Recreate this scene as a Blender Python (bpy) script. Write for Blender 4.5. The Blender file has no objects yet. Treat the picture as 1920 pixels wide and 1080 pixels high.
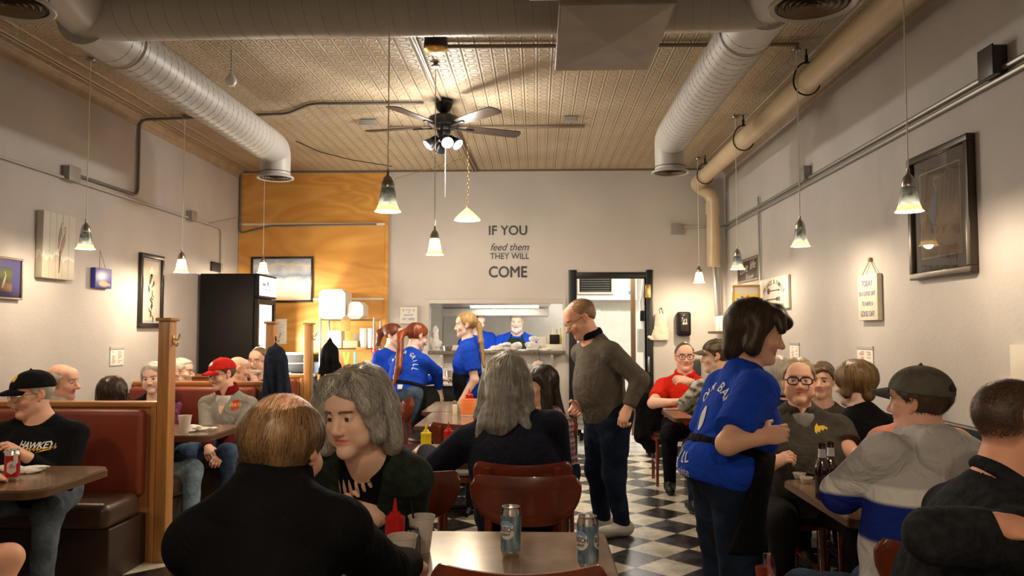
import bpy, bmesh, math, random
import numpy as np
from mathutils import Vector, Matrix
from mathutils.bvhtree import BVHTree

random.seed(7); np.random.seed(7)
SC = bpy.context.scene
COL = SC.collection
PI = math.pi

# ------------------------------------------------------------------ camera
FPX, EYE = 1470.0, 1.45
YAW, PITCH = math.atan(47 / 1470.0), math.atan(80 / 1470.0)
cR = Vector((math.cos(YAW), math.sin(YAW), 0))
cF = Vector((-math.sin(YAW) * math.cos(PITCH), math.cos(YAW) * math.cos(PITCH), math.sin(PITCH)))
cU = cR.cross(cF)
CAMP = Vector((0, 0, EYE))
cd = bpy.data.cameras.new('camera'); cam = bpy.data.objects.new('camera', cd); COL.objects.link(cam)
cd.sensor_width = 36.0; cd.lens = FPX / 1920 * 36.0; cd.clip_start = 0.05; cd.clip_end = 60
m3 = Matrix((cR, cU, -cF)).transposed()
cam.matrix_world = Matrix.Translation(CAMP) @ m3.to_4x4()
cd.dof.use_dof = True; cd.dof.focus_distance = 2.9; cd.dof.aperture_fstop = 16.0
SC.camera = cam

# ------------------------------------------------------------------ world, exposure
w = bpy.data.worlds.new('world'); SC.world = w; w.use_nodes = True
w.node_tree.nodes['Background'].inputs[0].default_value = (0.05, 0.045, 0.04, 1)
w.node_tree.nodes['Background'].inputs[1].default_value = 0.3
SC.view_settings.view_transform = 'Standard'
SC.view_settings.look = 'None'
SC.view_settings.exposure = 0.3
SC.view_settings.gamma = 1.0
SC.view_settings.use_curve_mapping = False
WARM = (1.0, 0.79, 0.54)
COOLW = (1.0, 0.93, 0.84)
PEND_W = 21.0
FAN_W = 16.0
KITCHEN_W = 46.0

# ------------------------------------------------------------------ photo geometry -> room coordinates
def ray(px, py):
    return (cF + cR * ((px - 960) / FPX) + cU * (-(py - 540) / FPX))
def atY(px, py, Y):
    d = ray(px, py); return CAMP + d * (Y / d.y)
def atX(px, py, X):
    d = ray(px, py); return CAMP + d * (X / d.x)
def atZ(px, py, Z):
    d = ray(px, py); return CAMP + d * ((Z - EYE) / d.z)

XL, XR, YB, ZC = -3.60, 2.22, 9.31, 3.38      # left wall, right wall, back wall, ceiling
YF = -2.2

# ------------------------------------------------------------------ materials
def nt(name):
    m = bpy.data.materials.new(name); m.use_nodes = True
    return m, m.node_tree.nodes, m.node_tree.links, m.node_tree.nodes['Principled BSDF']
def rgb(c, a=1.0): return (c[0], c[1], c[2], a)
MC = {}
def mat(name, color, rough=0.5, metal=0.0, var=0.0, scale=8.0, bump=0.0, bscale=60.0, stretch=None, color2=None, spec=0.5,
        coat=0.0, attr=False, trans=0.0, emit=None, estr=0.0, detail=4.0, alpha=1.0, sheen=0.0, fold=0.0):
    if name in MC: return MC[name]
    m, N, L, B = nt(name)
    B.inputs['Roughness'].default_value = rough
    B.inputs['Metallic'].default_value = metal
    B.inputs['Specular IOR Level'].default_value = spec
    B.inputs['Coat Weight'].default_value = coat
    B.inputs['Transmission Weight'].default_value = trans
    B.inputs['Alpha'].default_value = alpha
    if sheen: B.inputs['Sheen Weight'].default_value = sheen
    B.inputs['Base Color'].default_value = rgb(color)
    if emit:
        B.inputs['Emission Color'].default_value = rgb(emit); B.inputs['Emission Strength'].default_value = estr
    tc = N.new('ShaderNodeTexCoord'); mp = N.new('ShaderNodeMapping')
    L.new(tc.outputs['Object'], mp.inputs['Vector'])
    if stretch: mp.inputs['Scale'].default_value = stretch
    src = None
    if var > 0 or color2:
        n = N.new('ShaderNodeTexNoise'); n.inputs['Scale'].default_value = scale; n.inputs['Detail'].default_value = detail
        L.new(mp.outputs[0], n.inputs['Vector'])
        r = N.new('ShaderNodeValToRGB')
        c2 = color2 or tuple(max(0, c * (1 - var)) for c in color)
        c1 = color if color2 else tuple(min(1, c * (1 + var)) for c in color)
        r.color_ramp.elements[0].position = 0.35; r.color_ramp.elements[1].position = 0.65
        r.color_ramp.elements[0].color = rgb(c2); r.color_ramp.elements[1].color = rgb(c1)
        L.new(n.outputs['Fac'], r.inputs['Fac']); src = r.outputs['Color']
    if attr:
        at = N.new('ShaderNodeAttribute'); at.attribute_name = 'tint'
        mx = N.new('ShaderNodeMix'); mx.data_type = 'RGBA'; mx.blend_type = 'MULTIPLY'; mx.inputs['Factor'].default_value = 1
        if src: L.new(src, mx.inputs['A'])
        else: mx.inputs['A'].default_value = rgb(color)
        L.new(at.outputs['Color'], mx.inputs['B']); src = mx.outputs['Result']
    if src: L.new(src, B.inputs['Base Color'])
    if bump > 0:
        n2 = N.new('ShaderNodeTexNoise'); n2.inputs['Scale'].default_value = bscale; n2.inputs['Detail'].default_value = 5
        L.new(mp.outputs[0], n2.inputs['Vector'])
        b = N.new('ShaderNodeBump'); b.inputs['Strength'].default_value = bump; b.inputs['Distance'].default_value = 0.01
        L.new(n2.outputs['Fac'], b.inputs['Height']); L.new(b.outputs[0], B.inputs['Normal'])
        if fold > 0:
            n3 = N.new('ShaderNodeTexNoise'); n3.inputs['Scale'].default_value = 9; n3.inputs['Detail'].default_value = 3; n3.inputs['Distortion'].default_value = 1.6; L.new(tc.outputs['Object'], n3.inputs['Vector'])
            b2 = N.new('ShaderNodeBump'); b2.inputs['Strength'].default_value = fold; b2.inputs['Distance'].default_value = 0.05; L.new(n3.outputs['Fac'], b2.inputs['Height']); L.new(b2.outputs[0], b.inputs['Normal'])
    MC[name] = m
    return m
def emis(name, color, strength):
    if name in MC: return MC[name]
    m, N, L, B = nt(name)
    B.inputs['Base Color'].default_value = rgb(color)
    B.inputs['Emission Color'].default_value = rgb(color); B.inputs['Emission Strength'].default_value = strength
    MC[name] = m; return m

# ------------------------------------------------------------------ tagging and object creation
def tag(o, label=None, cat=None, group=None, kind=None):
    if label: o['label'] = label
    if cat: o['category'] = cat
    if group: o['group'] = group
    if kind: o['kind'] = kind
    return o
def empty(name, loc, label, cat, group=None, rz=0.0):
    o = bpy.data.objects.new(name, None); COL.objects.link(o)
    o.empty_display_size = 0.05
    o.location = loc; o.rotation_euler = (0, 0, rz)
    return tag(o, label, cat, group)
class MB:
    """collects shapes for one mesh"""
    def __init__(s): s.v = []; s.f = []; s.mi = []; s.cur = 0
    def add(s, v, f):
        o = len(s.v); s.v += [tuple(p) for p in v]
        s.f += [tuple(i + o for i in q) for q in f]; s.mi += [s.cur] * len(f); return s
    def box(s, lo, hi, M=None):
        x0, y0, z0 = lo; x1, y1, z1 = hi
        v = [(x0,y0,z0),(x1,y0,z0),(x1,y1,z0),(x0,y1,z0),(x0,y0,z1),(x1,y0,z1),(x1,y1,z1),(x0,y1,z1)]
        if M is not None: v = [M @ Vector(p) for p in v]
        return s.add(v, [(0,3,2,1),(4,5,6,7),(0,1,5,4),(1,2,6,5),(2,3,7,6),(3,0,4,7)])
    def rbox(s, lo, hi, r, M=None, seg=3):
        """box with rounded edges"""
        bm = bmesh.new(); bmesh.ops.create_cube(bm, size=1)
        for v in bm.verts:
            v.co = Vector([(lo[i] + hi[i]) / 2 + v.co[i] * (hi[i] - lo[i]) for i in range(3)])
        bmesh.ops.bevel(bm, geom=bm.edges[:], offset=r, segments=seg, profile=0.5, affect='EDGES')
        return s.bm(bm, M)
    def bm(s, bm, M=None):
        bm.verts.index_update()
        s.add([(M @ v.co if M is not None else v.co.copy()) for v in bm.verts], [[v.index for v in f.verts] for f in bm.faces]); bm.free(); return s
    def lathe(s, prof, n=24, c=(0,0,0), M=None, caps=True):
        v = []; f = []
        for (r, z) in prof:
            for k in range(n):
                a = 2 * PI * k / n; v.append(Vector((c[0] + r * math.cos(a), c[1] + r * math.sin(a), c[2] + z)))
        for i in range(len(prof) - 1):
            for k in range(n):
                k2 = (k + 1) % n; f.append((i*n+k, i*n+k2, (i+1)*n+k2, (i+1)*n+k))
        if caps:
            if prof[0][0] > 1e-4: f.append(tuple(range(n))[::-1])
            if prof[-1][0] > 1e-4: f.append(tuple((len(prof)-1)*n + k for k in range(n)))
        if M is not None: v = [M @ p for p in v]
        return s.add(v, f)
    def tube(s, pts, r, n=8, closed=False, radii=None):
        pts = [Vector(p) for p in pts]; N_ = len(pts); v = []; f = []
        up = None
        for i, p in enumerate(pts):
            if closed: t = pts[(i+1) % N_] - pts[i-1]
            else: t = pts[min(i+1, N_-1)] - pts[max(i-1, 0)]
            t = t.normalized() if t.length > 1e-9 else Vector((0,0,1))
            if up is None:
                up = Vector((0,0,1)) if abs(t.z) < 0.9 else Vector((1,0,0))
            a = t.cross(up)
            if a.length < 1e-4: up = Vector((1,0,0)) if abs(t.x) < .9 else Vector((0,1,0)); a = t.cross(up)
            a.normalize(); b = t.cross(a).normalized(); up = -b if (-b).dot(up) > 0 else b
            rr = radii[i] if radii else r
            for k in range(n):
                an = 2 * PI * k / n; v.append(p + a * (rr * math.cos(an)) + b * (rr * math.sin(an)))
        for i in range(N_ if closed else N_ - 1):
            j = (i + 1) % N_
            for k in range(n):
                k2 = (k+1) % n; f.append((i*n+k, i*n+k2, j*n+k2, j*n+k))
        if not closed: f.append(tuple(range(n))); f.append(tuple((N_-1)*n + k for k in range(n))[::-1])
        return s.add(v, f)
    def prism(s, outline, h, M=None, z0=0.0):
        """outline (x,y) list extruded z0..z0+h"""
        n = len(outline)
        v = [Vector((x, y, z0)) for x, y in outline] + [Vector((x, y, z0 + h)) for x, y in outline]
        if M is not None: v = [M @ p for p in v]
        f = [tuple(range(n))[::-1], tuple(range(n, 2*n))] + [(i, (i+1) % n, n + (i+1) % n, n + i) for i in range(n)]
        return s.add(v, f)
    def sphere(s, c, r, n=16, m=10, sc=(1,1,1)):
        v = []; f = []
        for i in range(m + 1):
            t = PI * i / m
            for k in range(n):
                a = 2*PI*k/n; v.append(Vector((c[0]+r*sc[0]*math.sin(t)*math.cos(a), c[1]+r*sc[1]*math.sin(t)*math.sin(a), c[2]+r*sc[2]*math.cos(t))))
        for i in range(m):
            for k in range(n):
                k2=(k+1)%n; f.append((i*n+k,(i+1)*n+k,(i+1)*n+k2,i*n+k2))
        return s.add(v, f)
    def build(s, name, m, parent=None, smooth=True, angle=35, loc=None, local=False):
        me = bpy.data.meshes.new(name); me.from_pydata(s.v, [], s.f)
        ms = m if isinstance(m, (list, tuple)) else [m]
        for q in ms: me.materials.append(q)
        if len(ms) > 1: me.polygons.foreach_set('material_index', s.mi)
        bm = bmesh.new(); bm.from_mesh(me); bmesh.ops.remove_doubles(bm, verts=bm.verts[:], dist=1e-5)
        bmesh.ops.recalc_face_normals(bm, faces=bm.faces[:]); bm.to_mesh(me); bm.free()
        o = bpy.data.objects.new(name, me); COL.objects.link(o)
        if smooth:
            me.shade_smooth()
            try: me.set_sharp_from_angle(angle=math.radians(angle))
            except Exception: pass
        if parent is not None:
            o.parent = parent
            if not local: o.matrix_parent_inverse = world(parent).inverted()
        if loc is not None: o.location = loc
        return o
def world(o):
    M = o.matrix_basis.copy()
    while o.parent is not None:
        M = o.parent.matrix_basis @ o.matrix_parent_inverse @ M; o = o.parent
    return M
def struct(o): o['kind'] = 'structure'; return o
def copy_tree(o, parent=None):
    c = o.copy(); COL.objects.link(c)
    if parent is not None: c.parent = parent
    for ch in list(o.children): copy_tree(ch, c)
    return c
def text_mesh(body, size, bold=0.0, shear=0.0, extrude=0.0008, align='CENTER', spacing=1.0, res=4):
    """verts/faces of lettering in the local xy plane, +z towards the reader"""
    cu = bpy.data.curves.new('lettering', 'FONT'); cu.body = body; cu.size = size; cu.offset = bold; cu.shear = shear
    cu.extrude = extrude; cu.align_x = align; cu.align_y = 'CENTER'; cu.resolution_u = res; cu.space_character = spacing
    o = bpy.data.objects.new('lettering', cu); COL.objects.link(o)
    dg = bpy.context.evaluated_depsgraph_get(); me = bpy.data.meshes.new_from_object(o.evaluated_get(dg))
    v = [x.co.copy() for x in me.vertices]; f = [tuple(p.vertices) for p in me.polygons]
    bpy.data.objects.remove(o); bpy.data.meshes.remove(me); bpy.data.curves.remove(cu)
    return v, f
def frameM(o, x, y, z):
    M = Matrix.Identity(4)
    for i, a in enumerate((x, y, z)):
        a = Vector(a)
        for j in range(3): M[j][i] = a[j]
    for j in range(3): M[j][3] = o[j]
    return M
# ------------------------------------------------------------------ smooth solids for bodies, clothes, hair
V3 = lambda *a: np.array(a if len(a) > 1 else a[0], dtype=np.float64)
def nrm(v):
    v = np.asarray(v, dtype=np.float64); n = np.linalg.norm(v); return v / n if n > 1e-9 else v
def axis_grid(lo, hi, h, fine):
    out = [lo]; x = lo
    while x < hi:
        st = h
        for a, b, hf in fine:
            if a - hf <= x <= b: st = min(st, hf)
        x += st; out.append(x)
    return np.array(out, dtype=np.float64)
class RC:            # tapered capsule
    def __init__(s, a, b, ra, rb, cut=None, flat=None): s.a, s.b, s.ra, s.rb, s.cut, s.flat = V3(a), V3(b), ra, rb, cut, flat
    def grow(s, g): return RC(s.a, s.b, s.ra + g, s.rb + g, s.cut, s.flat)
    def bounds(s):
        r = max(s.ra, s.rb); return np.minimum(s.a, s.b) - r, np.maximum(s.a, s.b) + r
    def d(s, X, Y, Z):
        ba = s.b - s.a; L = max(ba @ ba, 1e-9)
        x, y, z = X - s.a[0], Y - s.a[1], Z - s.a[2]
        h = np.clip((x * ba[0] + y * ba[1] + z * ba[2]) / L, 0, 1)
        x = x - h * ba[0]; y = y - h * ba[1]; z = z - h * ba[2]
        if s.flat is not None:
            n, k = s.flat; q = (x * n[0] + y * n[1] + z * n[2]) * (1 / k - 1)
            x = x + n[0] * q; y = y + n[1] * q; z = z + n[2] * q
            return (np.sqrt(x*x + y*y + z*z) - (s.ra + (s.rb - s.ra) * h)) * k
        return np.sqrt(x*x + y*y + z*z) - (s.ra + (s.rb - s.ra) * h)
class EL:            # ellipsoid, R columns = its axes
    def __init__(s, c, r, R=None, cut=None): s.c, s.r, s.R, s.cut = V3(c), V3(r), (np.eye(3) if R is None else np.asarray(R, float)), cut
    def grow(s, g): return EL(s.c, s.r + g, s.R, s.cut)
    def bounds(s):
        e = np.sqrt(((s.R * s.r[None, :]) ** 2).sum(1)); return s.c - e, s.c + e
    def d(s, X, Y, Z):
        x, y, z = X - s.c[0], Y - s.c[1], Z - s.c[2]; R = s.R
        u = (x*R[0,0] + y*R[1,0] + z*R[2,0]); v = (x*R[0,1] + y*R[1,1] + z*R[2,1]); t = (x*R[0,2] + y*R[1,2] + z*R[2,2])
        k0 = np.sqrt((u/s.r[0])**2 + (v/s.r[1])**2 + (t/s.r[2])**2)
        k1 = np.sqrt((u/s.r[0]**2)**2 + (v/s.r[1]**2)**2 + (t/s.r[2]**2)**2)
        return k0 * (k0 - 1) / np.maximum(k1, 1e-6)
class TO:            # torus, elliptical along the frame axes
    def __init__(s, c, R, ra, rb, rt, cut=None): s.c, s.R, s.ra, s.rb, s.rt, s.cut = V3(c), np.asarray(R, float), ra, rb, rt, cut
    def grow(s, g): return TO(s.c, s.R, s.ra, s.rb, s.rt + g, s.cut)
    def bounds(s):
        r = max(s.ra, s.rb) + s.rt; return s.c - r, s.c + r
    def d(s, X, Y, Z):
        x, y, z = X - s.c[0], Y - s.c[1], Z - s.c[2]; R = s.R
        u = (x*R[0,0] + y*R[1,0] + z*R[2,0]); v = (x*R[0,1] + y*R[1,1] + z*R[2,1]); t = (x*R[0,2] + y*R[1,2] + z*R[2,2])
        q = np.sqrt((u/s.ra)**2 + (v/s.rb)**2); rr = (q - 1) * min(s.ra, s.rb)
        return np.sqrt(rr*rr + t*t) - s.rt
class Vol:
    def __init__(s, lo, hi, h, fine=((), (), ())):
        s.ax = [axis_grid(lo[i], hi[i], h, fine[i]) for i in range(3)]
        s.f = np.full([len(a) for a in s.ax], 0.5, dtype=np.float32)
    def sub_idx(s, lo, hi):
        i = [(max(0, np.searchsorted(s.ax[k], lo[k]) - 1), min(len(s.ax[k]), np.searchsorted(s.ax[k], hi[k]) + 1)) for k in range(3)]
        return i if all(b > a for a, b in i) else None
    def grids(s, i):
        return (s.ax[0][i[0][0]:i[0][1], None, None].astype(np.float32), s.ax[1][None, i[1][0]:i[1][1], None].astype(np.float32), s.ax[2][None, None, i[2][0]:i[2][1]].astype(np.float32))
    def op(s, p, k, mode):
        lo, hi = p.bounds(); mg = k + 0.03
        i = s.sub_idx(lo - mg, hi + mg)
        if i is None: return s
        X, Y, Z = s.grids(i); d = p.d(X, Y, Z).astype(np.float32)
        if p.cut is not None:
            for (c0, n) in p.cut:
                n = nrm(n); d = np.maximum(d, ((X - c0[0])*n[0] + (Y - c0[1])*n[1] + (Z - c0[2])*n[2]).astype(np.float32))
        sl = tuple(slice(a, b) for a, b in i); f = s.f[sl]
        if mode == '+':
            if k > 0: h = np.maximum(k - np.abs(f - d), 0) / k; s.f[sl] = np.minimum(f, d) - h*h*k*0.25
            else: s.f[sl] = np.minimum(f, d)
        else:
            d = -d
            if k > 0: h = np.maximum(k - np.abs(f - d), 0) / k; s.f[sl] = np.maximum(f, d) + h*h*k*0.25
            else: s.f[sl] = np.maximum(f, d)
        return s
    def add(s, p, k=0.02): return s.op(p, k, '+')
    def sub(s, p, k=0.01): return s.op(p, k, '-')
    def plane(s, c, n, k=0.004):      # keep the side the normal points away from
        n = nrm(n); X = s.ax[0][:, None, None]; Y = s.ax[1][None, :, None]; Z = s.ax[2][None, None, :]
        d = ((X - c[0])*n[0] + (Y - c[1])*n[1] + (Z - c[2])*n[2]).astype(np.float32)
        s.f = np.maximum(s.f, d); return s
    def field(s, fn):
        X = s.ax[0][:, None, None]; Y = s.ax[1][None, :, None]; Z = s.ax[2][None, None, :]
        s.f = fn(X, Y, Z, s.f).astype(np.float32); return s
    def mesh(s):
        f = s.f; xs, ys, zs = s.ax
        f = f.copy(); f[0] = f[-1] = 0.5; f[:, 0] = f[:, -1] = 0.5; f[:, :, 0] = f[:, :, -1] = 0.5
        ins = f < 0
        c = np.zeros([n - 1 for n in f.shape], dtype=np.int8)
        for a in (0, 1):
            for b in (0, 1):
                for e in (0, 1):
                    c += ins[a:a + c.shape[0], b:b + c.shape[1], e:e + c.shape[2]]
        act = (c > 0) & (c < 8)
        I, J, K = np.nonzero(act)
        idx = np.full(c.shape, -1, dtype=np.int64); idx[I, J, K] = np.arange(len(I))
        val = {}; 
        for a in (0, 1):
            for b in (0, 1):
                for e in (0, 1): val[(a, b, e)] = f[I + a, J + b, K + e]
        def pos(cn): return np.stack([xs[I + cn[0]], ys[J + cn[1]], zs[K + cn[2]]], 1)
        P = np.zeros((len(I), 3)); W = np.zeros(len(I))
        cs = [(0,0,0),(1,0,0),(0,1,0),(0,0,1),(1,1,0),(1,0,1),(0,1,1),(1,1,1)]
        for a in cs:
            for ax in range(3):
                if a[ax] == 0:
                    b = list(a); b[ax] = 1; b = tuple(b)
                    va, vb = val[a], val[b]; cr = (va < 0) != (vb < 0)
                    t = np.where(cr, va / np.where(cr, va - vb, 1), 0)
                    q = pos(a) + (pos(b) - pos(a)) * t[:, None]
                    P += np.where(cr[:, None], q, 0); W += cr
        P /= np.maximum(W, 1)[:, None]
        Q = []
        for ax in range(3):
            sl0 = [slice(1, -1)] * 3; sl1 = [slice(1, -1)] * 3
            sl0[ax] = slice(0, -1); sl1[ax] = slice(1, None)
            A = ins[tuple(sl0)]; Bm = ins[tuple(sl1)]
            o = np.nonzero(A != Bm); g = [o[0].copy(), o[1].copy(), o[2].copy()]
            u, v = [(1, 2), (2, 0), (0, 1)][ax]
            g[u] += 1; g[v] += 1
            flip = ~A[o]
            def cell(du, dv):
                q = [g[0].copy(), g[1].copy(), g[2].copy()]; q[u] = q[u] + du; q[v] = q[v] + dv
                return idx[q[0], q[1], q[2]]
            quad = np.stack([cell(-1, -1), cell(0, -1), cell(0, 0), cell(-1, 0)], 1)
            quad[flip] = quad[flip][:, ::-1]
            Q.append(quad)
        Q = np.concatenate(Q) if Q else np.zeros((0, 4), int)
        Q = Q[(Q >= 0).all(1)]
        return P, Q
def smooth_mesh(P, Q, it=1, lam=0.5):
    if it <= 0 or len(P) == 0: return P
    e = np.concatenate([Q[:, [0,1]], Q[:, [1,2]], Q[:, [2,3]], Q[:, [3,0]]])
    n = np.bincount(e[:, 0], minlength=len(P)) + np.bincount(e[:, 1], minlength=len(P))
    for _ in range(it):
        S = np.zeros_like(P)
        for k in range(3):
            S[:, k] = np.bincount(e[:, 0], weights=P[e[:, 1], k], minlength=len(P)) + np.bincount(e[:, 1], weights=P[e[:, 0], k], minlength=len(P))
        P = P + lam * (S / np.maximum(n, 1)[:, None] - P)
    return P
def np_mesh(name, P, Q, m, parent=None, tint=None, smooth=True):
    me = bpy.data.meshes.new(name); k = Q.shape[1] if len(Q) else 4
    me.vertices.add(len(P)); me.vertices.foreach_set('co', np.asarray(P, dtype=np.float32).ravel())
    me.loops.add(len(Q) * k); me.loops.foreach_set('vertex_index', np.asarray(Q, dtype=np.int32).ravel())
    me.polygons.add(len(Q)); me.polygons.foreach_set('loop_start', np.arange(0, len(Q) * k, k, dtype=np.int32))
    me.update(calc_edges=True)
    if smooth: me.shade_smooth()
    me.materials.append(m)
    if tint is not None:
        a = me.color_attributes.new('tint', 'FLOAT_COLOR', 'POINT')
        t = np.ones((len(P), 4), dtype=np.float32); t[:, :3] = tint; a.data.foreach_set('color', t.ravel())
    o = bpy.data.objects.new(name, me); COL.objects.link(o)
    if parent is not None:
        o.parent = parent; o.matrix_parent_inverse = world(parent).inverted()
    return o
# ------------------------------------------------------------------ people
SKIN = mat('skin', (0.84, 0.585, 0.47), rough=0.5, bump=0.04, bscale=220, attr=True, spec=0.4)
HAIRM = mat('hair', (1, 1, 1), rough=0.42, attr=True, spec=0.5)
EYEW = mat('eye_white', (0.75, 0.72, 0.68), rough=0.2)
IRIS = mat('iris', (0.05, 0.035, 0.025), rough=0.15)
LENS = mat('spectacle_lens', (0.9, 0.9, 0.9), rough=0.03, alpha=0.16, spec=0.9)
def cloth(name, c, rough=0.9, var=0.12, bump=0.25, bscale=350, **k): return mat(name, c, rough=rough, var=var, scale=k.pop('scale', 14), bump=bump, bscale=bscale, spec=k.pop('spec', 0.12), fold=k.pop('fold', 0.38), **k)
TINTED = mat('printed_cloth', (1, 1, 1), rough=0.9, spec=0.12, fold=0.45, bump=0.25, bscale=350, attr=True)
BLUE = cloth('royal_blue_cotton', (0.010, 0.060, 0.52), var=0.08)
BLACKC = cloth('black_cotton', (0.006, 0.006, 0.008), var=0.2)
JEANS = cloth('blue_denim', (0.045, 0.075, 0.14), var=0.35, scale=9)
DJEANS = cloth('dark_denim', (0.010, 0.018, 0.042), var=0.3, scale=9)
SHOEW = mat('shoe_white', (0.55, 0.53, 0.48), rough=0.6)
SHOEB = mat('shoe_black', (0.01, 0.01, 0.01), rough=0.5)
METALB = mat('spectacle_metal', (0.35, 0.28, 0.2), rough=0.3, metal=1)
FRAMEB = mat('spectacle_dark', (0.02, 0.012, 0.01), rough=0.25)

class Pz: pass
def person(label, at, yaw, hs=1.0, w=1.0, belly=0.0, lean=8, side=0, look=(0, 0, 0), pose='sit', seat=0.46,
           hands=None, hints=None, curl=(0.5, 0.5), palm=None, hdir=None, feet=None, knees=None, female=False, skin=(1, 1, 1), face=True,
           lip=(0.72, 0.42, 0.42), brow=None, beard=None, scalp=None, det=0.010, hdet=0.005, nose=1.0, jaw=1.0, cheek=1.0, smile=0.0, pelvis=None,
           tl=None, group=None, elbows=None, nl=0.085, shw=1.0, shd=0.088, torso_r=1.0, arm=1.0, mouth_open=0.0, ankles=None, pb=True, legw=1.0):
    p = Pz(); s = hs * 1.0
    H = V3(tuple(atY(*at)) if len(at) == 3 else at[1:]); p.H = H
    a = math.radians(yaw); f = V3(math.sin(a), -math.cos(a), 0); r = V3(f[1], -f[0], 0); u = V3(0, 0, 1)
    ha = math.radians(yaw + look[0]); hf0 = V3(math.sin(ha), -math.cos(ha), 0); hr0 = V3(hf0[1], -hf0[0], 0)
    pt = math.radians(look[1]); hf = hf0 * math.cos(pt) + u * math.sin(pt); hu = np.cross(hr0, hf)
    ro = math.radians(look[2]); hr = hr0 * math.cos(ro) - hu * math.sin(ro); hu = np.cross(hr, hf)
    R = np.stack([hr, hf, hu], 1); p.R, p.s = R, s; p.f, p.r = f, r
    L = lambda x, y, z: H + R @ (V3(x, y, z) * s); p.L = L
    le = math.radians(lean); sd = math.radians(side)
    t = nrm(u * math.cos(le) + f * math.sin(le) + r * math.sin(sd)); ft = nrm(np.cross(t, r)); ft = nrm(f - t * (f @ t)); rt = np.cross(ft, t)
    T = np.stack([rt, ft, t], 1); p.t, p.T = t, T
    nv = nrm(t * 0.6 + hu * 0.5)
    Nb = L(0, -0.028, -0.085) - nv * nl * s; p.Nb = Nb
    tlen = tl if tl else 0.50 * s
    if pelvis is not None: Pv = V3(pelvis); t = nrm(Nb - Pv); ft = nrm(f - t * (f @ t)); rt = np.cross(ft, t); T = np.stack([rt, ft, t], 1); p.t, p.T = t, T; tlen = np.linalg.norm(Nb - Pv)
    else:
        if pose == 'sit': tlen = np.clip((Nb[2] - (seat + 0.10)) / max(0.3, t[2]), 0.40, 0.66)
        Pv = Nb - t * tlen
    p.Pv = Pv; p.tlen = tlen
    sw = (0.150 if female else 0.172) * w * s * shw
    # side 0 = person's right, 1 = left.  +r is the person's right
    Sh = [Nb - t * shd * s + rt * sw, Nb - t * shd * s - rt * sw]; p.Sh = Sh
    l1, l2 = 0.29 * s * arm, 0.255 * s * arm
    hints = hints or (None, None); El = []; Wr = []
    for i in (0, 1):
        sg = 1 if i == 0 else -1
        h = hands[i] if hands else None
        if h is None: tgt = Pv + f * 0.30 + u * 0.12 + r * sg * 0.12 if pose == 'sit' else Sh[i] - u * 0.50 + r * sg * 0.05 + f * 0.06
        elif len(h) == 4: tgt = V3(tuple(atY(*h[1:])))
        else: tgt = V3(h)
        hint = nrm(V3(hints[i])) if hints[i] is not None else nrm(r * sg * 0.28 - u * 0.9 - f * 0.25)
        if elbows and elbows[i] is not None:
            e_ = V3(tuple(atY(*elbows[i][1:]))) if len(elbows[i]) == 4 else V3(elbows[i])
            El.append(e_); Wr.append(tgt); continue
        dv = tgt - Sh[i]; dl = np.linalg.norm(dv); dm = (l1 + l2) * 0.985
        if dl > dm: tgt = Sh[i] + dv / dl * dm; dl = dm
        dl = max(dl, 0.12); uu = nrm(dv); aa = (l1*l1 - l2*l2 + dl*dl) / (2*dl); hh = math.sqrt(max(0, l1*l1 - aa*aa))
        pe = nrm(hint - uu * (hint @ uu)); El.append(Sh[i] + uu * aa + pe * hh); Wr.append(tgt)
    p.El, p.Wr = El, Wr
    hp = [Pv + rt * 0.088 * w * s - u * 0.02, Pv - rt * 0.088 * w * s - u * 0.02]; Kn = []; An = []
    for i in (0, 1):
        sg = 1 if i == 0 else -1
        if pose == 'sit':
            k = hp[i] + f * 0.42 * s + r * sg * 0.05 * w; k[2] = seat + 0.06
            an = k - f * 0.05; an[2] = 0.09
        else:
            an = V3(feet[i][0], feet[i][1], 0.09) if feet else hp[i] - u * (hp[i][2] - 0.09)
            k = (hp[i] + an) / 2 + f * 0.04; k[2] = hp[i][2] * 0.53
        if knees and knees[i] is not None: k = V3(knees[i])
        if ankles and ankles[i] is not None: an = V3(ankles[i])
        elif knees and knees[i] is not None: an = V3(k[0] - f[0]*0.05, k[1] - f[1]*0.05, 0.09)
        Kn.append(k); An.append(an)
    p.hp, p.Kn, p.An = hp, Kn, An
    # ---- torso shapes shared by body and clothes
    bw = w * s * torso_r
    def torso(g=0.0):
        q = [(EL(Nb - t * 0.20 * s + ft * 0.005, V3(0.155 * bw, 0.112 * bw, 0.20 * s) + g, T), 0.03),
             (EL(Pv + t * tlen * 0.36 + ft * (0.015 + 0.05 * belly), V3(0.150 * bw + 0.03 * belly, 0.112 * bw + 0.075 * belly, 0.20 * s) + g, T), 0.06),
             (EL(Pv + t * 0.01, V3((0.172 if female else 0.165) * bw, 0.130 * bw, 0.145 * s) + g, T), 0.05)]
        for i in (0, 1):
            q.append((RC(Nb - t * 0.06 * s, Sh[i], 0.058 * s + g, 0.047 * s + g), 0.04))
            q.append((RC(Nb + t * 0.008 * s, Nb + (Sh[i] - Nb) * 0.7, 0.044 * s + g, 0.034 * s + g), 0.05))
        if female:
            for sg in (-1, 1): q.append((EL(Nb - t * 0.235 * s + ft * 0.088 * bw + rt * sg * 0.072 * bw, V3(0.072, 0.062, 0.075) * s + g, T), 0.04))
        return q
    p.torso = torso
    def upperarm(i, g=0.0, frac=1.0, cut=False):
        e = Sh[i] + (El[i] - Sh[i]) * frac
        dd = nrm(El[i] - Sh[i])
        return RC(Sh[i], e + (dd * 0.03 if cut else 0), 0.051 * s * arm * w**.5 + g, (0.051 - 0.009 * frac) * s * arm * w**.5 + g, cut=[(e, dd)] if cut else None)
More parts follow.
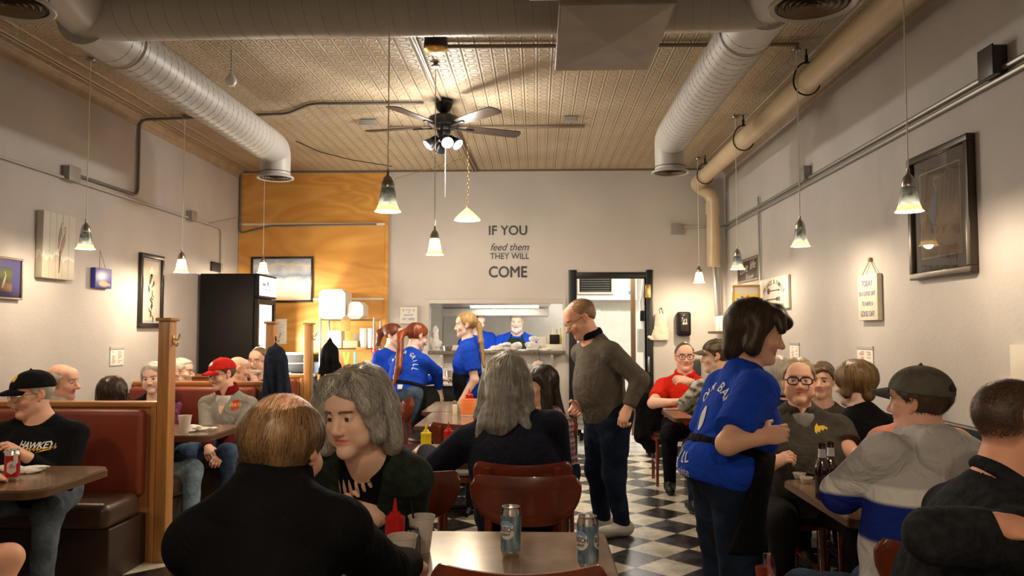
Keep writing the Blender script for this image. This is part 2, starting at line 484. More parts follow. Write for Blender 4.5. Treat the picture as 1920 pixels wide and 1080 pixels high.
    def forearm(i, g=0.0, frac=1.0, cut=False):
        e = El[i] + (Wr[i] - El[i]) * frac; dd = nrm(Wr[i] - El[i])
        return RC(El[i], e, 0.044 * s * w**.5 + g, (0.044 - 0.017 * frac) * s * w**.3 + g, cut=[(e, dd)] if cut else None)
    p.upperarm, p.forearm = upperarm, forearm
    def legs(g=0.0):
        q = []
        for i in (0, 1):
            q.append((RC(hp[i], Kn[i], 0.088 * bw**.5 * legw * s + g, 0.060 * s * legw + g), 0.03)); q.append((RC(Kn[i], An[i], 0.058 * s * legw + g, 0.040 * s * legw + g), 0.03))
        return q
    p.legs = legs
    # ---- body
    hd = R @ V3(0, 0, 0) + H
    fin = [[(H[k] - 0.155 * s, H[k] + 0.155 * s, hdet)] for k in range(3)]
    for i in (0, 1):
        for k in range(3): fin[k].append((Wr[i][k] - 0.0, Wr[i][k] + 0.0, det))
    HD = []
    for i in (0, 1):
        sg = 1 if i == 0 else -1
        dd = nrm(Wr[i] - El[i])
        if hdir and hdir[i] is not None: dd = nrm(V3(hdir[i]))
        pn = nrm(V3(palm[i])) if palm and palm[i] is not None else nrm(-u * 0.9 - r * sg * 0.4)
        pn = nrm(pn - dd * (pn @ dd)); ac = np.cross(dd, pn) * sg   # towards the thumb
        ac = ac if (ac @ (-r * sg)) > -2 else ac
        HD.append((dd, pn, ac)); c = Wr[i] + dd * 0.08 * s
        for k in range(3): fin[k].append((c[k] - 0.10 * s, c[k] + 0.10 * s, max(0.0045, hdet)))
    p.HD = HD
    pts = np.array([Nb, Pv] + Sh + El + Wr + hp + Kn + An + [H] + [Wr[i] + HD[i][0] * 0.17 for i in (0, 1)])
    lo = pts.min(0) - 0.19; hi = pts.max(0) + 0.19
    lo = np.minimum(lo, H - 0.2); hi = np.maximum(hi, H + 0.2); lo[2] = max(lo[2], -0.01)
    bv = Vol(lo, hi, det, fin)
    for q, k in torso(): bv.add(q, k)
    for i in (0, 1):
        bv.add(upperarm(i), 0.02); bv.add(forearm(i), 0.02)
    for q, k in legs(): bv.add(q, k)
    for i in (0, 1):
        bv.add(RC(An[i] + V3(0, 0, -0.045), An[i] + f * 0.13 * s + V3(0, 0, -0.052), 0.036 * s, 0.030 * s), 0.03)
    # neck and head
    ncr = (0.050 if female else 0.060) * s * w**.3
    bv.add(RC(Nb - t * 0.03, L(0, -0.018, -0.055), ncr * 1.08, ncr * 0.95), 0.03)
    bv.add(RC(Nb - t * 0.03 + ft * 0.02, L(0, 0.0, -0.06), ncr * 0.9, ncr * 0.85), 0.03)
    e = lambda c, rr, k, g=0: bv.add(EL(L(*c), V3(rr) * s, R), k * s)
    c_ = lambda A, B, ra, rb, k: bv.add(RC(L(*A), L(*B), ra * s, rb * s), k * s)
    e((0, -0.016, 0.033), (0.0765, 0.098, 0.086), 0.02)
    e((0, 0.020, -0.030), ((0.057 if female else 0.060) * jaw, 0.072, 0.082), 0.03)
    c_((-0.041*jaw, 0.005, -0.066), (0, 0.066, -0.098), 0.0195, 0.020, 0.025)
    c_((0.041*jaw, 0.005, -0.066), (0, 0.066, -0.098), 0.0195, 0.020, 0.025)
    e((0, 0.071, -0.100), (0.022*jaw, 0.018, 0.016), 0.015)
    e((0, 0.074, 0.030), (0.050, 0.022, 0.016), 0.02)
    e((0, 0.060, 0.060), (0.055, 0.030, 0.035), 0.03)
    for sg in (-1, 1):
        e((sg*0.040, 0.060, -0.028), (0.024*cheek, 0.022, 0.022), 0.02)
        if cheek > 1.05: e((sg*0.045, 0.045, -0.060), (0.026*cheek, 0.028, 0.030), 0.02)
        bv.sub(EL(L(sg*0.032, 0.100, 0.004), V3(0.017, 0.018, 0.011) * s, R), 0.012 * s)
        bv.add(EL(L(sg*0.0315, 0.074, 0.003), V3(0.0145, 0.0145, 0.0145) * s, R), 0.004 * s)
        bv.sub(EL(L(sg*0.0315, 0.092, 0.002), V3(0.0125, 0.010, 0.0050) * s, R), 0.002 * s)
        # ear
        c_((sg*0.077, -0.010, 0.018), (sg*0.074, -0.004, -0.030), 0.0115, 0.008, 0.006)
        e((sg*0.079, -0.018, 0.004), (0.008, 0.017, 0.032), 0.008)
        bv.sub(EL(L(sg*0.088, -0.006, 0.002), V3(0.006, 0.010, 0.018) * s, R), 0.004 * s)
    c_((0, 0.086, 0.014), (0, 0.107*nose**.3, -0.030), 0.0085, 0.0125, 0.012)
    e((0, 0.106*nose**.3, -0.034), (0.0125, 0.012*nose, 0.0105), 0.008)
    for sg in (-1, 1):
        e((sg*0.0125, 0.094, -0.037), (0.0085, 0.011, 0.0085), 0.006)
        bv.sub(EL(L(sg*0.0065, 0.101, -0.0455), V3(0.004, 0.006, 0.004) * s, R), 0.002)
    mz = -0.064
    for sg in (-1, 0, 1):
        dz = abs(sg) * (0.004 * smile * 2)
        e((sg*0.013, 0.083 - abs(sg)*0.004, mz + 0.0055 + dz), (0.013 + 0.004*smile, 0.010, 0.0055), 0.006)
        e((sg*0.011, 0.083 - abs(sg)*0.004, mz - 0.0075 + dz - mouth_open), (0.012 + 0.004*smile, 0.010, 0.0065), 0.006)
    bv.sub(EL(L(0, 0.098, mz - mouth_open * 0.5), V3(0.021 + 0.009*smile, 0.012, 0.0018 + mouth_open * 0.6) * s, R), 0.003)
    # hands
    for i in (0, 1):
        dd, pn, ac = HD[i]; W = Wr[i]; cu = curl[i]; hsx = s * (0.93 if female else 1.02)
        bv.add(RC(W - dd * 0.01, W + dd * 0.03 * hsx, 0.027 * hsx, 0.026 * hsx, flat=(pn, 0.75)), 0.02)
        bv.add(EL(W + dd * 0.055 * hsx, V3(0.041, 0.048, 0.0165) * hsx, np.stack([ac, dd, pn], 1)), 0.016)
        for j, (ln, off) in enumerate(((0.074, 0.030), (0.082, 0.010), (0.076, -0.010), (0.060, -0.029))):
            b0 = W + dd * (0.088 - 0.004 * abs(j - 1)) * hsx + ac * off * hsx; ang = cu * (0.55 + 0.08 * j); dr = dd
            for m_, (fr, ra, rb) in enumerate(((0.45, 0.0095, 0.0088), (0.30, 0.0086, 0.0078), (0.25, 0.0077, 0.0066))):
                dr = dd * math.cos(ang) + pn * math.sin(ang); dr = nrm(dr + ac * (off * 1.2) * (1 - cu * 0.6))
                b1 = b0 + dr * ln * fr * hsx; bv.add(RC(b0, b1, ra * hsx, rb * hsx), 0.004); b0 = b1; ang += cu * (1.15 if m_ == 0 else 0.9)
        tb = W + dd * 0.022 * hsx + ac * 0.026 * hsx + pn * 0.004; td = nrm(dd * 0.55 + ac * 0.75 + pn * (0.25 + 0.35 * cu))
        t1 = tb + td * 0.042 * hsx; t2d = nrm(td * 0.8 + dd * 0.5 + pn * 0.3 * cu - ac * 0.35 * cu); t2 = t1 + t2d * 0.036 * hsx
        bv.add(RC(tb, t1, 0.0155 * hsx, 0.0115 * hsx), 0.012); bv.add(RC(t1, t2, 0.0112 * hsx, 0.0085 * hsx), 0.004)
    Pm, Q = bv.mesh()
    # own colour of skin regions
    q = ((Pm - H) @ R) / s; x, y, z = q[:, 0], q[:, 1], q[:, 2]
    tint = np.ones((len(Pm), 3)) * V3(skin)
    def blend(mask, col):
        mask = np.clip(mask, 0, 1)[:, None]; tint[:] = tint * (1 - mask) + V3(col) * mask
    onhead = (np.abs(x) < 0.1) & (np.abs(z) < 0.14) & (np.abs(y) < 0.14)
    g = lambda cx, cy, cz, sx, sz: np.exp(-(((np.abs(x) - cx) / sx) ** 2 + ((z - cz) / sz) ** 2)) * (y > cy) * onhead
    sk = V3(skin)
    blend((0.45 if female else 0.25) * g(0.032, 0.06, 0.006, 0.015, 0.007), sk * V3(.45, .36, .34))
    blend(0.45 * g(0.042, 0.02, -0.03, 0.022, 0.022), sk * V3(1.0, 0.78, 0.74))
    blend(0.5 * g(0, 0.09, -0.035, 0.014, 0.016), sk * V3(1.0, 0.78, 0.74))
    blend(0.5 * (np.abs(x) > 0.072) * (np.abs(z + 0.005) < 0.05) * (np.abs(y + 0.01) < 0.04), sk * V3(1.0, 0.75, 0.7))
    if beard is not None:
        bc, lv = beard
        bm_ = ((z < -0.042) & (z > -0.16) & (y > 0.0) & onhead & ~((np.abs(x) < 0.02) & (np.abs(z - mz) < 0.009))) * lv
        blend(bm_.astype(float), bc)
    blend(1.5 * g(0, 0.072, mz, 0.024 + 0.008*smile, 0.0095) * ((np.abs(z - mz) < 0.014 + mouth_open)), V3(lip) * sk)
    if mouth_open > 0: blend(((np.abs(z - mz + mouth_open * .5) < mouth_open * 0.5 + 0.001) & (np.abs(x) < 0.022 + 0.008*smile) & (y > 0.07) & (y < 0.089) & onhead).astype(float), (0.55, 0.5, 0.48) if smile > .5 else (0.10, 0.03, 0.03))
    if brow is not None:
        bz = 0.024 - ((np.abs(x) - 0.03) / 0.03) ** 2 * 0.004
        blend(((np.abs(z - bz) < 0.0042) & (np.abs(x) > 0.012) & (np.abs(x) < 0.05) & (y > 0.055) & onhead) * 0.85, brow)
    if scalp is not None:     # very short hair: coloured skin
        fn, colr = scalp
        blend(fn(x, y, z) * onhead, colr)
    base = V3(Pv[0], Pv[1], 0.0)
    o = np_mesh('person', Pm - base, Q, SKIN, None, tint); o.location = tuple(base); p.o = o
    tag(o, label, 'person', group)
    p.base = base
    if face:
        ew = MB()
        for sg in (-1, 1):
            Mx = frameM(L(sg*0.0315, 0.0745, 0.002), R[:, 0], R[:, 1], R[:, 2]); n, m_ = 14, 10
            gx = math.radians(0)
            for ii in range(m_):
                t0, t1_ = PI * ii / m_, PI * (ii + 1) / m_; ew.cur = 1 if ii < 2 else 0
                vv = []
                for k in range(n):
                    for tt in (t0, t1_):
                        aa = 2*PI*k/n; vv.append(Mx @ Vector((0.0136*s*math.sin(tt)*math.cos(aa), 0.0136*s*math.cos(tt), 0.0136*s*math.sin(tt)*math.sin(aa))))
                ew.add(vv, [(2*k, 2*k+1, (2*k+3) % (2*n), (2*k+2) % (2*n)) for k in range(n)])
        ew.build('eyes', [EYEW, IRIS], o)
    if smile >= .8:
        tb = MB(); tz = mz - mouth_open * .4
        tb.tube([p.L(xx, .0905 - 14 * xx * xx, tz + 4.5 * xx * xx) for xx in np.linspace(-.019, .019, 9)], .0034 * s, 6, radii=[.0012 * s] + [.0036 * s] * 7 + [.0012 * s]); tb.build('teeth', mat('teeth', (.82, .78, .70), rough=.3), o)
    p.torso_r = torso_r; p.w = w; p.female = female; p.det = det; p.pose = pose; p.seat = seat; p.u = u; p.ft = ft; p.rt = rt; p.legw = legw
    p.arm_r = 0.05 * s
    return p
_WR = np.random.RandomState(3).normal(size=(9, 3))
def wrinkle(v, amp, sc=18.0, seed=0, stretch=None):
    if amp <= 0: return
    rs = np.random.RandomState(seed); 
    def fn(X, Y, Z, f):
        n = 0
        wx = 0.03 * np.sin(11 * Z + 7 * X + seed) ; wz = 0.03 * np.sin(9 * X + 8 * Y + 2.0 * seed)
        for k in range(5):
            d = nrm(rs.normal(size=3) * V3(1, 1, 1.1)) * sc * (0.6 + 0.35 * k); ph = rs.uniform(0, 6)
            n = n + np.sin(d[0] * (X + wz) + d[1] * (Y + wx) + d[2] * (Z + wx) + ph) / (1 + 0.4 * k)
        m = 0
        for k in range(3):
            d = nrm(rs.normal(size=3) * V3(1, 1, 0.8)) * sc * (0.5 + 0.3 * k); ph = rs.uniform(0, 6)
            m = m + (1 - np.abs(np.sin(d[0] * (X + 2 * wz) + d[1] * (Y + 2 * wx) + d[2] * (Z + 2 * wx) + ph))) ** 3
        return f + amp * (n * 0.40 + m * 0.48)
    v.field(fn)
def top(p, m, sleeve='short', g=0.014, neck='crew', hem=-0.06, h=None, wr=0.004, name='shirt', colorfn=None, sl_g=0.007, nr=0.022, fr=0.72, open_v=None, extra=None, seed=1, flare=0.0):
    h = h or p.det
    s = p.s; t = p.t
    pts = np.array([p.Nb, p.Pv] + p.Sh + p.El + (p.Wr if sleeve == 'long' else []))
    lo = pts.min(0) - 0.22 - g; hi = pts.max(0) + 0.22 + g
    v = Vol(lo, hi, h, [[(p.Nb[k] - 0.12, p.Nb[k] + 0.12, h * 0.62)] for k in range(3)])
    for q, k in p.torso(g): v.add(q, k)
    if flare: v.add(EL(p.Pv + t * (hem + 0.06), V3(0.175 * p.w * s + flare, 0.135 * p.w * s + flare, 0.10), p.T), 0.08)
    if extra: extra(v)
    wrinkle(v, wr, seed=seed)
    v.plane(p.Pv + t * hem, -t)
    if sleeve:
        for i in (0, 1):
            a = Vol(lo, hi, h) if False else v
            if sleeve == 'short': v.add(p.upperarm(i, g + sl_g, fr, True), 0.03)
            else:
                v.add(p.upperarm(i, g * 0.6 + sl_g * 0.5), 0.025); v.add(p.forearm(i, g * 0.6 + sl_g * 0.4, 0.97, True), 0.02)
    # neck opening
    ncr = (0.050 if p.female else 0.060) * s * p.w**.3 + nr
    v.sub(RC(p.Nb + t * 0.012 * s + p.ft * 0.012, p.Nb + t * 0.25 + p.ft * 0.06, ncr * 0.92, ncr * 1.3), 0.014)
    if neck == 'v': v.sub(RC(p.Nb + p.ft * 0.07 * s, p.Nb - t * 0.13 * s + p.ft * 0.15 * s, 0.055 * s, 0.010 * s), 0.006)
    if neck == 'deep': v.sub(RC(p.Nb + p.ft * 0.06 * s, p.Nb - t * 0.16 * s + p.ft * 0.16 * s, 0.075 * s, 0.045 * s), 0.006)
    if open_v: 
        for (A, B, ra, rb) in open_v: v.sub(RC(A, B, ra, rb), 0.006)
    P, Q = v.mesh(); P = smooth_mesh(P, Q, 3)
    tint = None
    if colorfn is not None:
        q = (P - p.Pv) @ p.T; tint = colorfn(q, P)
    o = np_mesh(name, P, Q, m, p.o, tint)
    p.bvh = BVHTree.FromPolygons([Vector(x) for x in P], [tuple(int(i) for i in x) for x in Q]); p.topP = P
    return o
def collar(p, m, name='collar', dz=0.0, R=0.012, ht=0.03, parent=None, nr=0.016, open_front=True, tilt=0.25):
    s = p.s; t = nrm(p.t + p.ft * tilt); X = p.rt; Yv = nrm(np.cross(t, X)); T = np.stack([X, Yv, t], 1)
    ncr = (0.050 if p.female else 0.060) * s * p.w**.3 + nr
    c = p.Nb + p.t * (0.028 * s + dz) + p.ft * 0.010
    v = Vol(c - 0.2, c + 0.2, 0.006)
    for k in range(4): v.add(TO(c + t * ht * k / 3, T, ncr * (1.06 - 0.03 * k), ncr * (1.08 - 0.03 * k), R), 0.012)
    if open_front: v.sub(RC(c + p.ft * ncr * 0.8 + t * 0.09, c + p.ft * (ncr + 0.02) - t * 0.03, 0.06 * s, 0.012), 0.004)
    P, Q = v.mesh(); return np_mesh(name, P, Q, m, parent or p.o)
def pants(p, m, g=0.012, wr=0.004, short=None, name='trousers', h=None, seed=2, waist=0.09):
    h = h or p.det
    pts = np.array([p.Pv] + p.hp + p.Kn + p.An); lo = pts.min(0) - 0.2; hi = pts.max(0) + 0.2; lo[2] = max(lo[2], 0.0)
    hi[2] = max(hi[2], p.Pv[2] + 0.18)
    v = Vol(lo, hi, h)
    v.add(EL(p.Pv + p.t * 0.01, V3((0.172 if p.female else 0.165) * p.w * p.s * p.torso_r, 0.130 * p.w * p.s * p.torso_r, 0.15 * p.s) + g * 0.7, p.T), 0.02)
    v.plane(p.Pv + p.t * waist, p.t)
    for q, k in p.legs(g):
        v.add(q, 0.05)
    wrinkle(v, wr, sc=22, seed=seed)
    if short:
        for i in (0, 1): pass
    else:
        v.plane((0, 0, 0.075), (0, 0, -1))
    P, Q = v.mesh(); P = smooth_mesh(P, Q, 1)
    return np_mesh(name, P, Q, m, p.o)
def shoes(p, m, name='shoe', sc=1.0):
    for i in (0, 1):
        a = p.An[i]; d = nrm(V3(p.f[0], p.f[1], 0)); v = Vol(a - 0.24, a + 0.24, 0.008)
        b = V3(a[0], a[1], 0)
        v.add(RC(b - d * 0.045 + V3(0, 0, .05), b + d * 0.15 * p.s + V3(0, 0, .04), 0.046 * sc, 0.041 * sc), 0.03)
        v.add(RC(b + V3(0, 0, .05), b + V3(0, 0, .10), 0.046 * sc, 0.047 * sc), 0.04)
        v.plane((0, 0, 0.004), (0, 0, -1))
        P, Q = v.mesh(); np_mesh(name, P, Q, m, p.o)
def hair(p, prims, color, h=0.006, var=0.18, wr=0.004, wsc=60, cut='std', name='hair', sub=None, strands=None, cols=None, seed=0, hl=(0.082, 0.078)):
    s = p.s; L = p.L; R = p.R
    n = R @ nrm(V3(0, 0.72, -0.69)); n2 = R @ nrm(V3(0, 0.2, -1))
    cuts = [(L(0, hl[0], hl[1]), n)]
    pr = []
    for q in prims:
        if q[0] == 'e': pr.append((EL(L(*q[1]), V3(q[2]) * s, R, cut=cuts if (len(q) < 4 or q[3]) else None), 0.015))
        elif q[0] == 'c': pr.append((RC(L(*q[1]), L(*q[2]), q[3] * s, q[4] * s), 0.02))
        elif q[0] == 'w': pr.append((RC(q[1], q[2], q[3], q[4]), 0.02))
    lo = np.min([q.bounds()[0] for q, k in pr], 0) - 0.03; hi = np.max([q.bounds()[1] for q, k in pr], 0) + 0.03
    v = Vol(lo, hi, h)
    for q, k in pr: v.add(q, k)
    if sub:
        for q in sub:
            if q[0] == 'e': v.sub(EL(L(*q[1]), V3(q[2]) * s, R), 0.01)
            else: v.sub(RC(L(*q[1]), L(*q[2]), q[3] * s, q[4] * s), 0.01)
    wrinkle(v, wr, sc=wsc, seed=seed + 5)
    P, Q = v.mesh()
    rs = np.random.RandomState(seed)
    q = ((P - p.H) @ R) / s
    ang = np.arctan2(q[:, 0], -q[:, 1]); nz = np.sin(ang * 23 + 3 * np.sin(ang * 7 + q[:, 2] * 20)) * 0.5 + np.sin(ang * 51 + 9 * q[:, 2]) * 0.3
    C = V3(color)[None, :] * (1 + var * nz[:, None])
    o = np_mesh(name, P, Q, HAIRM, p.o, np.clip(C, 0, 1))
    if strands: strand(p, o, P, Q, cols or [color], seed=seed, **strands)
    return o
def strand(p, ho, P, Q, cols, n=1500, steps=12, step=0.012, wid=0.0016, crown=(0, -0.05, 0.13), grav=1.0, lift=0.004, wave=0.0, wl=0.05, seed=0, name='hair_strands', zmin=-9, fwd=0.0, jit=0.14, minz_tip=None):
    rs = np.random.RandomState(seed + 11)
    bvh = BVHTree.FromPolygons([Vector(x) for x in P], [tuple(int(i) for i in x) for x in Q])
    q = ((P - p.H) @ p.R) / p.s; ok = np.nonzero(q[:, 2] > zmin)[0]
    cw = V3(p.L(*crown)); V = []; F = []; T = []
    g = V3(0, 0, -1) + p.R[:, 1] * fwd
    for _ in range(n):
        x = P[ok[rs.randint(len(ok))]].copy(); off = rs.uniform(0.0003, lift); col = V3(cols[rs.randint(len(cols))]) * rs.uniform(0.75, 1.25)
        pts = []; ph = 2.5 * math.sin(31 * x[0] + 5 * x[2]) + 2.5 * math.sin(27 * x[1] - 4 * x[2]) + rs.uniform(0, .7); cell = int(abs(math.sin(round(x[0] / .022) * 12.9 + round(x[1] / .022) * 78.2 + round(x[2] / .05) * 37.7) * 43758)) % len(cols); col = (V3(cols[cell]) * .65 + col * .35); jd = rs.normal(size=3) * jit; pd = None; L_ = rs.randint(int(steps * .6), steps + 1)
        for k in range(L_):
            loc, nr, _i, _d = bvh.find_nearest(Vector(x))
            if loc is None: break
            nr = V3(nr); nr = nr if True else nr
            xs = V3(loc) + nr * (off + 0.0015 * k / L_)
            d = nrm(x - cw) * 0.9 + g * grav * min(1.0, 0.35 + 0.12 * k) + jd
            d = nrm(d - nr * (d @ nr)); pd = d if pd is None else nrm(pd * 0.5 + d * 0.5)
            sdv = np.cross(pd, nr)
            pts.append((xs + sdv * wave * math.sin(ph + k * step / wl * 2 * PI), sdv, nr)); x = xs + pd * step
        if len(pts) < 4: continue
        b = len(V)
        for k, (xx, sdv, nr) in enumerate(pts):
            ww = wid * (1 - 0.75 * k / len(pts)) * p.s
            V.append(xx - sdv * ww); V.append(xx + sdv * ww); T.append(col); T.append(col)
        for k in range(len(pts) - 1): F.append((b + 2*k, b + 2*k+1, b + 2*k+3, b + 2*k+2))
    if V: np_mesh(name, np.array(V), np.array(F), HAIRM, ho, np.clip(np.array(T), 0, 1))
def glasses(p, m, rx=0.026, rz=0.019, thick=0.0022, sq=1.6, name='glasses', z=0.0, y=0.104, lens=True):
    s = p.s; mb = MB(); ln = MB()
    for sg in (-1, 1):
        pts = []
        for k in range(20):
            a = 2*PI*k/20; ca, sa = math.cos(a), math.sin(a); e = 2.0 / (2 * sq)
            pts.append(p.L(sg*0.033 + rx * math.copysign(abs(ca)**e, ca), y - 0.006 * abs(ca) * (1 if ca*sg > 0 else 0), z + rz * math.copysign(abs(sa)**e, sa)))
        mb.tube(pts, thick * s, 6, closed=True)
        ln.add(pts, [tuple(range(20))])
        mb.tube([p.L(sg*(0.033 + rx), y - 0.006, z + 0.008), p.L(sg*0.074, y - 0.03, z + 0.010), p.L(sg*0.080, 0.0, z + 0.012), p.L(sg*0.079, -0.02, z - 0.005)], thick * s, 6)
    mb.tube([p.L(-0.033 + rx, y, z + 0.003), p.L(0, y + 0.006, z + 0.007), p.L(0.033 - rx, y, z + 0.003)], thick * s, 6)
    o = mb.build(name, m, p.o)
    if lens: ln.build('lens', LENS, o, smooth=False)
    return o
def cap(p, m, brim_m=None, name='cap', tilt=0, back=False, h=0.006, droop=0.0, colorfn=None, sz=1.0):
    s = p.s; n = p.R @ nrm(V3(0, 0.10, -1.0)); v = Vol(p.H - 0.3, p.H + 0.3, h)
    c0 = p.L(0, 0, 0.040)
    v.add(EL(p.L(0, -0.012, 0.045), V3(0.090, 0.111, 0.090) * s * sz, p.R, cut=[(c0, n)]), 0)
    v.add(RC(p.L(0, -0.012, 0.132*sz), p.L(0, -0.012, 0.138*sz), 0.007 * s, 0.006 * s), 0.004)
    P, Q = v.mesh(); P = smooth_mesh(P, Q, 1)
    tint = colorfn(((P - p.H) @ p.R) / s) if colorfn else None
    o = np_mesh(name, P, Q, m, p.o, tint)
    p.cap_bvh = BVHTree.FromPolygons([Vector(x) for x in P], [tuple(int(i) for i in x) for x in Q])
    # brim: a curved plate
    V = []; F = []; nu, nv_ = 13, 7
    for lay in (0, 1):
        for i in range(nu):
            u_ = -1 + 2 * i / (nu - 1)
            for j in range(nv_):
                w_ = j / (nv_ - 1); x = u_ * 0.080 * (1 - 0.22 * w_ * w_); ysh = 0.064 + 0.030 * math.sqrt(max(0, 1 - u_*u_))
                y = ysh + w_ * 0.078 * math.sqrt(max(0.02, 1 - (abs(u_) ** 2.6))); z_ = 0.052 - 0.026 * u_*u_ - 0.016 * w_ - droop * w_ + (0.0035 if lay else 0)
                V.append(p.L(x, y, z_))
    I = lambda l, i, j: l * nu * nv_ + i * nv_ + j
    for i in range(nu - 1):
        for j in range(nv_ - 1):
            F.append((I(0,i,j), I(0,i,j+1), I(0,i+1,j+1), I(0,i+1,j))); F.append((I(1,i,j), I(1,i+1,j), I(1,i+1,j+1), I(1,i,j+1)))
    for i in range(nu - 1):
        for j in (0, nv_ - 1): F.append((I(0,i,j), I(0,i+1,j), I(1,i+1,j), I(1,i,j)))
    for j in range(nv_ - 1):
        for i in (0, nu - 1): F.append((I(0,i,j), I(0,i,j+1), I(1,i,j+1), I(1,i,j)))
    b = MB(); b.add(V, F); b.build('brim', brim_m or m, o, angle=60)
    return o
def stick(bvh, verts, faces, o, x, y, n, name, m, parent, lift=0.0025, depth=0.5, roll=0.0):
    """lay flat lettering or an emblem on a garment: origin o in front of it, looking along -n"""
    x, y, n = nrm(x), nrm(y), nrm(n); cr, sr = math.cos(roll), math.sin(roll)
    bm = bmesh.new(); vs = [bm.verts.new(v) for v in verts]
    for f in faces:
        try: bm.faces.new([vs[i] for i in f])
        except Exception: pass
    bmesh.ops.triangulate(bm, faces=bm.faces[:])
    for _ in range(2):
        le = [e for e in bm.edges if e.calc_length() > 0.02]
        if not le: break
        bmesh.ops.subdivide_edges(bm, edges=le, cuts=1); bmesh.ops.triangulate(bm, faces=bm.faces[:])
    kill = []
    for v in bm.verts:
        a, b = v.co.x * cr - v.co.y * sr, v.co.x * sr + v.co.y * cr
        q = V3(o) + x * a + y * b
        hit = bvh.ray_cast(Vector(q), Vector(-n), depth)
        if hit[0] is None: kill.append(v)
        else: v.co = hit[0] + Vector(n) * (lift + (0.0008 if v.co.z > 0 else 0))
    bmesh.ops.delete(bm, geom=kill, context='VERTS')
    mb = MB()
    if len(bm.verts): mb.bm(bm); return mb.build(name, m, parent, smooth=False)
def arc_text(body, size, rad, a0, step, flip=False):
    """letters around an arc (angles in degrees, clockwise)"""
    V = []; F = []
    for k, ch in enumerate(body):
        if ch == ' ': continue
        v, f = text_mesh(ch, size, bold=size * 0.02); a = math.radians(a0 - step * k)
        th = a - PI/2 if not flip else a + PI/2
        o = len(V)
        for q in v:
            V.append(Vector((rad*math.cos(a) + q.x*math.cos(th) - q.y*math.sin(th), rad*math.sin(a) + q.x*math.sin(th) + q.y*math.cos(th), q.z)))
        F += [tuple(i + o for i in g) for g in f]
    return V, F
def apron(p, m, drop=0.30, name='apron', g=0.03):
    v = Vol(p.Pv - 0.55, p.Pv + 0.4, p.det)
    for q, k in p.torso(g)[1:3]: v.add(q, k)
    for i in (0, 1): v.add(RC(p.hp[i], p.hp[i] + (p.Kn[i] - p.hp[i]) * 0.85, 0.095 * p.s * p.legw + g * .6, 0.075 * p.s * p.legw + g * .8), 0.10)
    band = Vol(p.Pv - 0.55, p.Pv + 0.4, p.det)
    for q, k in p.torso(g)[1:3]: band.add(q, k)
    v.plane(p.Pv + p.ft * 0.03, -p.ft)
    v.plane(p.Pv - p.u * drop, -p.u); v.plane(p.Pv + p.t * 0.10, p.t)
    band.plane(p.Pv + p.t * 0.10, p.t); band.plane(p.Pv + p.t * 0.065, -p.t)
    v.f = np.minimum(v.f, band.f)
    P, Q = v.mesh(); return np_mesh(name, P, Q, m, p.o)
# ------------------------------------------------------------------ room shell
PLASTER = mat('grey_plaster', (0.49, 0.47, 0.455), rough=0.7, var=0.05, scale=2.5, bump=0.16, bscale=38)
PLASTERB = mat('grey_plaster_smooth', (0.56, 0.53, 0.50), rough=0.7, var=0.04, scale=2, bump=0.12, bscale=45)
def floor_mat():
    m, N, L, B = nt('checker_vinyl')
    v0 = atZ(1224.5, 1014.1, 0); rot = math.radians(45 + 1.0); T_ = 0.290
    tc = N.new('ShaderNodeTexCoord'); mp = N.new('ShaderNodeMapping'); mp.vector_type = 'TEXTURE'
    mp.inputs['Location'].default_value = (v0.x, v0.y, 0); mp.inputs['Rotation'].default_value = (0, 0, rot); mp.inputs['Scale'].default_value = (T_, T_, 1)
    L.new(tc.outputs['Object'], mp.inputs['Vector'])
    ad = N.new('ShaderNodeVectorMath'); ad.inputs[1].default_value = (0, 0, 0.5); L.new(mp.outputs[0], ad.inputs[0])
    ck = N.new('ShaderNodeTexChecker'); ck.inputs['Scale'].default_value = 1.0; L.new(ad.outputs[0], ck.inputs['Vector'])
    n = N.new('ShaderNodeTexNoise'); n.inputs['Scale'].default_value = 9; n.inputs['Detail'].default_value = 8; L.new(tc.outputs['Object'], n.inputs['Vector'])
    def ramp(a, b):
        r = N.new('ShaderNodeValToRGB'); r.color_ramp.elements[0].position = .35; r.color_ramp.elements[1].position = .7
        r.color_ramp.elements[0].color = rgb(a); r.color_ramp.elements[1].color = rgb(b); L.new(n.outputs['Fac'], r.inputs['Fac']); return r.outputs[0]
    L.new(ramp((0.62, 0.57, 0.45), (0.70, 0.65, 0.53)), ck.inputs['Color2']); L.new(ramp((0.014, 0.014, 0.015), (0.032, 0.032, 0.034)), ck.inputs['Color1'])
    sp = N.new('ShaderNodeSeparateXYZ'); L.new(mp.outputs[0], sp.inputs[0]); jm = None
    for ax in ('X', 'Y'):
        fr = N.new('ShaderNodeMath'); fr.operation = 'PINGPONG'; fr.inputs[1].default_value = 0.5; L.new(sp.outputs[ax], fr.inputs[0])
        lt = N.new('ShaderNodeMath'); lt.operation = 'LESS_THAN'; lt.inputs[1].default_value = 0.006; L.new(fr.outputs[0], lt.inputs[0])
        if jm is None: jm = lt.outputs[0]
        else:
            mxm = N.new('ShaderNodeMath'); mxm.operation = 'MAXIMUM'; L.new(jm, mxm.inputs[0]); L.new(lt.outputs[0], mxm.inputs[1]); jm = mxm.outputs[0]
    mx = N.new('ShaderNodeMix'); mx.data_type = 'RGBA'; L.new(jm, mx.inputs['Factor']); L.new(ck.outputs['Color'], mx.inputs['A']); mx.inputs['B'].default_value = (0.10, 0.09, 0.07, 1)
    L.new(mx.outputs['Result'], B.inputs['Base Color'])
    rr = N.new('ShaderNodeMapRange'); rr.inputs['To Min'].default_value = 0.16; rr.inputs['To Max'].default_value = 0.38; L.new(n.outputs['Fac'], rr.inputs[0]); L.new(rr.outputs[0], B.inputs['Roughness'])
    return m
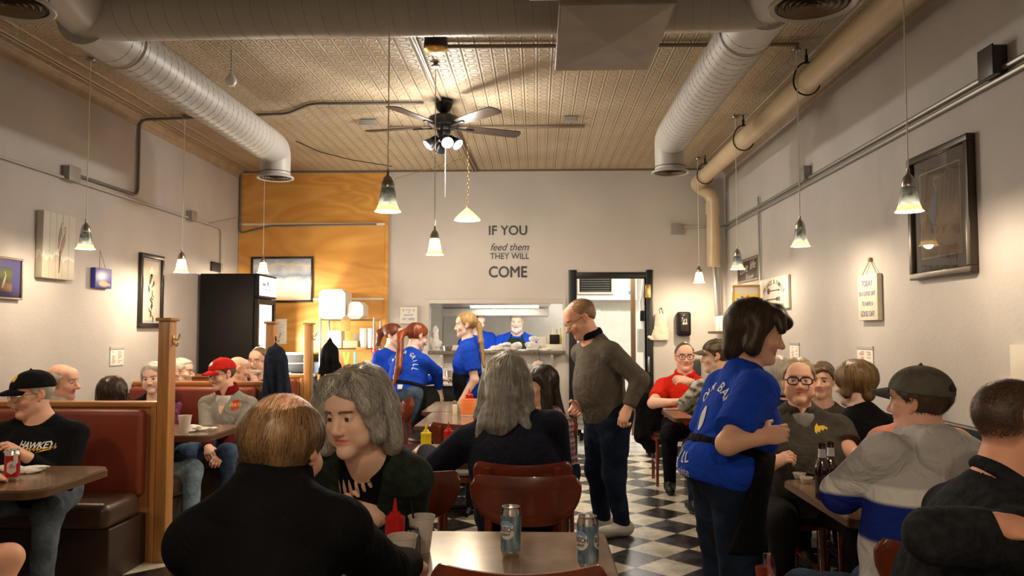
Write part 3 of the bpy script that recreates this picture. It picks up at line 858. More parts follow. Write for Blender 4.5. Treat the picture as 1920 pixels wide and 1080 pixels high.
def tin_mat():
    m, N, L, B = nt('pressed_tin')
    tc = N.new('ShaderNodeTexCoord'); sp = N.new('ShaderNodeSeparateXYZ'); L.new(tc.outputs['Object'], sp.inputs[0])
    def M(op, a, b=None, c=None):
        q = N.new('ShaderNodeMath'); q.operation = op
        for i, x in enumerate((a, b, c)):
            if x is None: continue
            if isinstance(x, (int, float)): q.inputs[i].default_value = x
            else: L.new(x, q.inputs[i])
        return q.outputs[0]
    P_ = 0.105
    u = M('SUBTRACT', M('FRACT', M('DIVIDE', sp.outputs['X'], P_)), 0.5); v = M('SUBTRACT', M('FRACT', M('DIVIDE', sp.outputs['Y'], P_)), 0.5)
    r = M('SQRT', M('ADD', M('MULTIPLY', u, u), M('MULTIPLY', v, v)))
    ring = M('SUBTRACT', 1.0, M('MINIMUM', 1.0, M('MULTIPLY', M('ABSOLUTE', M('SUBTRACT', r, 0.30)), 14.0)))
    au = M('ABSOLUTE', u); av = M('ABSOLUTE', v)
    rib = M('SUBTRACT', 1.0, M('MINIMUM', 1.0, M('MULTIPLY', M('SUBTRACT', 0.5, au), 14.0)))
    leaf = M('SUBTRACT', 1.0, M('MINIMUM', 1.0, M('MULTIPLY', M('ABSOLUTE', M('SUBTRACT', M('ADD', au, av), 0.62)), 16.0)))
    leaf = M('MULTIPLY', leaf, M('GREATER_THAN', av, 0.28))
    h = M('ADD', M('ADD', M('MULTIPLY', ring, 0.7), M('MULTIPLY', rib, 1.2)), M('MULTIPLY', leaf, 0.4))
    b = N.new('ShaderNodeBump'); b.inputs['Strength'].default_value = 0.9; b.inputs['Distance'].default_value = 0.011; L.new(h, b.inputs['Height']); L.new(b.outputs[0], B.inputs['Normal'])
    n = N.new('ShaderNodeTexNoise'); n.inputs['Scale'].default_value = 1.3; n.inputs['Detail'].default_value = 6; L.new(tc.outputs['Object'], n.inputs['Vector'])
    rp = N.new('ShaderNodeValToRGB'); rp.color_ramp.elements[0].position = 0.3; rp.color_ramp.elements[1].position = 0.7
    rp.color_ramp.elements[0].color = (0.40, 0.31, 0.20, 1); rp.color_ramp.elements[1].color = (0.54, 0.44, 0.30, 1); L.new(n.outputs['Fac'], rp.inputs['Fac']); L.new(rp.outputs[0], B.inputs['Base Color'])
    B.inputs['Roughness'].default_value = 0.55
    return m
FLOORM = floor_mat(); TIN = tin_mat()
o = struct(MB().box((XL - .2, YF - .2, -0.1), (XR + .2, YB + 0.02, 0.0)).build('floor', FLOORM))
o = struct(MB().box((XL - .2, YF - .2, ZC), (XR + .2, YB + .15, ZC + 0.1)).build('ceiling', TIN))
struct(MB().box((XL - .15, YF - .2, 0), (XL, YB + .15, ZC)).build('wall_left', PLASTER))
struct(MB().box((XR, YF - .2, 0), (XR + .15, YB + .15, ZC)).build('wall_right', PLASTER))
struct(MB().box((XL, YF - .15, 0), (XR, YF, ZC)).build('wall_front', PLASTER))
pb = lambda x, y, Y=YB: atY(x, y, Y)
WX0, WX1 = pb(805, 600).x, pb(1056, 600).x; WZ0, WZ1 = pb(900, 657).z, pb(900, 569).z
DX0, DX1 = pb(1082, 700).x, pb(1213, 700).x; DZ = pb(1140, 521).z
mb = MB(); y0, y1 = YB, YB + .15
for a, b, c, d in ((XL, WX0, 0, ZC), (WX0, WX1, 0, WZ0), (WX0, WX1, WZ1, ZC), (WX1, DX0, 0, ZC), (DX0, DX1, DZ, ZC), (DX1, XR, 0, ZC)):
    mb.box((a, y0, c), (b, y1, d))
struct(mb.build('wall_back', PLASTERB))
# black door frame round the kitchen doorway
BLKP = mat('black_paint', (0.008, 0.008, 0.009), rough=0.35, var=0.2)
FW = 0.095
mb = MB(); mb.rbox((DX0 - FW, YB - .02, 0), (DX0, YB + .17, DZ + FW), .006); mb.rbox((DX1, YB - .02, 0), (DX1 + FW * .8, YB + .17, DZ + FW), .006); mb.rbox((DX0 - .005, YB - .02, DZ), (DX1 + .005, YB + .17, DZ + FW * .7), .006)
fr = mb.build('door_1', BLKP); struct(fr)
BRASS = mat('brass', (0.75, 0.50, 0.18), rough=0.28, metal=1)
STEEL = mat('brushed_steel', (0.55, 0.54, 0.52), rough=0.32, metal=1, var=0.1, scale=30, stretch=(1, 1, 20))
hz = pb(1216, 546).z
MB().rbox((DX1 - .012, YB - .03, hz - .08), (DX1 + .05, YB - .018, hz + .08), .004).build('hinge', BRASS, fr)
sz = pb(1215, 683).z
MB().rbox((DX1 + .01, YB - .028, sz - .09), (DX1 + .03, YB - .02, sz + .09), .003).build('strike_plate', STEEL, fr)
# baseboards and cornice
BASEB = mat('dark_baseboard', (0.02, 0.018, 0.016), rough=0.5)
struct(MB().box((XL, YF, 0), (XL + .015, YB, .10)).build('baseboard_left', BASEB)); struct(MB().box((XR - .015, YF, 0), (XR, YB, .10)).build('baseboard_right', BASEB))
struct(MB().box((DX1 + FW, YB - .015, 0), (XR, YB, .10)).build('baseboard_back', BASEB))
COVE = mat('cornice_paint', (0.40, 0.31, 0.21), rough=0.5, var=0.1)
def cornice(x, sg):
    m = MB(); m.prism([(0, 0), (0.05, 0), (0.05, -.012), (0.035, -.02), (0.03, -.045), (0.012, -.055), (0.008, -.085), (0, -.09)], YB - YF, M=frameM((x, YF, ZC), (sg, 0, 0), (0, 0, 1), (0, 1, 0)))
    for q in (.12, .16, .30): m.tube([(x + sg * q, YF, ZC - .001), (x + sg * q, YB, ZC - .001)], .008, 6)
    return m
struct(cornice(XL, 1).build('trim_1', COVE)); struct(cornice(XR, -1).build('trim_2', COVE))
struct(MB().box((XL, YB - .014, ZC - .022), (XR, YB, ZC)).build('trim_3', mat('dark_edge_strip', (0.16, 0.12, 0.08), rough=.6)))

# plywood sheets on the left of the back wall
def ply_mat(name, c1, c2):
    m, N, L, B = nt(name); tc = N.new('ShaderNodeTexCoord'); mp = N.new('ShaderNodeMapping'); mp.inputs['Scale'].default_value = (0.35, 1, 1.1); L.new(tc.outputs['Object'], mp.inputs[0])
    n = N.new('ShaderNodeTexNoise'); n.inputs['Scale'].default_value = 1.6; n.inputs['Detail'].default_value = 2; n.inputs['Distortion'].default_value = 0.7; L.new(mp.outputs[0], n.inputs['Vector'])
    mm = N.new('ShaderNodeMath'); mm.operation = 'MULTIPLY'; mm.inputs[1].default_value = 9; L.new(n.outputs['Fac'], mm.inputs[0])
    fr_ = N.new('ShaderNodeMath'); fr_.operation = 'PINGPONG'; fr_.inputs[1].default_value = 0.5; L.new(mm.outputs[0], fr_.inputs[0])
    r = N.new('ShaderNodeValToRGB'); r.color_ramp.elements[0].color = rgb(c1); r.color_ramp.elements[1].color = rgb(c2); r.color_ramp.elements[1].position = .5; L.new(fr_.outputs[0], r.inputs['Fac'])
    L.new(r.outputs[0], B.inputs['Base Color']); B.inputs['Roughness'].default_value = 0.38; return m
PLY = ply_mat('varnished_plywood', (0.60, 0.28, 0.055), (0.72, 0.38, 0.095))
PX0, PX1 = XL + 0.005, pb(722, 500).x; PZ = [0.0, pb(600, 561).z, pb(600, 421).z, ZC - .03]
WHT = mat('white_strip', (0.75, 0.72, 0.62), rough=.45)
for k in range(3):
    q = MB().box((PX0, YB - .014, PZ[k] + .004), (PX1, YB - .001, PZ[k+1] - .004)).build('trim_%d' % (4 + k), PLY); struct(q)
    if k: struct(MB().rbox((PX0, YB - .03, PZ[k] - .014), (PX1, YB - .012, PZ[k] + .014), .005).build('trim_%d' % (7 + k), WHT))
struct(MB().rbox((PX1 - .004, YB - .03, 0), (PX1 + .045, YB - .001, ZC - .03), .004).build('trim_10', PLY))

# ------------------------------------------------------------------ kitchen beyond the opening
KW = mat('kitchen_wall_panel', (0.72, 0.70, 0.64), rough=0.35, var=0.05); KY = 12.6
KTILE = mat('pale_quarry_tile', (0.70, 0.68, 0.62), rough=.25, var=.06)
struct(MB().box((-1.75, YB + .02, -.1), (XR + .15, KY, 0.0)).build('floor_kitchen', KTILE))
struct(MB().box((-1.75, KY, 0), (XR + .15, KY + .1, 2.8)).build('wall_kitchen_back', KW)); struct(MB().box((-1.85, YB + .15, 0), (-1.75, KY, 2.8)).build('wall_kitchen_left', KW)); struct(MB().box((XR, YB + .15, 0), (XR + .1, KY, 2.8)).build('wall_kitchen_right', KW))
struct(MB().box((-1.75, YB + .15, 2.75), (XR + .15, KY, 2.85)).build('ceiling_kitchen', KW))
mb = MB()
for k in range(5): mb.box((1.35 - .9 + k * .33, YB + .06, 0.0), (1.35 - .9 + k * .33 + .008, KY, .0015))
for k in range(8): mb.box((-1.7, YB + .2 + k * .40, 0.0), (XR, YB + .208 + k * .40, .0015))
struct(mb.build('trim_11', mat('tile_grout', (.30, .28, .24), rough=.8)))
def area(name, loc, sx, sy, watt, color, parent=None, rot=(0, 0, 0)):
    l = bpy.data.lights.new(name, 'AREA'); l.shape = 'RECTANGLE'; l.size = sx; l.size_y = sy; l.energy = watt; l.color = color
    q = bpy.data.objects.new(name, l); COL.objects.link(q); q.location = loc; q.rotation_euler = rot
    if parent is not None: q.parent = parent; q.matrix_parent_inverse = world(parent).inverted()
    return q
def point(name, loc, watt, color, rad, parent=None):
    l = bpy.data.lights.new(name, 'POINT'); l.energy = watt; l.color = color; l.shadow_soft_size = rad
    q = bpy.data.objects.new(name, l); COL.objects.link(q); q.location = loc
    if parent is not None: q.parent = parent; q.matrix_parent_inverse = world(parent).inverted()
    return q
DIFF = emis('fluorescent_diffuser', (1.0, 0.93, 0.80), 4.0)
for nm, (x, y, lx) in (('by the kitchen pass', (-.2, 10.6, 1.2)), ('by the kitchen doorway', (1.35, 11.0, .9))):
    e = empty('ceiling_light', (x, y, 2.75), 'fluorescent kitchen ceiling light ' + nm, 'light')
    MB().rbox((x - lx/2, y - .15, 2.68), (x + lx/2, y + .15, 2.75), .01).build('housing', mat('white_enamel', (.75, .75, .72), rough=.35), e)
    MB().rbox((x - lx/2 + .02, y - .13, 2.665), (x + lx/2 - .02, y + .13, 2.682), .006).build('diffuser', DIFF, e)
    area('light_tube', (x, y, 2.65), lx, .25, KITCHEN_W, COOLW, e)
# ------------------------------------------------------------------ ducts, pipes, conduit
DUCT = mat('painted_spiral_duct', (0.50, 0.48, 0.45), rough=0.45, var=0.05, scale=4)
SEAM = mat('duct_seam', (0.38, 0.35, 0.30), rough=0.5)
GRILLE = mat('dusty_grille', (0.20, 0.14, 0.08), rough=0.6, var=.2)
DARK = mat('dark_void', (0.006, 0.005, 0.004), rough=.8)
def arc_path(a, b, c, n=10):
    """straight a->corner b->c with a rounded corner"""
    a, b, c = Vector(a), Vector(b), Vector(c); return a, b, c
def bend(pts, r, n=9):
    pts = [Vector(p) for p in pts]; out = [pts[0]]
    for i in range(1, len(pts) - 1):
        d0 = (pts[i-1] - pts[i]).normalized(); d1 = (pts[i+1] - pts[i]).normalized(); rr = min(r, (pts[i-1]-pts[i]).length*.49, (pts[i+1]-pts[i]).length*.49)
        p0, p1 = pts[i] + d0 * rr, pts[i] + d1 * rr
        for k in range(n + 1):
            t = k / n; out.append((1-t)**2 * p0 + 2*t*(1-t) * pts[i] + t*t * p1)
    out.append(pts[-1]); return out
def helix(a, b, r, pitch, n=20):
    a, b = Vector(a), Vector(b); d = b - a; L_ = d.length; d.normalize(); x = d.orthogonal().normalized(); y = d.cross(x); k = int(L_ / pitch * n)
    return [a + d * (L_ * i / k) + (x * math.cos(2*PI*i/n) + y * math.sin(2*PI*i/n)) * r for i in range(k + 1)]
def vent(e, c, r, depth=.05):
    """round ceiling diffuser, face down, with concentric blades"""
    MB().lathe([(r*.80, .10), (r*.82, .03), (r, .012), (r*1.02, 0), (r*.98, -.004), (r*.86, .004)], 36, c, caps=False).build('flange', DUCT, e)
    for k in range(5):
        q = r * (.80 - .155 * k)
        MB().lathe([(q, .004), (q - .022*r/.15, .030), (q - .026*r/.15, .028), (q - .004, .0)], 32, c, caps=False).build('ring_blade', GRILLE, e)
    MB().lathe([(0.001, .05), (r*.84, .05), (r*.84, .054), (0.001, .054)], 32, c).build('throat', DARK, e)
RD = .14
def long_duct(X, Yj, z, Yv, zv, label, side):
    e = empty('spiral_duct', (X, Yj, z), label, 'duct', 'spiral ceiling ducts')
    b0 = (X, Yv - .42, z)
    MB().tube([(X, Yj - .02, z), b0], RD, 32).build('duct_run', DUCT, e)
    MB().tube(helix((X, Yj + .2, z), b0, RD, .085), .0022, 5).build('seam', SEAM, e)
    P = bend([(X, Yv - .44, z), (X, Yv, z), (X, Yv, zv)], .26, 10)
    MB().tube(P, RD, 32, radii=[RD + (.125 - RD) * i / (len(P)-1) for i in range(len(P))]).build('elbow', DUCT, e)
    MB().lathe([(RD + .004, 0), (RD + .008, .006), (RD + .004, .012)], 32, M=frameM((X, Yj + .33, z), (1, 0, 0), (0, 0, 1), (0, 1, 0)), caps=False).build('joint_band', SEAM, e)
    vent(e, (X, Yv, zv - .01), .155)
    return e
long_duct(-2.27, 3.8, 3.02, 6.68, 2.78, 'cream spiral duct running along the left wall to a round vent', -1)
long_duct(1.12, 3.8, 3.05, 6.56, 2.78, 'cream spiral duct beside the plastic pipe on the right', 1)
e = empty('spiral_duct', (-.6, 3.8, 3.05), 'spiral duct crossing the ceiling at the top of the photo', 'duct', 'spiral ceiling ducts')
MB().tube([(-2.27, 3.8, 3.05), (1.12, 3.8, 3.06)], RD, 32).build('duct_run', DUCT, e)
MB().tube(helix((-2.1, 3.8, 3.05), (1.0, 3.8, 3.06), RD, .085), .0022, 5).build('seam', SEAM, e)
for px, lab in ((18, 'round ceiling vent in the upper left corner'), (1523, 'round ceiling vent at upper right above the plastic pipe')):
    c = atY(px, 12, 2.96); e = empty('ceiling_vent', c, lab, 'vent', 'round air vents')
    tgt = (-2.27, 3.8, 3.05) if px < 900 else (1.12, 3.8, 3.06)
    MB().tube(bend([tgt, (c.x, 2.98, 3.06), (c.x, 2.96, c.z + .02)], .22, 10), .13, 28).build('neck', DUCT, e)
    vent(e, tuple(c), .160)
# plastic drain pipe on hangers
PVC = mat('cream_pvc', (0.62, 0.50, 0.32), rough=0.28, var=0.06, scale=3)
IRON = mat('dark_iron', (0.03, 0.025, 0.02), rough=0.5, metal=.6)
px_, pz_ = 1.85, 3.15; e = empty('drain_pipe', (px_, 6, pz_), 'cream plastic drain pipe hung along the right wall', 'pipe'); R_ = .078
MB().tube(bend([(px_, YF + .05, pz_ + .02), (px_, 9.12, pz_), (2.05, 9.12, pz_ - .12), (2.05, 9.14, 2.19)], .13, 8), R_, 28).build('pipe_run', PVC, e)
MB().tube([(2.05, 9.14, 2.80), (2.05, 9.14, 2.93)], R_ + .008, 28).build('coupling', PVC, e)
MB().tube([(px_, 8.55, pz_), (px_, 8.70, pz_)], R_ + .006, 28).build('coupling', PVC, e)
MB().tube([(2.06, 9.16, 2.2), (2.08, 9.18, 1.75), (2.13, 9.22, 1.1)], .022, 10).build('drop_tube', mat('galvanised', (.42, .42, .40), rough=.4, metal=.8), e)
for y, sk in ((3.5, 0), (5.35, .03), (7.0, .02), (8.6, .01)):
    h_ = MB(); h_.tube([(px_, y, ZC), (px_, y, pz_ + .16)], .006, 6)
    pts = [(px_ + math.sin(a) * (R_ + .012), y, pz_ + math.cos(a) * (R_ + .012) * (1.55 if math.cos(a) > 0 else 1.0)) for a in np.linspace(0, 2*PI, 29)[:-1]]
    h_.tube(pts, .006, 6, closed=True); hh = h_.build('hanger', IRON, e)
    MB().tube([(px_, y, pz_ + .13), (px_, y, pz_ + .19)], .012, 8).build('clevis', IRON, hh)
# conduit
GALV = mat('galvanised', (.42, .42, .40), rough=.4, metal=.8); PAINTC = mat('painted_conduit', (.46, .44, .42), rough=.4); TANC = mat('dusty_conduit', (.24, .18, .12), rough=.5)
def conduit(label, paths, m, r=.011, clips=(), bendr=.08):
    e = tag(MB_multi(paths, r, bendr).build('conduit', m), label, 'conduit', 'wall and ceiling conduit')
    for c, ax in clips:
        q = Vector(c); ax = Vector(ax); MB().rbox((-.018, -.01, -.018), (.018, .022, .018), .004, M=frameM(q, (ax.y, ax.x, 0) if abs(ax.z) < .9 else (1, 0, 0), ax, (0, 0, 1))).build('clip', m, e)
    return e
def MB_multi(paths, r, bendr):
    m = MB()
    for p in paths: m.tube(bend(p, bendr, 6), r, 8)
    return m
conduit('thin conduit along the left wall with a drop at its far end', [[(XL + .02, YF + .1, 2.61), (XL + .02, 8.75, 2.61), (XL + .02, 8.75, .3)]], PAINTC)
conduit('dark conduit climbing the left wall and crossing to the ceiling fan', [[(XL + .02, 5.85, 2.66), (XL + .02, 6.87, 2.66), (XL + .02, 6.87, ZC - .03), (-2.2, 6.75, ZC - .02), (-1.9, 6.46, ZC - .02), (-.95, 6.46, ZC - .02)]], mat('grey_conduit', (.14, .13, .12), rough=.5), r=.013)
conduit('pair of metal conduits along the right wall under the pipe', [[(XR - .02, YF + .1, 2.70), (XR - .02, 9.2, 2.68)], [(XR - .02, YF + .1, 2.655), (XR - .02, 9.2, 2.635)]], GALV, r=.014)
conduit('upright conduit dropping down the right wall beside the chalkboard', [[(XR - .022, 7.8, 2.78), (XR - .022, 7.8, 1.2)]], GALV)
conduit('conduit bending down in the far right corner', [[(XR - .03, 9.2, 2.67), (2.12, 9.24, 2.67), (2.14, 9.26, 2.4), (2.15, 9.26, .5)]], PAINTC, r=.013)
conduit('dark upright conduit in the far left corner', [[(XL + .03, YB - .04, ZC), (XL + .03, YB - .04, 2.62), (XL + .4, YB - .04, 2.71), (PX1 - .1, YB - .045, 2.72)]], mat('grey_conduit', (.14, .13, .12), rough=.5), bendr=.05)
conduit('ceiling conduit from the junction box towards the right wall', [[(-.70, 5.16, ZC - .02), (1.75, 5.2, ZC - .02)]], TANC, r=.014)
conduit('ceiling conduit behind the fan ending in a small box', [[(-1.4, 7.27, ZC - .02), (.45, 7.27, ZC - .02)]], TANC, r=.016)
conduit('pair of ceiling conduits running lengthwise over the fan', [[(-.83, 3.9, ZC - .02), (-.76, YB - .02, ZC - .02)], [(-.79, 3.9, ZC - .02), (-.80, 6.3, ZC - .02), (-.72, YB - .02, ZC - .02)]], TANC, r=.013)
conduit('short conduit from the wall box behind the drain pipe', [[(pb(1275, 426).x, YB - .03, pb(1275, 426).z), (1.98, YB - .03, pb(1275, 426).z)]], PAINTC)
BOXM = mat('junction_box_grey', (.33, .32, .29), rough=.45, metal=.3); BOXD = mat('junction_box_dark', (.05, .045, .04), rough=.4, metal=.3)
def jbox(c, sx, sy, sz, m, lab):
    e = empty('junction_box', c, lab, 'box', 'electrical boxes'); c = Vector(c)
    MB().rbox(c - Vector((sx, sy, sz)), c + Vector((sx, sy, sz)), .006).build('box_body', m, e)
    d = Vector((1, 0, 0)) if c.x < -3 else (Vector((-1, 0, 0)) if c.x > 2 else (Vector((0, 0, -1)) if c.z > 3.2 else Vector((0, -1, 0))))
    ext = Vector((abs(d.x) * .004 + (1-abs(d.x)) * sx * 1.06, abs(d.y) * .004 + (1-abs(d.y)) * sy * 1.06, abs(d.z) * .004 + (1-abs(d.z)) * sz * 1.06))
    cc = c + Vector((d.x * sx, d.y * sy, d.z * sz)); MB().rbox(cc - ext, cc + ext, .002).build('cover_plate', m, e)
p = atX(133, 326, XL + .03); jbox(p, .03, .07, .055, BOXM, 'grey junction box on the left wall conduit near the heron board')
p = atX(359, 405, XL + .03); jbox(p, .03, .06, .05, BOXM, 'small grey box on the left wall above the cooler')
p = atX(1862, 118, XR - .035); jbox(p, .035, .06, .07, BOXD, 'dark junction box above the right wall conduit near the heron picture')
p = atX(1511, 325, XR - .03); jbox(p, .03, .05, .055, BOXM, 'small grey box halfway along the right wall conduit')
p = pb(1267, 430); jbox((p.x, YB - .03, p.z), .06, .03, .06, BOXM, 'square grey box on the back wall left of the drain pipe')
p = atZ(690, 230, ZC - .03); jbox(p, .075, .03, .025, BOXM, 'flat box on the ceiling left of the fan')
p = atZ(1070, 223, ZC - .025); jbox(p, .06, .03, .02, BOXM, 'flat box on the ceiling right of the fan')
c = atZ(817, 86, ZC - .05); e = empty('junction_box', c, 'round ceiling box with brass lower rim ahead of the fan', 'box', 'electrical boxes')
MB().lathe([(.075, .05), (.08, -.01), (.07, -.02)], 20, c).build('box_body', BOXD, e); MB().lathe([(.074, -.014), (.082, -.03), (.06, -.045), (.001, -.05)], 20, c).build('brass_rim', BRASS, e)
# square metal ceiling panel
a0, a1 = atZ(1040, 135, 2.74), atZ(1216, 134, 2.74); b0 = atZ(1040, 10, 2.74)
x0, x1, y1_, y0_ = a0.x, a1.x, a0.y, b0.y; xm, ym = (x0+x1)/2, (y0_+y1_)/2
e = empty('ceiling_panel', (xm, ym, 2.74), 'square metal ceiling panel with a folded pyramid face', 'panel')
PANEL = mat('tan_panel', (0.30, 0.25, 0.19), rough=.45, var=.08)
MB().rbox((x0, y0_, 2.745), (x1, y1_, 2.78), .004).build('frame', PANEL, e)
m = MB(); m.add([(x0+.01, y0_+.01, 2.744), (x1-.01, y0_+.01, 2.744), (x1-.01, y1_-.01, 2.744), (x0+.01, y1_-.01, 2.744), (xm, ym, 2.726)], [(0,1,4),(1,2,4),(2,3,4),(3,0,4)])
m.build('pyramid_face', PANEL, e, smooth=False)
for x in (x0+.05, x1-.05):
    for y in (y0_+.05, y1_-.05): MB().tube([(x, y, 2.77), (x, y, ZC if y < ym else 2.925)], .005, 6).build('hanger_rod', IRON, e)
MB().rbox((x0 - .12, y0_ - .06, 2.785), (x1 + .05, y0_ + .06, 2.82), .004).build('lamp_rail', mat('white_enamel', (.75,.75,.72), rough=.35), e)
# smoke detector-like bulb on a chain
c = atY(433, 150, 5.2); e = empty('pull_chain', (c.x, c.y, c.z), 'white bulb-shaped pull hanging on a bead chain by the left duct', 'pull')
m = MB()
for k in range(int((ZC - c.z - .04) / .022)): m.sphere((c.x, c.y, c.z + .045 + k * .022), .006, 8, 5)
m.tube([(c.x, c.y, c.z + .03), (c.x, c.y, ZC)], .002, 5); m.build('bead_chain', mat('dull_chain', (.25,.23,.2), rough=.4, metal=.7), e)
MB().lathe([(.001, -.045), (.022, -.042), (.036, -.02), (.038, 0), (.026, .025), (.014, .04), (.010, .048), (.001, .05)], 20, c).build('pull_knob', mat('white_plastic', (.75,.74,.70), rough=.35), e)
# loose wires and the swag chain
def wire(lab, pts, r, m, nm='wire'): return tag(MB().tube(pts, r, 6).build(nm, m), lab, 'wire')
def sag(a, b, s, n=14):
    a, b = Vector(a), Vector(b); return [a.lerp(b, i/n) - Vector((0, 0, s * 4 * (i/n) * (1 - i/n))) for i in range(n + 1)]
A_ = atX(392, 418, XL + .04); B_ = atZ(875, 294, ZC - .01)
GCH = mat('aged_gold_chain', (.45, .30, .12), rough=.4, metal=.8)
def chain(pts, r):
    m = MB(); pts = [Vector(p) for p in pts]
    # resample into links
    seg = []; acc = 0
    for i in range(len(pts) - 1):
        L_ = (pts[i+1] - pts[i]).length; k = max(1, int(L_ / .034))
        for j in range(k): seg.append((pts[i].lerp(pts[i+1], j/k), pts[i].lerp(pts[i+1], (j+1)/k)))
    for i, (a, b) in enumerate(seg):
        d = (b - a).normalized(); x = d.orthogonal().normalized(); y = d.cross(x); s_ = x if i % 2 else y; mid = (a + b) / 2; hl = (b - a).length * .62
        m.tube([mid + d * (hl * math.cos(q)) + s_ * (.008 * math.sin(q)) for q in np.linspace(0, 2*PI, 9)[:-1]], r, 4, closed=True)
    return m
tag(chain(sag(A_, B_, .05), .0022).build('swag_chain', GCH), 'gold chain swagged from the left wall to the ceiling behind the fan', 'chain')
wire('loose wire on the ceiling left of the fan', [atZ(555, 265, ZC - .006), atZ(600, 285, ZC - .006), atZ(660, 300, ZC - .006), atZ(735, 312, ZC - .006)], .004, DARK)
# ------------------------------------------------------------------ lamps
CHROME = mat('satin_nickel', (.50, .48, .45), rough=.25, metal=1)
CORD = mat('clear_cord', (.80, .76, .62), rough=.3)
def shade_mat(name, c, tr, dark):
    m, N, L, B = nt(name); out = N['Material Output']; tc = N.new('ShaderNodeTexCoord')
    n = N.new('ShaderNodeTexNoise'); n.inputs['Scale'].default_value = 14; n.inputs['Detail'].default_value = 5; n.inputs['Distortion'].default_value = 2; L.new(tc.outputs['Object'], n.inputs['Vector'])
    r = N.new('ShaderNodeValToRGB'); r.color_ramp.elements[0].position = .35; r.color_ramp.elements[1].position = .62; r.color_ramp.elements[0].color = rgb(dark); r.color_ramp.elements[1].color = rgb(c); L.new(n.outputs['Fac'], r.inputs['Fac'])
    L.new(r.outputs[0], B.inputs['Base Color']); B.inputs['Roughness'].default_value = .25
    t = N.new('ShaderNodeBsdfTranslucent'); L.new(r.outputs[0], t.inputs['Color']); mx = N.new('ShaderNodeMixShader'); mx.inputs[0].default_value = tr
    L.new(B.outputs[0], mx.inputs[1]); L.new(t.outputs[0], mx.inputs[2]); L.new(mx.outputs[0], out.inputs['Surface']); return m
MARBLE = shade_mat('marbled_glass', (.17, .20, .21), .05, (.05, .06, .07)); FROST = shade_mat('frosted_glass', (.85, .72, .50), .55, (.8, .66, .45))
RIMG = shade_mat('lit_glass_rim', (.9, .78, .55), .5, (.85, .7, .45))
BULB = emis('warm_bulb', (1.0, .74, .40), 9.0)
def pendant(px, py, Y, label, white=False, watt=PEND_W): return pendant_proto(atY(px, py, Y), label, white, watt)
def pendant_proto(c, label, white, watt):
    z = c.z; e = empty('pendant_lamp', (c.x, c.y, z), label, 'lamp', 'bell pendant lamps')
    MB().tube([(c.x, c.y, z + .195), (c.x, c.y, ZC - .03)], .0032, 6).build('cord', CORD, e)
    MB().lathe([(.03, 0), (.032, .012), (.012, .03), (.001, .03)], 16, (c.x, c.y, ZC - .03)).build('ceiling_cup', CHROME, e)
    MB().lathe([(.031, .115), (.033, .125), (.030, .145), (.022, .165), (.010, .178), (.007, .185), (.007, .205), (.001, .206)], 20, c, caps=False).build('socket_cap', CHROME, e)
    prof = [(.030, .122), (.036, .10), (.040, .07), (.044, .045), (.048, .03)]
    s_ = MB().lathe(prof, 28, c, caps=False).build('shade', FROST if white else MARBLE, e)
    MB().lathe([(.048, .03), (.055, .012), (.065, 0), (.063, .0005), (.053, .013), (.046, .03)], 28, c, caps=False).build('rim', FROST if white else RIMG, s_)
    MB().lathe([(.001, .022), (.017, .026), (.026, .042), (.024, .06), (.013, .08), (.012, .115)], 16, c, caps=False).build('bulb', BULB, e)
    point('lamp_light', (c.x, c.y, z + .012), watt * (1.9 if white else 1.0), WARM, .03, e)
    return e
pendant(727, 397, 3.75, 'large marbled glass pendant lamp nearest the camera, left of the fan')
pendant(815, 478, 5.55, 'glowing white pendant lamp hanging below the ceiling fan', True)
pendant(160, 467, 5.35, 'marbled glass pendant lamp beside the heron board', )
pendant(340, 511, 6.85, 'glowing white pendant lamp hanging in front of the black cooler', True)
pendant(493, 512, 8.62, 'small pendant lamp glowing behind the lit cooler sign', True, PEND_W * 1.7)
pendant(1705, 397, 3.72, 'marbled glass pendant lamp in front of the right wall heron picture')
pendant(1501, 462, 5.3, 'marbled glass pendant lamp left of the good day sign, second on the right')
pendant(1383, 505, 7.0, 'marbled glass pendant lamp in front of the chalkboard sign')
pendant(1311, 530, 8.7, 'glowing white pendant lamp by the drain pipe, farthest on the right', True)
# unseen pendants added to light the foreground, beyond the visible rows
def added_pendant(x, y, z, label): q = pendant_proto(Vector((x, y, z)), label, False, PEND_W * (.8 if z < 2.1 else 1.35))
for x, y, lab in ((-2.97, 3.5, 'added fill pendant lamp over the nearest booth'), (-.70, .75, 'added fill pendant lamp above the photographer'), (.45, .3, 'added fill pendant lamp above the right of the photographer'), (-.7, -1.0, 'added fill pendant lamp behind the photographer')): added_pendant(x, y, 2.03 if y > 1 else 2.2, lab)
# cone lamp on a chain
c = atY(876, 413, 7.4); e = empty('cone_lamp', c, 'white cone shade lamp hung on a gold chain', 'lamp')
chain([(c.x, c.y, c.z + .125), (c.x + .01, c.y, (c.z + ZC) / 2), (c.x, c.y, ZC)], .0022).build('chain', GCH, e)
MB().lathe([(.012, .125), (.016, .115), (.03, .10), (.075, .06), (.122, .012), (.126, 0), (.121, .003), (.072, .05), (.028, .09)], 32, c, caps=False).build('shade', FROST, e)
MB().lathe([(.018, .09), (.02, .11), (.008, .128), (.001, .13)], 16, c).build('socket_cap', BRASS, e)
MB().sphere((c.x, c.y, c.z + .03), .028, 16, 10).build('bulb', BULB, e); point('lamp_light', (c.x, c.y, c.z - .012), 45, WARM, .035, e)
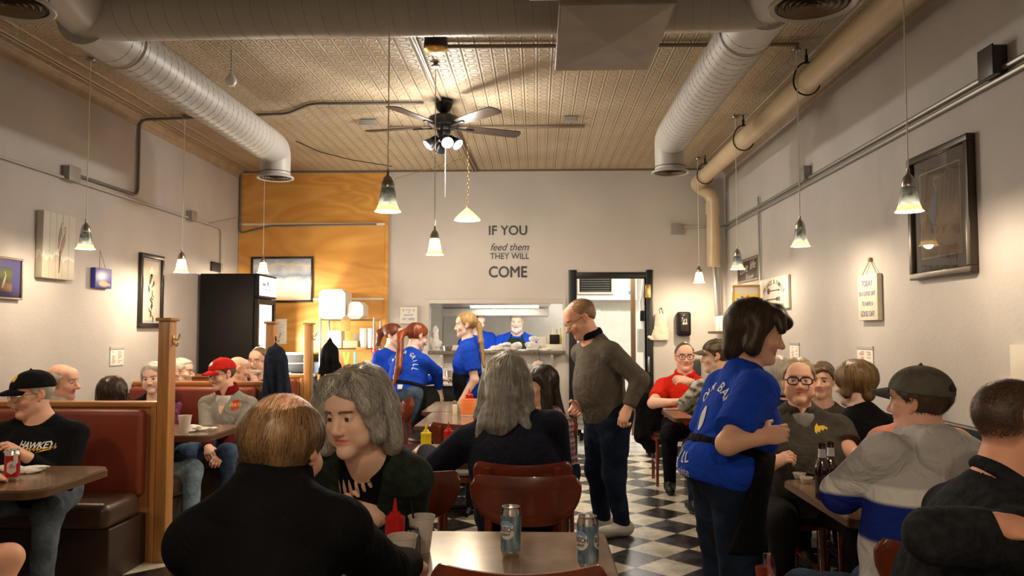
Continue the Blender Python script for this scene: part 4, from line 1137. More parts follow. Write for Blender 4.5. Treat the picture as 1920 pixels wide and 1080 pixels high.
# ceiling fan
c = atY(832, 234, 6.46); e = empty('ceiling_fan', (c.x, c.y, ZC), 'black ceiling fan with four lit spot lamps', 'fan'); cx, cy, cz = c
FANB = mat('fan_black', (.010, .010, .012), rough=.3, metal=.3); BLADE = mat('fan_blade_brown', (.022, .012, .009), rough=.35, var=.2, scale=12)
MB().lathe([(.075, 0), (.078, -.03), (.06, -.08), (.03, -.11), (.001, -.11)], 24, (cx, cy, ZC)).build('canopy', FANB, e)
MB().tube([(cx, cy, ZC - .1), (cx, cy, cz + .06)], .014, 12).build('downrod', FANB, e)
MB().lathe([(.02, .085), (.08, .08), (.125, .06), (.135, .03), (.132, -.01), (.10, -.03), (.06, -.05), (.05, -.10), (.055, -.13), (.03, -.15), (.001, -.15)], 32, (cx, cy, cz)).build('motor', FANB, e)
for k, deg in enumerate((25, 97, 169, 241, 313)):
    a = math.radians(deg); M = Matrix.Translation((cx, cy, cz - .02)) @ Matrix.Rotation(a, 4, 'Z') @ Matrix.Rotation(math.radians(-9), 4, 'X')
    n = 12; ol = [(.20, -.045), (.30, -.062), (.64, -.068)] + [(.66 + .035 * math.cos(q), .068 * math.sin(q)) for q in np.linspace(-PI/2, PI/2, n)] + [(.64, .068), (.30, .062), (.20, .045)]
    bl = MB().prism(ol, .007, M=M).build('blade', BLADE, e, angle=30)
    MB().rbox((.10, -.014, -.012), (.27, .014, -.002), .004, M=M).build('blade_arm', FANB, bl)
SPOT = emis('spot_bulb', (1.0, .93, .84), 60.0)
for k, deg in enumerate((200, 290, 335, 110)):
    a = math.radians(deg); d = Vector((math.cos(a) * .75, math.sin(a) * .75, -.66)).normalized(); s0 = Vector((cx, cy, cz - .11)) + Vector((math.cos(a), math.sin(a), 0)) * .055
    x = d.orthogonal().normalized(); y = d.cross(x); M = frameM(s0, x, y, d)
    sp_ = MB().lathe([(.02, 0), (.028, .02), (.032, .05), (.045, .085), (.052, .115), (.049, .115), (.042, .085), (.028, .05)], 20, M=M, caps=False).build('spot_shade', FANB, e)
    MB().lathe([(.012, .03), (.030, .07), (.038, .10), (.028, .118), (.001, .122)], 18, M=M, caps=False).build('bulb', SPOT, sp_)
    point('lamp_light', s0 + d * .16, FAN_W, COOLW, .035, e)
m = MB().tube([(cx + .02, cy - .05, cz - .14), (cx + .02, cy - .05, cz - .62)], .0022, 5); m.build('pull_cord', mat('white_cord', (.8, .78, .72), rough=.5), e)
# ------------------------------------------------------------------ furniture
CHW = mat('cherry_wood', (0.16, 0.030, 0.012), rough=0.22, var=0.3, scale=6, stretch=(1, 6, 1), coat=0.5)
CHS = mat('dark_seat_vinyl', (0.030, 0.010, 0.008), rough=0.4)
def chair_proto():
    e = empty('dining_chair', (0, 0, 0), 'x', 'chair', 'curved back wooden chairs')
    nu, nv = 29, 9; V = []; F = []
    for lay in (0, 1):
        for i in range(nu):
            u = -1 + 2 * i / (nu - 1); u_ = math.sin(u * PI / 2) * .999; x = .24 * u_; a = abs(u_)
            zt = .812 + .020 * a * a - .045 * max(0, (a - .86) / .14) ** 2; zb = .775 - .175 * max(0, 1 - a ** 2.8) ** .55
            for j in range(nv):
                z = zb + (zt - zb) * j / (nv - 1); y = -.235 + .055 * u_ * u_ - .10 * (z - .6) * .6
                ed = .5 if (j in (0, nv - 1) or i in (0, nu - 1)) else 1.0
                V.append((x, y + (.010 if lay else -.010) * ed, z))
    I = lambda l, i, j: l * nu * nv + i * nv + j
    for i in range(nu - 1):
        for j in range(nv - 1): F += [(I(0,i,j), I(0,i,j+1), I(0,i+1,j+1), I(0,i+1,j)), (I(1,i,j), I(1,i+1,j), I(1,i+1,j+1), I(1,i,j+1))]
        for j in (0, nv - 1): F.append((I(0,i,j), I(0,i+1,j), I(1,i+1,j), I(1,i,j)))
    for j in range(nv - 1):
        for i in (0, nu - 1): F.append((I(0,i,j), I(0,i,j+1), I(1,i,j+1), I(1,i,j)))
    MB().add(V, F).build('backrest', CHW, e, angle=60)
    for sx in (-1, 1):
        MB().tube(bend([(sx * .16, -.225, .0), (sx * .16, -.20, .45), (sx * .165, -.243, .80)], .1, 5), .017, 10).build('back_leg', CHW, e)
        MB().tube([(sx * .18, .18, .0), (sx * .175, .17, .44)], .017, 10, radii=[.013, .019]).build('front_leg', CHW, e)
    ol = []
    for k in range(32):
        a = 2*PI*k/32; ca, sa = math.cos(a), math.sin(a); ol.append((.205 * math.copysign(abs(ca)**.55, ca), -.01 + .205 * math.copysign(abs(sa)**.55, sa)))
    MB().prism(ol, .03, z0=.415).build('seat_frame', CHW, e); m = MB()
    m.lathe([(1, 0), (1.0, .018), (.93, .034), (.6, .042), (.001, .044)], 32)
    m.v = [(ol[i % 32][0] * math.hypot(*p[:2]) * .97 if False else p[0] * .19, p[1] * .19 - .01, p[2] + .445) for i, p in enumerate(m.v)]
    m.build('seat', CHS, e)
    for sx in (-1, 1): MB().tube([(sx * .165, -.20, .2), (sx * .176, .17, .2)], .009, 8).build('stretcher', CHW, e)
    return e
CH0 = chair_proto(); _used = [False]
def chair(x, y, facing, label, group='curved back wooden chairs'):
    """facing: degrees, 0 = sitter looks along +Y, 90 = along +X"""
    if not _used[0]: e = CH0; _used[0] = True
    else: e = copy_tree(CH0)
    e.location = (x, y, 0); e.rotation_euler = (0, 0, -math.radians(facing)); e['label'] = label; e['group'] = group
    return e
LAM = mat('brown_laminate', (0.30, 0.205, 0.135), rough=0.20, color2=(0.21, 0.14, 0.09), scale=7, detail=9)
LAMD = mat('dark_booth_laminate', (0.22, 0.14, 0.085), rough=0.18, color2=(0.15, 0.09, 0.055), scale=9, detail=9)
EDGE = mat('table_edge', (0.10, 0.05, 0.025), rough=0.3); BLKM = mat('black_metal', (0.008, 0.008, 0.008), rough=.45, spec=.25)
def rrect(x0, y0, x1, y1, r, n=6):
    if not isinstance(r, (list, tuple)): r = [r] * 4
    o = []
    for (cx_, cy_, a0, q) in ((x1, y1, 0, r[0]), (x0, y1, PI/2, r[1]), (x0, y0, PI, r[2]), (x1, y0, 1.5*PI, r[3])):
        cx_ += -q if cx_ == x1 else q; cy_ += -q if cy_ == y1 else q
        for k in range(n + 1): a = a0 + PI/2 * k/n; o.append((cx_ + q * math.cos(a), cy_ + q * math.sin(a)))
    return o
def table(x0, y0, x1, y1, label, z=.735, r=.035, top=None, group='restaurant tables', rot=0, base=True):
    cx_, cy_ = (x0+x1)/2, (y0+y1)/2; e = empty('dining_table', (cx_, cy_, 0), label, 'table', group)
    hx, hy = (x1-x0)/2, (y1-y0)/2; M = Matrix.Translation((cx_, cy_, 0)) @ Matrix.Rotation(rot, 4, 'Z')
    MB().prism(rrect(-hx + .006, -hy + .006, hx - .006, hy - .006, r), .006, M=M, z0=z - .006).build('tabletop', top or LAM, e, angle=20)
    q = MB(); q.prism(rrect(-hx, -hy, hx, hy, r), .026, M=M, z0=z - .033); q.prism(rrect(-hx + .003, -hy + .003, hx - .003, hy - .003, r), .004, M=M, z0=z - .0068)
    q.build('edge_band', EDGE, e, angle=20)
    for bx in ((-hx * .55, hx * .55) if hx > .5 else (0,)):
        p_ = M @ Vector((bx, 0, 0)); MB().tube([(p_.x, p_.y, .03), (p_.x, p_.y, z - .033)], .035, 14).build('pedestal', BLKM, e)
        q = MB()
        for dx, dy in ((.26, 0), (0, .26)): q.tube([(p_.x - dx, p_.y - dy, .022), (p_.x + dx, p_.y + dy, .022)], .018, 8)
        q.build('foot', BLKM, e)
    return e
TZ = .735
table(-1.02, 2.14, .24, 2.84, 'large brown laminate table in the foreground with two beer cans')
table(-.75, 4.27, .12, 4.98, 'brown laminate table in front of the long grey haired person')
table(-.93, 5.9, -.17, 6.92, 'nearer of the two joined tables with the shiny chairs on the left')
table(-1.03, 6.94, -.25, 7.96, 'farther of the two joined tables, next to the blue shirted servers')
table(1.18, 3.05, 2.17, 3.86, 'brown laminate table with dark beer bottles and sauce cups', top=LAMD)
table(1.12, 6.5, 2.1, 7.2, 'brown table in front of the person in the red polo')
table(1.3, 5.0, 2.17, 5.5, 'table between the white haired person and the brown haired man')
table(1.62, 1.75, 2.17, 2.35, 'table at the right edge under the folded arms', top=LAMD)
chair(-.05, 2.34, 0, 'wooden chair at the bottom edge, tucked under the foreground table')
chair(-.05, 3.22, 180, 'wooden chair facing the camera across the foreground table')
chair(-.07, 4.0, 0, 'wooden chair under the person with long grey hair')
chair(-.52, 1.42, 0, 'wooden chair under the balding person in the black jacket')
chair(-.58, 3.32, 180, 'wooden chair under the person in the green cardigan')
chair(-.5, 5.60, 0, 'wooden chair at the near end of the joined tables, behind the mustard bottle')
for k, y in enumerate((6.12, 6.62, 7.2, 7.74)):
    chair(-.98, y, 90, ('nearest', 'second nearest', 'third', 'farthest')[k] + ' of the four shiny chairs along the left of the joined tables', 'chairs on the left of the joined tables')
chair(1.27, 2.62, 4, 'wooden chair under the person in the grey and blue hoodie')
chair(1.30, 4.35, 180, 'wooden chair under the person in the dark grey shirt')
chair(1.30, 7.62, 180, 'wooden chair under the person in the red polo')
chair(1.42, 6.06, 0, 'wooden chair under the person in the camouflage cap')
chair(1.50, 4.62, 0, 'wooden chair under the white haired person')
# ------------------------------------------------------------------ booths
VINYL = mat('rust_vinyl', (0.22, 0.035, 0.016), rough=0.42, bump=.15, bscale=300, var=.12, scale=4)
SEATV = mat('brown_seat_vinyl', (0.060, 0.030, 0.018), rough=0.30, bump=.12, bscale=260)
OAK = mat('honey_oak', (0.42, 0.19, 0.055), rough=0.35, var=.18, scale=5, stretch=(8, 8, .6)); OAKH = mat('honey_oak_rail', (0.42, 0.19, 0.055), rough=0.35, var=.18, scale=5, stretch=(.6, 8, 8))
BX0, BX1 = XL + .01, -2.44
def partition(y, label, post=True):
    e = empty('booth_partition', ((BX0 + BX1) / 2, y, 0), label, 'partition', 'oak booth partitions')
    MB().rbox((BX0, y - .03, 0), (BX1, y + .03, .97), .004).build('panel', OAK, e)
    MB().rbox((BX0, y - .05, .965), (BX1 + .035, y + .05, 1.0), .008).build('top_rail', OAKH, e)
    MB().rbox((BX1, y - .05, 0), (BX1 + .035, y + .05, .968), .006).build('end_trim', OAK, e)
    MB().rbox((BX1 + .036, y - .05, 0), (BX1 + .11, y + .05, 1.51), .006).build('post', OAK, e)
    q = MB().rbox((BX1 + .022, y - .064, 1.51), (BX1 + .124, y + .064, 1.532), .006).build('post_cap', OAK, e)
    x = BX1 + .11; hk = MB(); hk.rbox((x, y - .012, 1.36), (x + .006, y + .012, 1.42), .002); hk.tube(bend([(x, y, 1.40), (x + .035, y - .01, 1.385), (x + .05, y - .015, 1.43)], .02), .005, 6); hk.tube(bend([(x, y, 1.375), (x + .03, y - .008, 1.345), (x + .036, y - .012, 1.375)], .02), .005, 6)
    hk.build('coat_hook', BRASS, e); return e
def bench(y, sg, label, depth=.45):
    """sg=-1 sitter looks to the camera, +1 away; y = partition plane"""
    e = empty('booth_bench', ((BX0 + BX1) / 2, y + sg * .25, 0), label, 'bench', 'vinyl booth benches'); a = y + sg * .031
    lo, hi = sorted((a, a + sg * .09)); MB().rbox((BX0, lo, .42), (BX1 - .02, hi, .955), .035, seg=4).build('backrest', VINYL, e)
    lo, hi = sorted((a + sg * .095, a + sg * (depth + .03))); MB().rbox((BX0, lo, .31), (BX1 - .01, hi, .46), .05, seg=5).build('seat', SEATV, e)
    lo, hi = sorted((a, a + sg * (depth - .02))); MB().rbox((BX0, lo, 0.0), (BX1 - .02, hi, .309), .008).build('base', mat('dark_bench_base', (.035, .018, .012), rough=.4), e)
    return e
P1, P2, P3 = 4.96, 6.93, 8.08
partition(P1, 'oak booth partition and tall post nearest the camera on the left')
partition(P2, 'oak booth partition behind the red cap, with a dark coat on its post')
partition(P3, 'farthest oak booth partition, in front of the black cooler')
bench(P1, -1, 'rust vinyl bench with brown seat behind the black cap'); bench(P1, 1, 'bench behind the nearest partition under the brown haired person')
bench(P2, -1, 'rust vinyl bench behind the person in the red cap'); bench(P2, 1, 'bench in the third booth under the grey haired person in glasses', .3)
bench(P3, -1, 'rust vinyl bench under the bearded man before the cooler', .3)
e = bench(2.75, 1, 'bench at the left edge under the bare knee')
def booth_table(y0, y1, label):
    e = empty('booth_table', (-2.9, (y0+y1)/2, 0), label, 'table', 'booth tables'); z = TZ
    MB().prism(rrect(BX0, y0, -2.24, y1, [.09, .01, .01, .09]), .012, z0=z - .012).build('tabletop', LAMD, e, angle=20)
    MB().prism(rrect(BX0, y0 - .004, -2.236, y1 + .004, [.09, .01, .01, .09]), .03, z0=z - .0425).build('edge_band', EDGE, e, angle=20)
    MB().tube([(-2.9, (y0+y1)/2, .02), (-2.9, (y0+y1)/2, z - .04)], .04, 14).build('pedestal', BLKM, e); MB().rbox((-3.15, (y0+y1)/2 - .2, 0), (-2.65, (y0+y1)/2 + .2, .03), .01).build('foot', BLKM, e)
    return e
booth_table(3.48, 4.12, 'booth table with the red beer can at the left edge'); booth_table(5.32, 5.95, 'booth table with the white cup in front of the red cap'); booth_table(7.35, 7.58, 'narrow table in the farthest booth')
# dark wainscot bench along the right wall
e = empty('wall_bench', (XR - .25, 3.5, 0), 'black bench back along the right wall behind the hoodie', 'bench'); KBL = mat('black_vinyl', (.006, .006, .007), rough=.4)
MB().rbox((XR - .045, 2.4, .42), (XR - .003, 4.45, .965), .015).build('backrest', KBL, e); MB().rbox((XR - .06, 2.42, 0.0), (XR - .016, 4.43, .415), .006).build('base', KBL, e)
# ------------------------------------------------------------------ cooler, shelving, counters
BLKE = mat('black_enamel', (.006, .006, .006), rough=.5, var=.15, spec=.2)
c0, c1 = P3 + .10, 8.75; cxl, cxr = XL + .03, -2.99; e = empty('beverage_cooler', ((cxl+cxr)/2, 8.5, 0), 'tall black drinks cooler with a lit sign and glowing glass door', 'cooler'); zt = 2.055
MB().rbox((cxl, c0, .06), (cxr, c1, zt), .012).build('cabinet', BLKE, e); MB().rbox((cxl+.02, c0+.02, 0), (cxr-.02, c1-.02, .06), .004).build('plinth', BLKM, e)
q = MB().rbox((cxr, c0, 1.80), (cxr + .05, c1, zt), .012).build('sign_box', BLKE, e)
MB().rbox((cxr + .051, c0 + .025, 1.825), (cxr + .056, c1 - .025, zt - .025), .002).build('sign_face', emis('sign_glow', (1.0, .95, .84), 3.2), q)
m = MB()
for rect in ((c0 + .10, 1.93, .10, .03), (c0 + .24, 1.935, .06, .045), (c0 + .16, 1.885, .20, .012)): m.box((cxr + .0565, rect[0], rect[1]), (cxr + .057, rect[0] + rect[2], rect[1] + rect[3]))
m.build('sign_print', mat('pale_blue_print', (.35, .55, .75), rough=.5), q)
d = MB()
for lo, hi in (((cxr + .002, c0, .1), (cxr + .045, c0 + .06, 1.79)), ((cxr + .002, c1 - .06, .1), (cxr + .045, c1, 1.79)), ((cxr + .002, c0 + .06, .1), (cxr + .045, c1 - .06, .17)), ((cxr + .002, c0 + .06, 1.73), (cxr + .045, c1 - .06, 1.79))): d.rbox(lo, hi, .006)
d = d.build('door', BLKE, e); MB().rbox((cxr + .012, c0 + .06, .17), (cxr + .02, c1 - .06, 1.73), .001).build('lit_pane', emis('cooler_glow', (1.0, .90, .66), 2.4), d)
MB().tube([(cxr + .06, c0 + .03, .8), (cxr + .06, c0 + .03, 1.3)], .010, 8).build('handle', STEEL, d)
area('cooler_light', (cxr + .10, (c0+c1)/2, 1.2), .45, 1.3, 55, (1.0, .92, .75), e, rot=(0, -PI/2, 0))
# back counter with the warming box
e = empty('back_counter', (-2.5, 9.0, 0), 'low black counter along the plywood wall', 'counter')
MB().rbox((cxr + .15, 8.82, 0), (-2.50, YB - .035, .93), .006).build('cabinet', BLKM, e); MB().rbox((cxr + .13, 8.79, .93), (-2.49, YB - .032, .965), .008).build('worktop', mat('grey_worktop', (.12, .12, .12), rough=.35), e)
mx0, mx1 = atY(538, 680, 8.9).x, atY(584, 680, 8.9).x; e = empty('toaster_oven', ((mx0+mx1)/2, 9, .966), 'black countertop oven with a red pilot light', 'oven')
MB().rbox((mx0, 8.86, .975), (mx1, 9.2, 1.19), .012).build('oven_body', BLKE, e); MB().rbox((mx0 - .004, 8.855, 1.175), (mx1 + .004, 9.2, 1.20), .006).build('top_plate', STEEL, e); MB().rbox((mx0 + .02, 8.85, 1.075), (mx1 - .02, 8.862, 1.083), .002).build('trim_line', STEEL, e)
MB().sphere((mx1 - .07, 8.857, 1.12), .011, 10, 6).build('pilot_light', emis('red_led', (1, .03, .06), 5), e)
for sx in (mx0 + .03, mx1 - .03): MB().lathe([(.015, 0), (.012, .012)], 10, (sx, 9, .964)).build('foot', BLKM, e)
p = atY(596, 690, 8.95); e = MB().rbox((p.x - .09, 8.93, .966), (p.x + .015, 9.12, 1.09), .006).build('carton', mat('blue_carton', (.16, .22, .32), rough=.6)); tag(e, 'small blue grey carton right of the countertop oven', 'box')
# wire shelving
sx0, sx1 = atY(607, 650, 9.0).x, atY(706, 650, 9.0).x; sy0, sy1 = 8.85, 9.22; e = empty('wire_shelving', ((sx0+sx1)/2, 9.03, 0), 'chrome wire shelving unit against the plywood wall', 'shelving')
SZ = [atY(650, 688, 8.9).z - .28, atY(650, 654, 8.9).z, atY(650, 600, 8.9).z]
for x in (sx0, sx1):
    for y in (sy0, sy1): MB().tube([(x, y, 0), (x, y, SZ[2] + .03)], .013, 10).build('upright', CHROME, e)
for z in SZ:
    m = MB()
    for y in (sy0, sy1): m.tube([(sx0, y, z), (sx1, y, z)], .007, 6)
    for x in (sx0, sx1): m.tube([(x, sy0, z), (x, sy1, z)], .007, 6)
    for k in range(1, 18): x = sx0 + (sx1 - sx0) * k / 18; m.tube([(x, sy0, z + .002), (x, sy1, z + .002)], .003, 4)
    m.build('wire_shelf', CHROME, e)
FOAM = mat('white_foam', (.80, .77, .70), rough=.55, bump=.08, bscale=80)
def foam_stack(x, y, z, wx, dy, n, hstep, lab):
    for k in range(n):
        e = empty('foam_container', (x, y, z + k * hstep), lab % ('topmost' if k == n - 1 else ('lowest' if k == 0 else 'number %s up' % ('second', 'third', 'fourth', 'fifth', 'sixth')[k-1])), 'container', 'stacked foam containers'); a = (x, y, z + k * hstep)
        MB().rbox((x - wx/2, y - dy/2, a[2]), (x + wx/2, y + dy/2, a[2] + hstep * .52), .02).build('tray', FOAM, e); MB().rbox((x - wx/2 + .006, y - dy/2 + .006, a[2] + hstep * .54), (x + wx/2 - .006, y + dy/2 - .006, a[2] + hstep - .002), .02).build('lid', FOAM, e)
ax = (atY(601, 570, 9).x + atY(650, 570, 9).x) / 2; zz = SZ[2] + .009
# tall clamshell stacks standing on edge, as in the photo
def edge_stack(x0_, x1_, z, h, n, y0_, y1_, lab):
    wv = (y1_ - y0_) / n; od = ('front', 'second', 'third', 'fourth', 'rear')
    for k in range(n):
        y = y0_ + k * wv; e = empty('foam_container', ((x0_+x1_)/2, y, z), lab % (od[k] if n > 1 else 'only'), 'container', 'foam takeout containers')
        ch = .045; ol = [(x0_ + ch, z), (x1_ - ch, z), (x1_, z + ch), (x1_, z + h - ch), (x1_ - ch, z + h), (x0_ + ch, z + h), (x0_, z + h - ch), (x0_, z + ch)]
        for nm, a, b in (('tray', y, y + wv * .49), ('lid', y + wv * .51, y + wv * .99)):
            m = MB(); m.prism(ol, b - a, M=frameM((0, a, 0), (1, 0, 0), (0, 0, 1), (0, 1, 0))); m.build(nm, FOAM, e, angle=25)
edge_stack(atY(601, 570, 8.95).x, atY(650, 570, 8.95).x, zz, atY(620, 543, 8.95).z - zz, 5, 8.88, 9.2, '%s foam container of the tall group on top of the wire shelving')
edge_stack(atY(652, 570, 8.95).x, atY(682, 570, 8.95).x, zz, atY(660, 566, 8.95).z - zz, 4, 8.92, 9.2, '%s foam container of the short group on top of the wire shelving')
z1 = SZ[1] + .009
for (xa, xb, h, lab, c) in ((618, 642, .20, 'white folded carton at the left of the middle wire shelf', (.72, .64, .48)), (645, 672, .085, 'low tan carton in the middle of the wire shelf', (.55, .40, .22)), (656, 683, .155, 'grey white carton at the back of the middle wire shelf', (.62, .62, .60))):
    a, b = atY(xa, 640, 8.95).x, atY(xb, 640, 8.95).x; yy = 9.0 if h != .155 else 9.13
    tag(MB().rbox((a, yy - .1 if h != .155 else yy, z1), (b, yy + .06, z1 + h), .004).build('carton', mat('carton_%d' % xa, c, rough=.7)), lab, 'box', 'cartons on the wire shelf')
for k, px in enumerate((683, 690, 697)):
    p = atY(px, 640, 8.98); m = MB()
    for j in range(5): m.lathe([(.030, .03 * j), (.042, .03 * j + .10), (.044, .03 * j + .104), (.042, .03 * j + .105)], 18, (p.x, 8.94 + .05 * (k == 1), z1), caps=False)
    m.lathe([(.030, 0), (.001, 0)], 18, (p.x, 8.94 + .05 * (k == 1), z1)); tag(m.build('cup_stack', FOAM), ('left', 'middle', 'right')[k] + ' of the white cup stacks on the middle wire shelf', 'cups', 'cup stacks on the wire shelf')
NOTE = mat('orange_note_paper', (.85, .22, .06), rough=.7)
for px, py, s_, lab in ((648, 610, (.055, .065), 'orange note hung from the top wire shelf'), (677, 653, (.055, .012), 'orange shelf label on the middle wire shelf')):
    p = atY(px, py, sy0 - .012); tag(MB().rbox((p.x - s_[0], p.y - .001, p.z - s_[1]), (p.x + s_[0], p.y + .001, p.z + s_[1]), .0005).build('paper_note', NOTE), lab, 'note')
p = atY(655, 690, 8.95); zb = SZ[0] + .009; e = empty('utensil_bin', (p.x, 8.97, zb), 'grey bin of serving tools on the lower wire shelf', 'bin')
MB().rbox((p.x - .12, 8.88, zb), (p.x + .09, 9.08, zb + .20), .01).build('bin_body', mat('grey_bin', (.34, .33, .30), rough=.5), e)
for px, c, lab in ((650, (.25, .75, .05), 'pair of lime green tongs standing in the grey bin'), (666, (.10, .55, .45), 'teal handled spoon standing in the grey bin')):
    t = atY(px, 668, 8.93); m = MB()
    for dx in ((-.02, .02) if px == 650 else (0,)): m.rbox((t.x + dx - .014, t.y - .006, t.z - .09), (t.x + dx + .014, t.y + .006, t.z + .05), .005, M=Matrix.Translation((t.x, 0, t.z)) @ Matrix.Rotation(dx * 8, 4, 'Y') @ Matrix.Translation((-t.x, 0, -t.z)))
    tag(m.build('tongs' if px == 650 else 'spoon', mat('plastic_%d' % px, c, rough=.35)), lab, 'utensil')
p = atY(682, 688, 8.95); m = MB(); rs = random.Random(4)
e = empty('wicker_basket', (p.x, 8.97, zb), 'brown woven basket at the right of the lower wire shelf', 'basket'); WK = mat('wicker', (.38, .16, .04), rough=.6, var=.3, scale=30)
for k in range(9):
    r_ = .075 + .004 * k; m.tube([(p.x + r_ * math.cos(a) * 1.15, 8.97 + r_ * math.sin(a) + .0, zb + .012 + k * .021) for a in np.linspace(0, 2*PI, 25)[:-1]], .011, 6, closed=True)
m.build('weave', WK, e); m = MB(); m.lathe([(.001, 0), (.085, 0), (.085, .01), (.001, .01)], 20, (p.x, 8.97, zb)); m.build('basket_floor', WK, e)
# station counter before the pass
kx0, kx1 = atY(722, 720, 8.7).x, atY(1032, 720, 8.7).x; kz = atY(800, 719, 8.6).z; e = empty('service_counter', ((kx0+kx1)/2, 8.9, 0), 'black fronted service counter below the kitchen pass', 'counter')
MB().rbox((kx0, 8.66, 0), (kx1, YB - .02, kz - .03), .006).build('cabinet', BLKM, e); MB().rbox((kx0 - .01, 8.62, kz - .03), (kx1 + .01, YB - .004, kz), .008).build('worktop', mat('pale_worktop', (.62, .60, .55), rough=.35), e)
GLASSY = mat('clear_plastic', (.8, .78, .72), rough=.12, alpha=.45)
for k, (px, py, r_, h, mm, lab) in enumerate(((812, 715, .05, .045, FOAM, 'short stack of ramekins at the left of the service counter'), (828, 715, .05, .06, FOAM, 'ramekin stack in the middle of the service counter'), (846, 716, .055, .04, FOAM, 'ramekin stack beside the blonde server'), (822, 705, .055, .17, GLASSY, 'clear tub behind the ramekins on the service counter'), (842, 705, .05, .12, STEEL, 'steel tub behind the ramekins on the service counter'), (797, 712, .06, .07, FOAM, 'white bowl on the service counter beside the sleeve'))):
    p = atY(px, py, 8.8 if k < 3 else 8.98); m = MB(); m.lathe([(r_ * .75, 0), (r_, h), (r_ * .93, h), (r_ * .7, .008), (.001, .008)], 20, (p.x, p.y, kz + .001), caps=False); m.lathe([(r_ * .75, 0), (.001, 0)], 20, (p.x, p.y, kz + .001), caps=False)
    tag(m.build('tub', mm), lab, 'tub', 'tubs on the service counter')
# pass shelf and trim
GRAN = mat('granite_laminate', (.22, .17, .14), rough=.25, color2=(.08, .06, .05), scale=60)
e = empty('pass_shelf', ((WX0+WX1)/2, YB - .1, WZ0), 'speckled stone shelf of the kitchen pass', 'shelf')
MB().rbox((WX0 - .0, YB - .16, WZ0 - .045), (WX1 + .02, YB + .30, WZ0 - .003), .012).build('slab', GRAN, e)
for x in (WX0 + .15, WX1 - .15): MB().prism([(0, 0), (.14, 0), (.14, -.02), (.02, -.16), (0, -.16)], .03, M=frameM((x, YB - .001, WZ0 - .046), (0, -1, 0), (0, 0, 1), (1, 0, 0))).build('bracket', PLASTERB, e)
mb = MB(); t_ = .05
for lo, hi in (((WX0 - t_, YB - .012, WZ0), (WX0, YB - .001, WZ1 + t_)), ((WX1, YB - .012, WZ0), (WX1 + t_ * .6, YB - .001, WZ1 + t_)), ((WX0, YB - .012, WZ1), (WX1, YB - .001, WZ1 + t_))): mb.rbox(lo, hi, .003)
struct(mb.build('window_1', PLASTERB))
# kitchen hood and fixture behind the pass
SS = mat('stainless', (.66, .64, .60), rough=.4, metal=.35, var=.1, scale=3)
e = empty('range_hood', (-.5, 11.2, 1.9), 'pale stainless hood seen through the kitchen pass', 'hood'); hx0, hx1 = atY(828, 590, 10.2).x, atY(1030, 590, 10.2).x
MB().rbox((hx0, 10.2, atY(900, 592, 10.2).z), (hx1, 11.4, atY(900, 578, 10.2).z), .01).build('hood_lip', SS, e); MB().rbox((hx0, 10.26, atY(900, 577, 10.2).z), (hx1, 11.4, 2.6), .01).build('hood_body', SS, e)
p0, p1 = atY(882, 577, 9.95), atY(1010, 577, 9.95); e = empty('strip_light', ((p0.x+p1.x)/2, 9.95, p0.z), 'fluorescent strip light in the top of the kitchen pass', 'light')
MB().rbox((p0.x - .1, 9.9, p0.z + .028), (p1.x + .15, 10.0, p0.z + .085), .008).build('housing', mat('white_enamel', (.75,.75,.72), rough=.35), e); MB().tube([(p0.x, 9.95, p0.z + .012), (p1.x, 9.95, p0.z + .012)], .016, 12).build('tube', emis('strip_tube', (1, .93, .8), 7), e)
for x in (p0.x + .05, p1.x - .05): MB().tube([(x, 9.95, p0.z + .08), (x, 9.95, 2.75)], .004, 6).build('hanger_rod', IRON, e)
area('strip_glow', ((p0.x+p1.x)/2, 9.95, p0.z - .02), 1.0, .06, 6, COOLW, e)
struct(MB().rbox((-1.5, KY - .02, .9), (XR - 1.2, KY - .001, 2.1), .004).build('trim_12', SS))
def blob(name, c, r, m, lab, cat, seed=0, sq=.7, group=None, h=.012, flat=True):
    v = Vol(V3(c) - max(r) * 1.6, V3(c) + max(r) * 1.6, h); rs = np.random.RandomState(seed)
    for k in range(9): q = rs.normal(size=3) * .42; v.add(EL(V3(c) + q * V3(r), V3(r) * rs.uniform(.35, .62)), .02)
    wrinkle(v, .012, 40, seed)
    if flat: v.plane((c[0], c[1], c[2] - r[2] * .75), (0, 0, -1))
    P, Q = v.mesh(); o = np_mesh(name, P, Q, m); return tag(o, lab, cat, group)
PAPER = mat('white_paper', (.82, .80, .75), rough=.7, var=.05)
zs = WZ0 - .002; BAG = mat('thin_plastic_bag', (.78, .76, .74), rough=.25)
blob('wrapped_food', (atY(955, 648, 9.33).x, 9.33, zs + .052), (.11, .06, .07), BAG, 'wrapped food with red filling on the kitchen pass', 'food', 3)
blob('wrapped_food', (atY(997, 648, 9.33).x, 9.34, zs + .056), (.12, .06, .075), BAG, 'clear wrapped food right of the red one on the pass', 'food', 5)
blob('crumpled_paper', (atY(935, 652, 9.3).x, 9.28, zs + .027), (.09, .05, .036), PAPER, 'crumpled paper left of the wrapped food on the pass', 'paper', 6)
blob('crumpled_paper', (atY(1022, 653, 9.3).x, 9.26, zs + .024), (.08, .04, .032), PAPER, 'crumpled paper right of the wrapped food on the pass', 'paper', 8)
p = atY(1040, 640, 9.4); e = empty('receipt_printer', (p.x, 9.42, zs), 'black receipt printer at the right of the kitchen pass', 'printer'); MB().rbox((p.x - .06, 9.36, zs + .075), (p.x + .06, 9.46, zs + .19), .012).build('printer_body', BLKM, e); MB().rbox((p.x - .11, 9.34, zs + .001), (p.x + .09, 9.46, zs + .074), .006).build('printer_stand', FOAM, e)
p = atY(1016, 640, 9.42); tag(MB().rbox((p.x - .055, 9.38, zs + .001), (p.x + .055, 9.46, zs + .16), .006).build('paper_box', PAPER), 'white box left of the receipt printer', 'box')
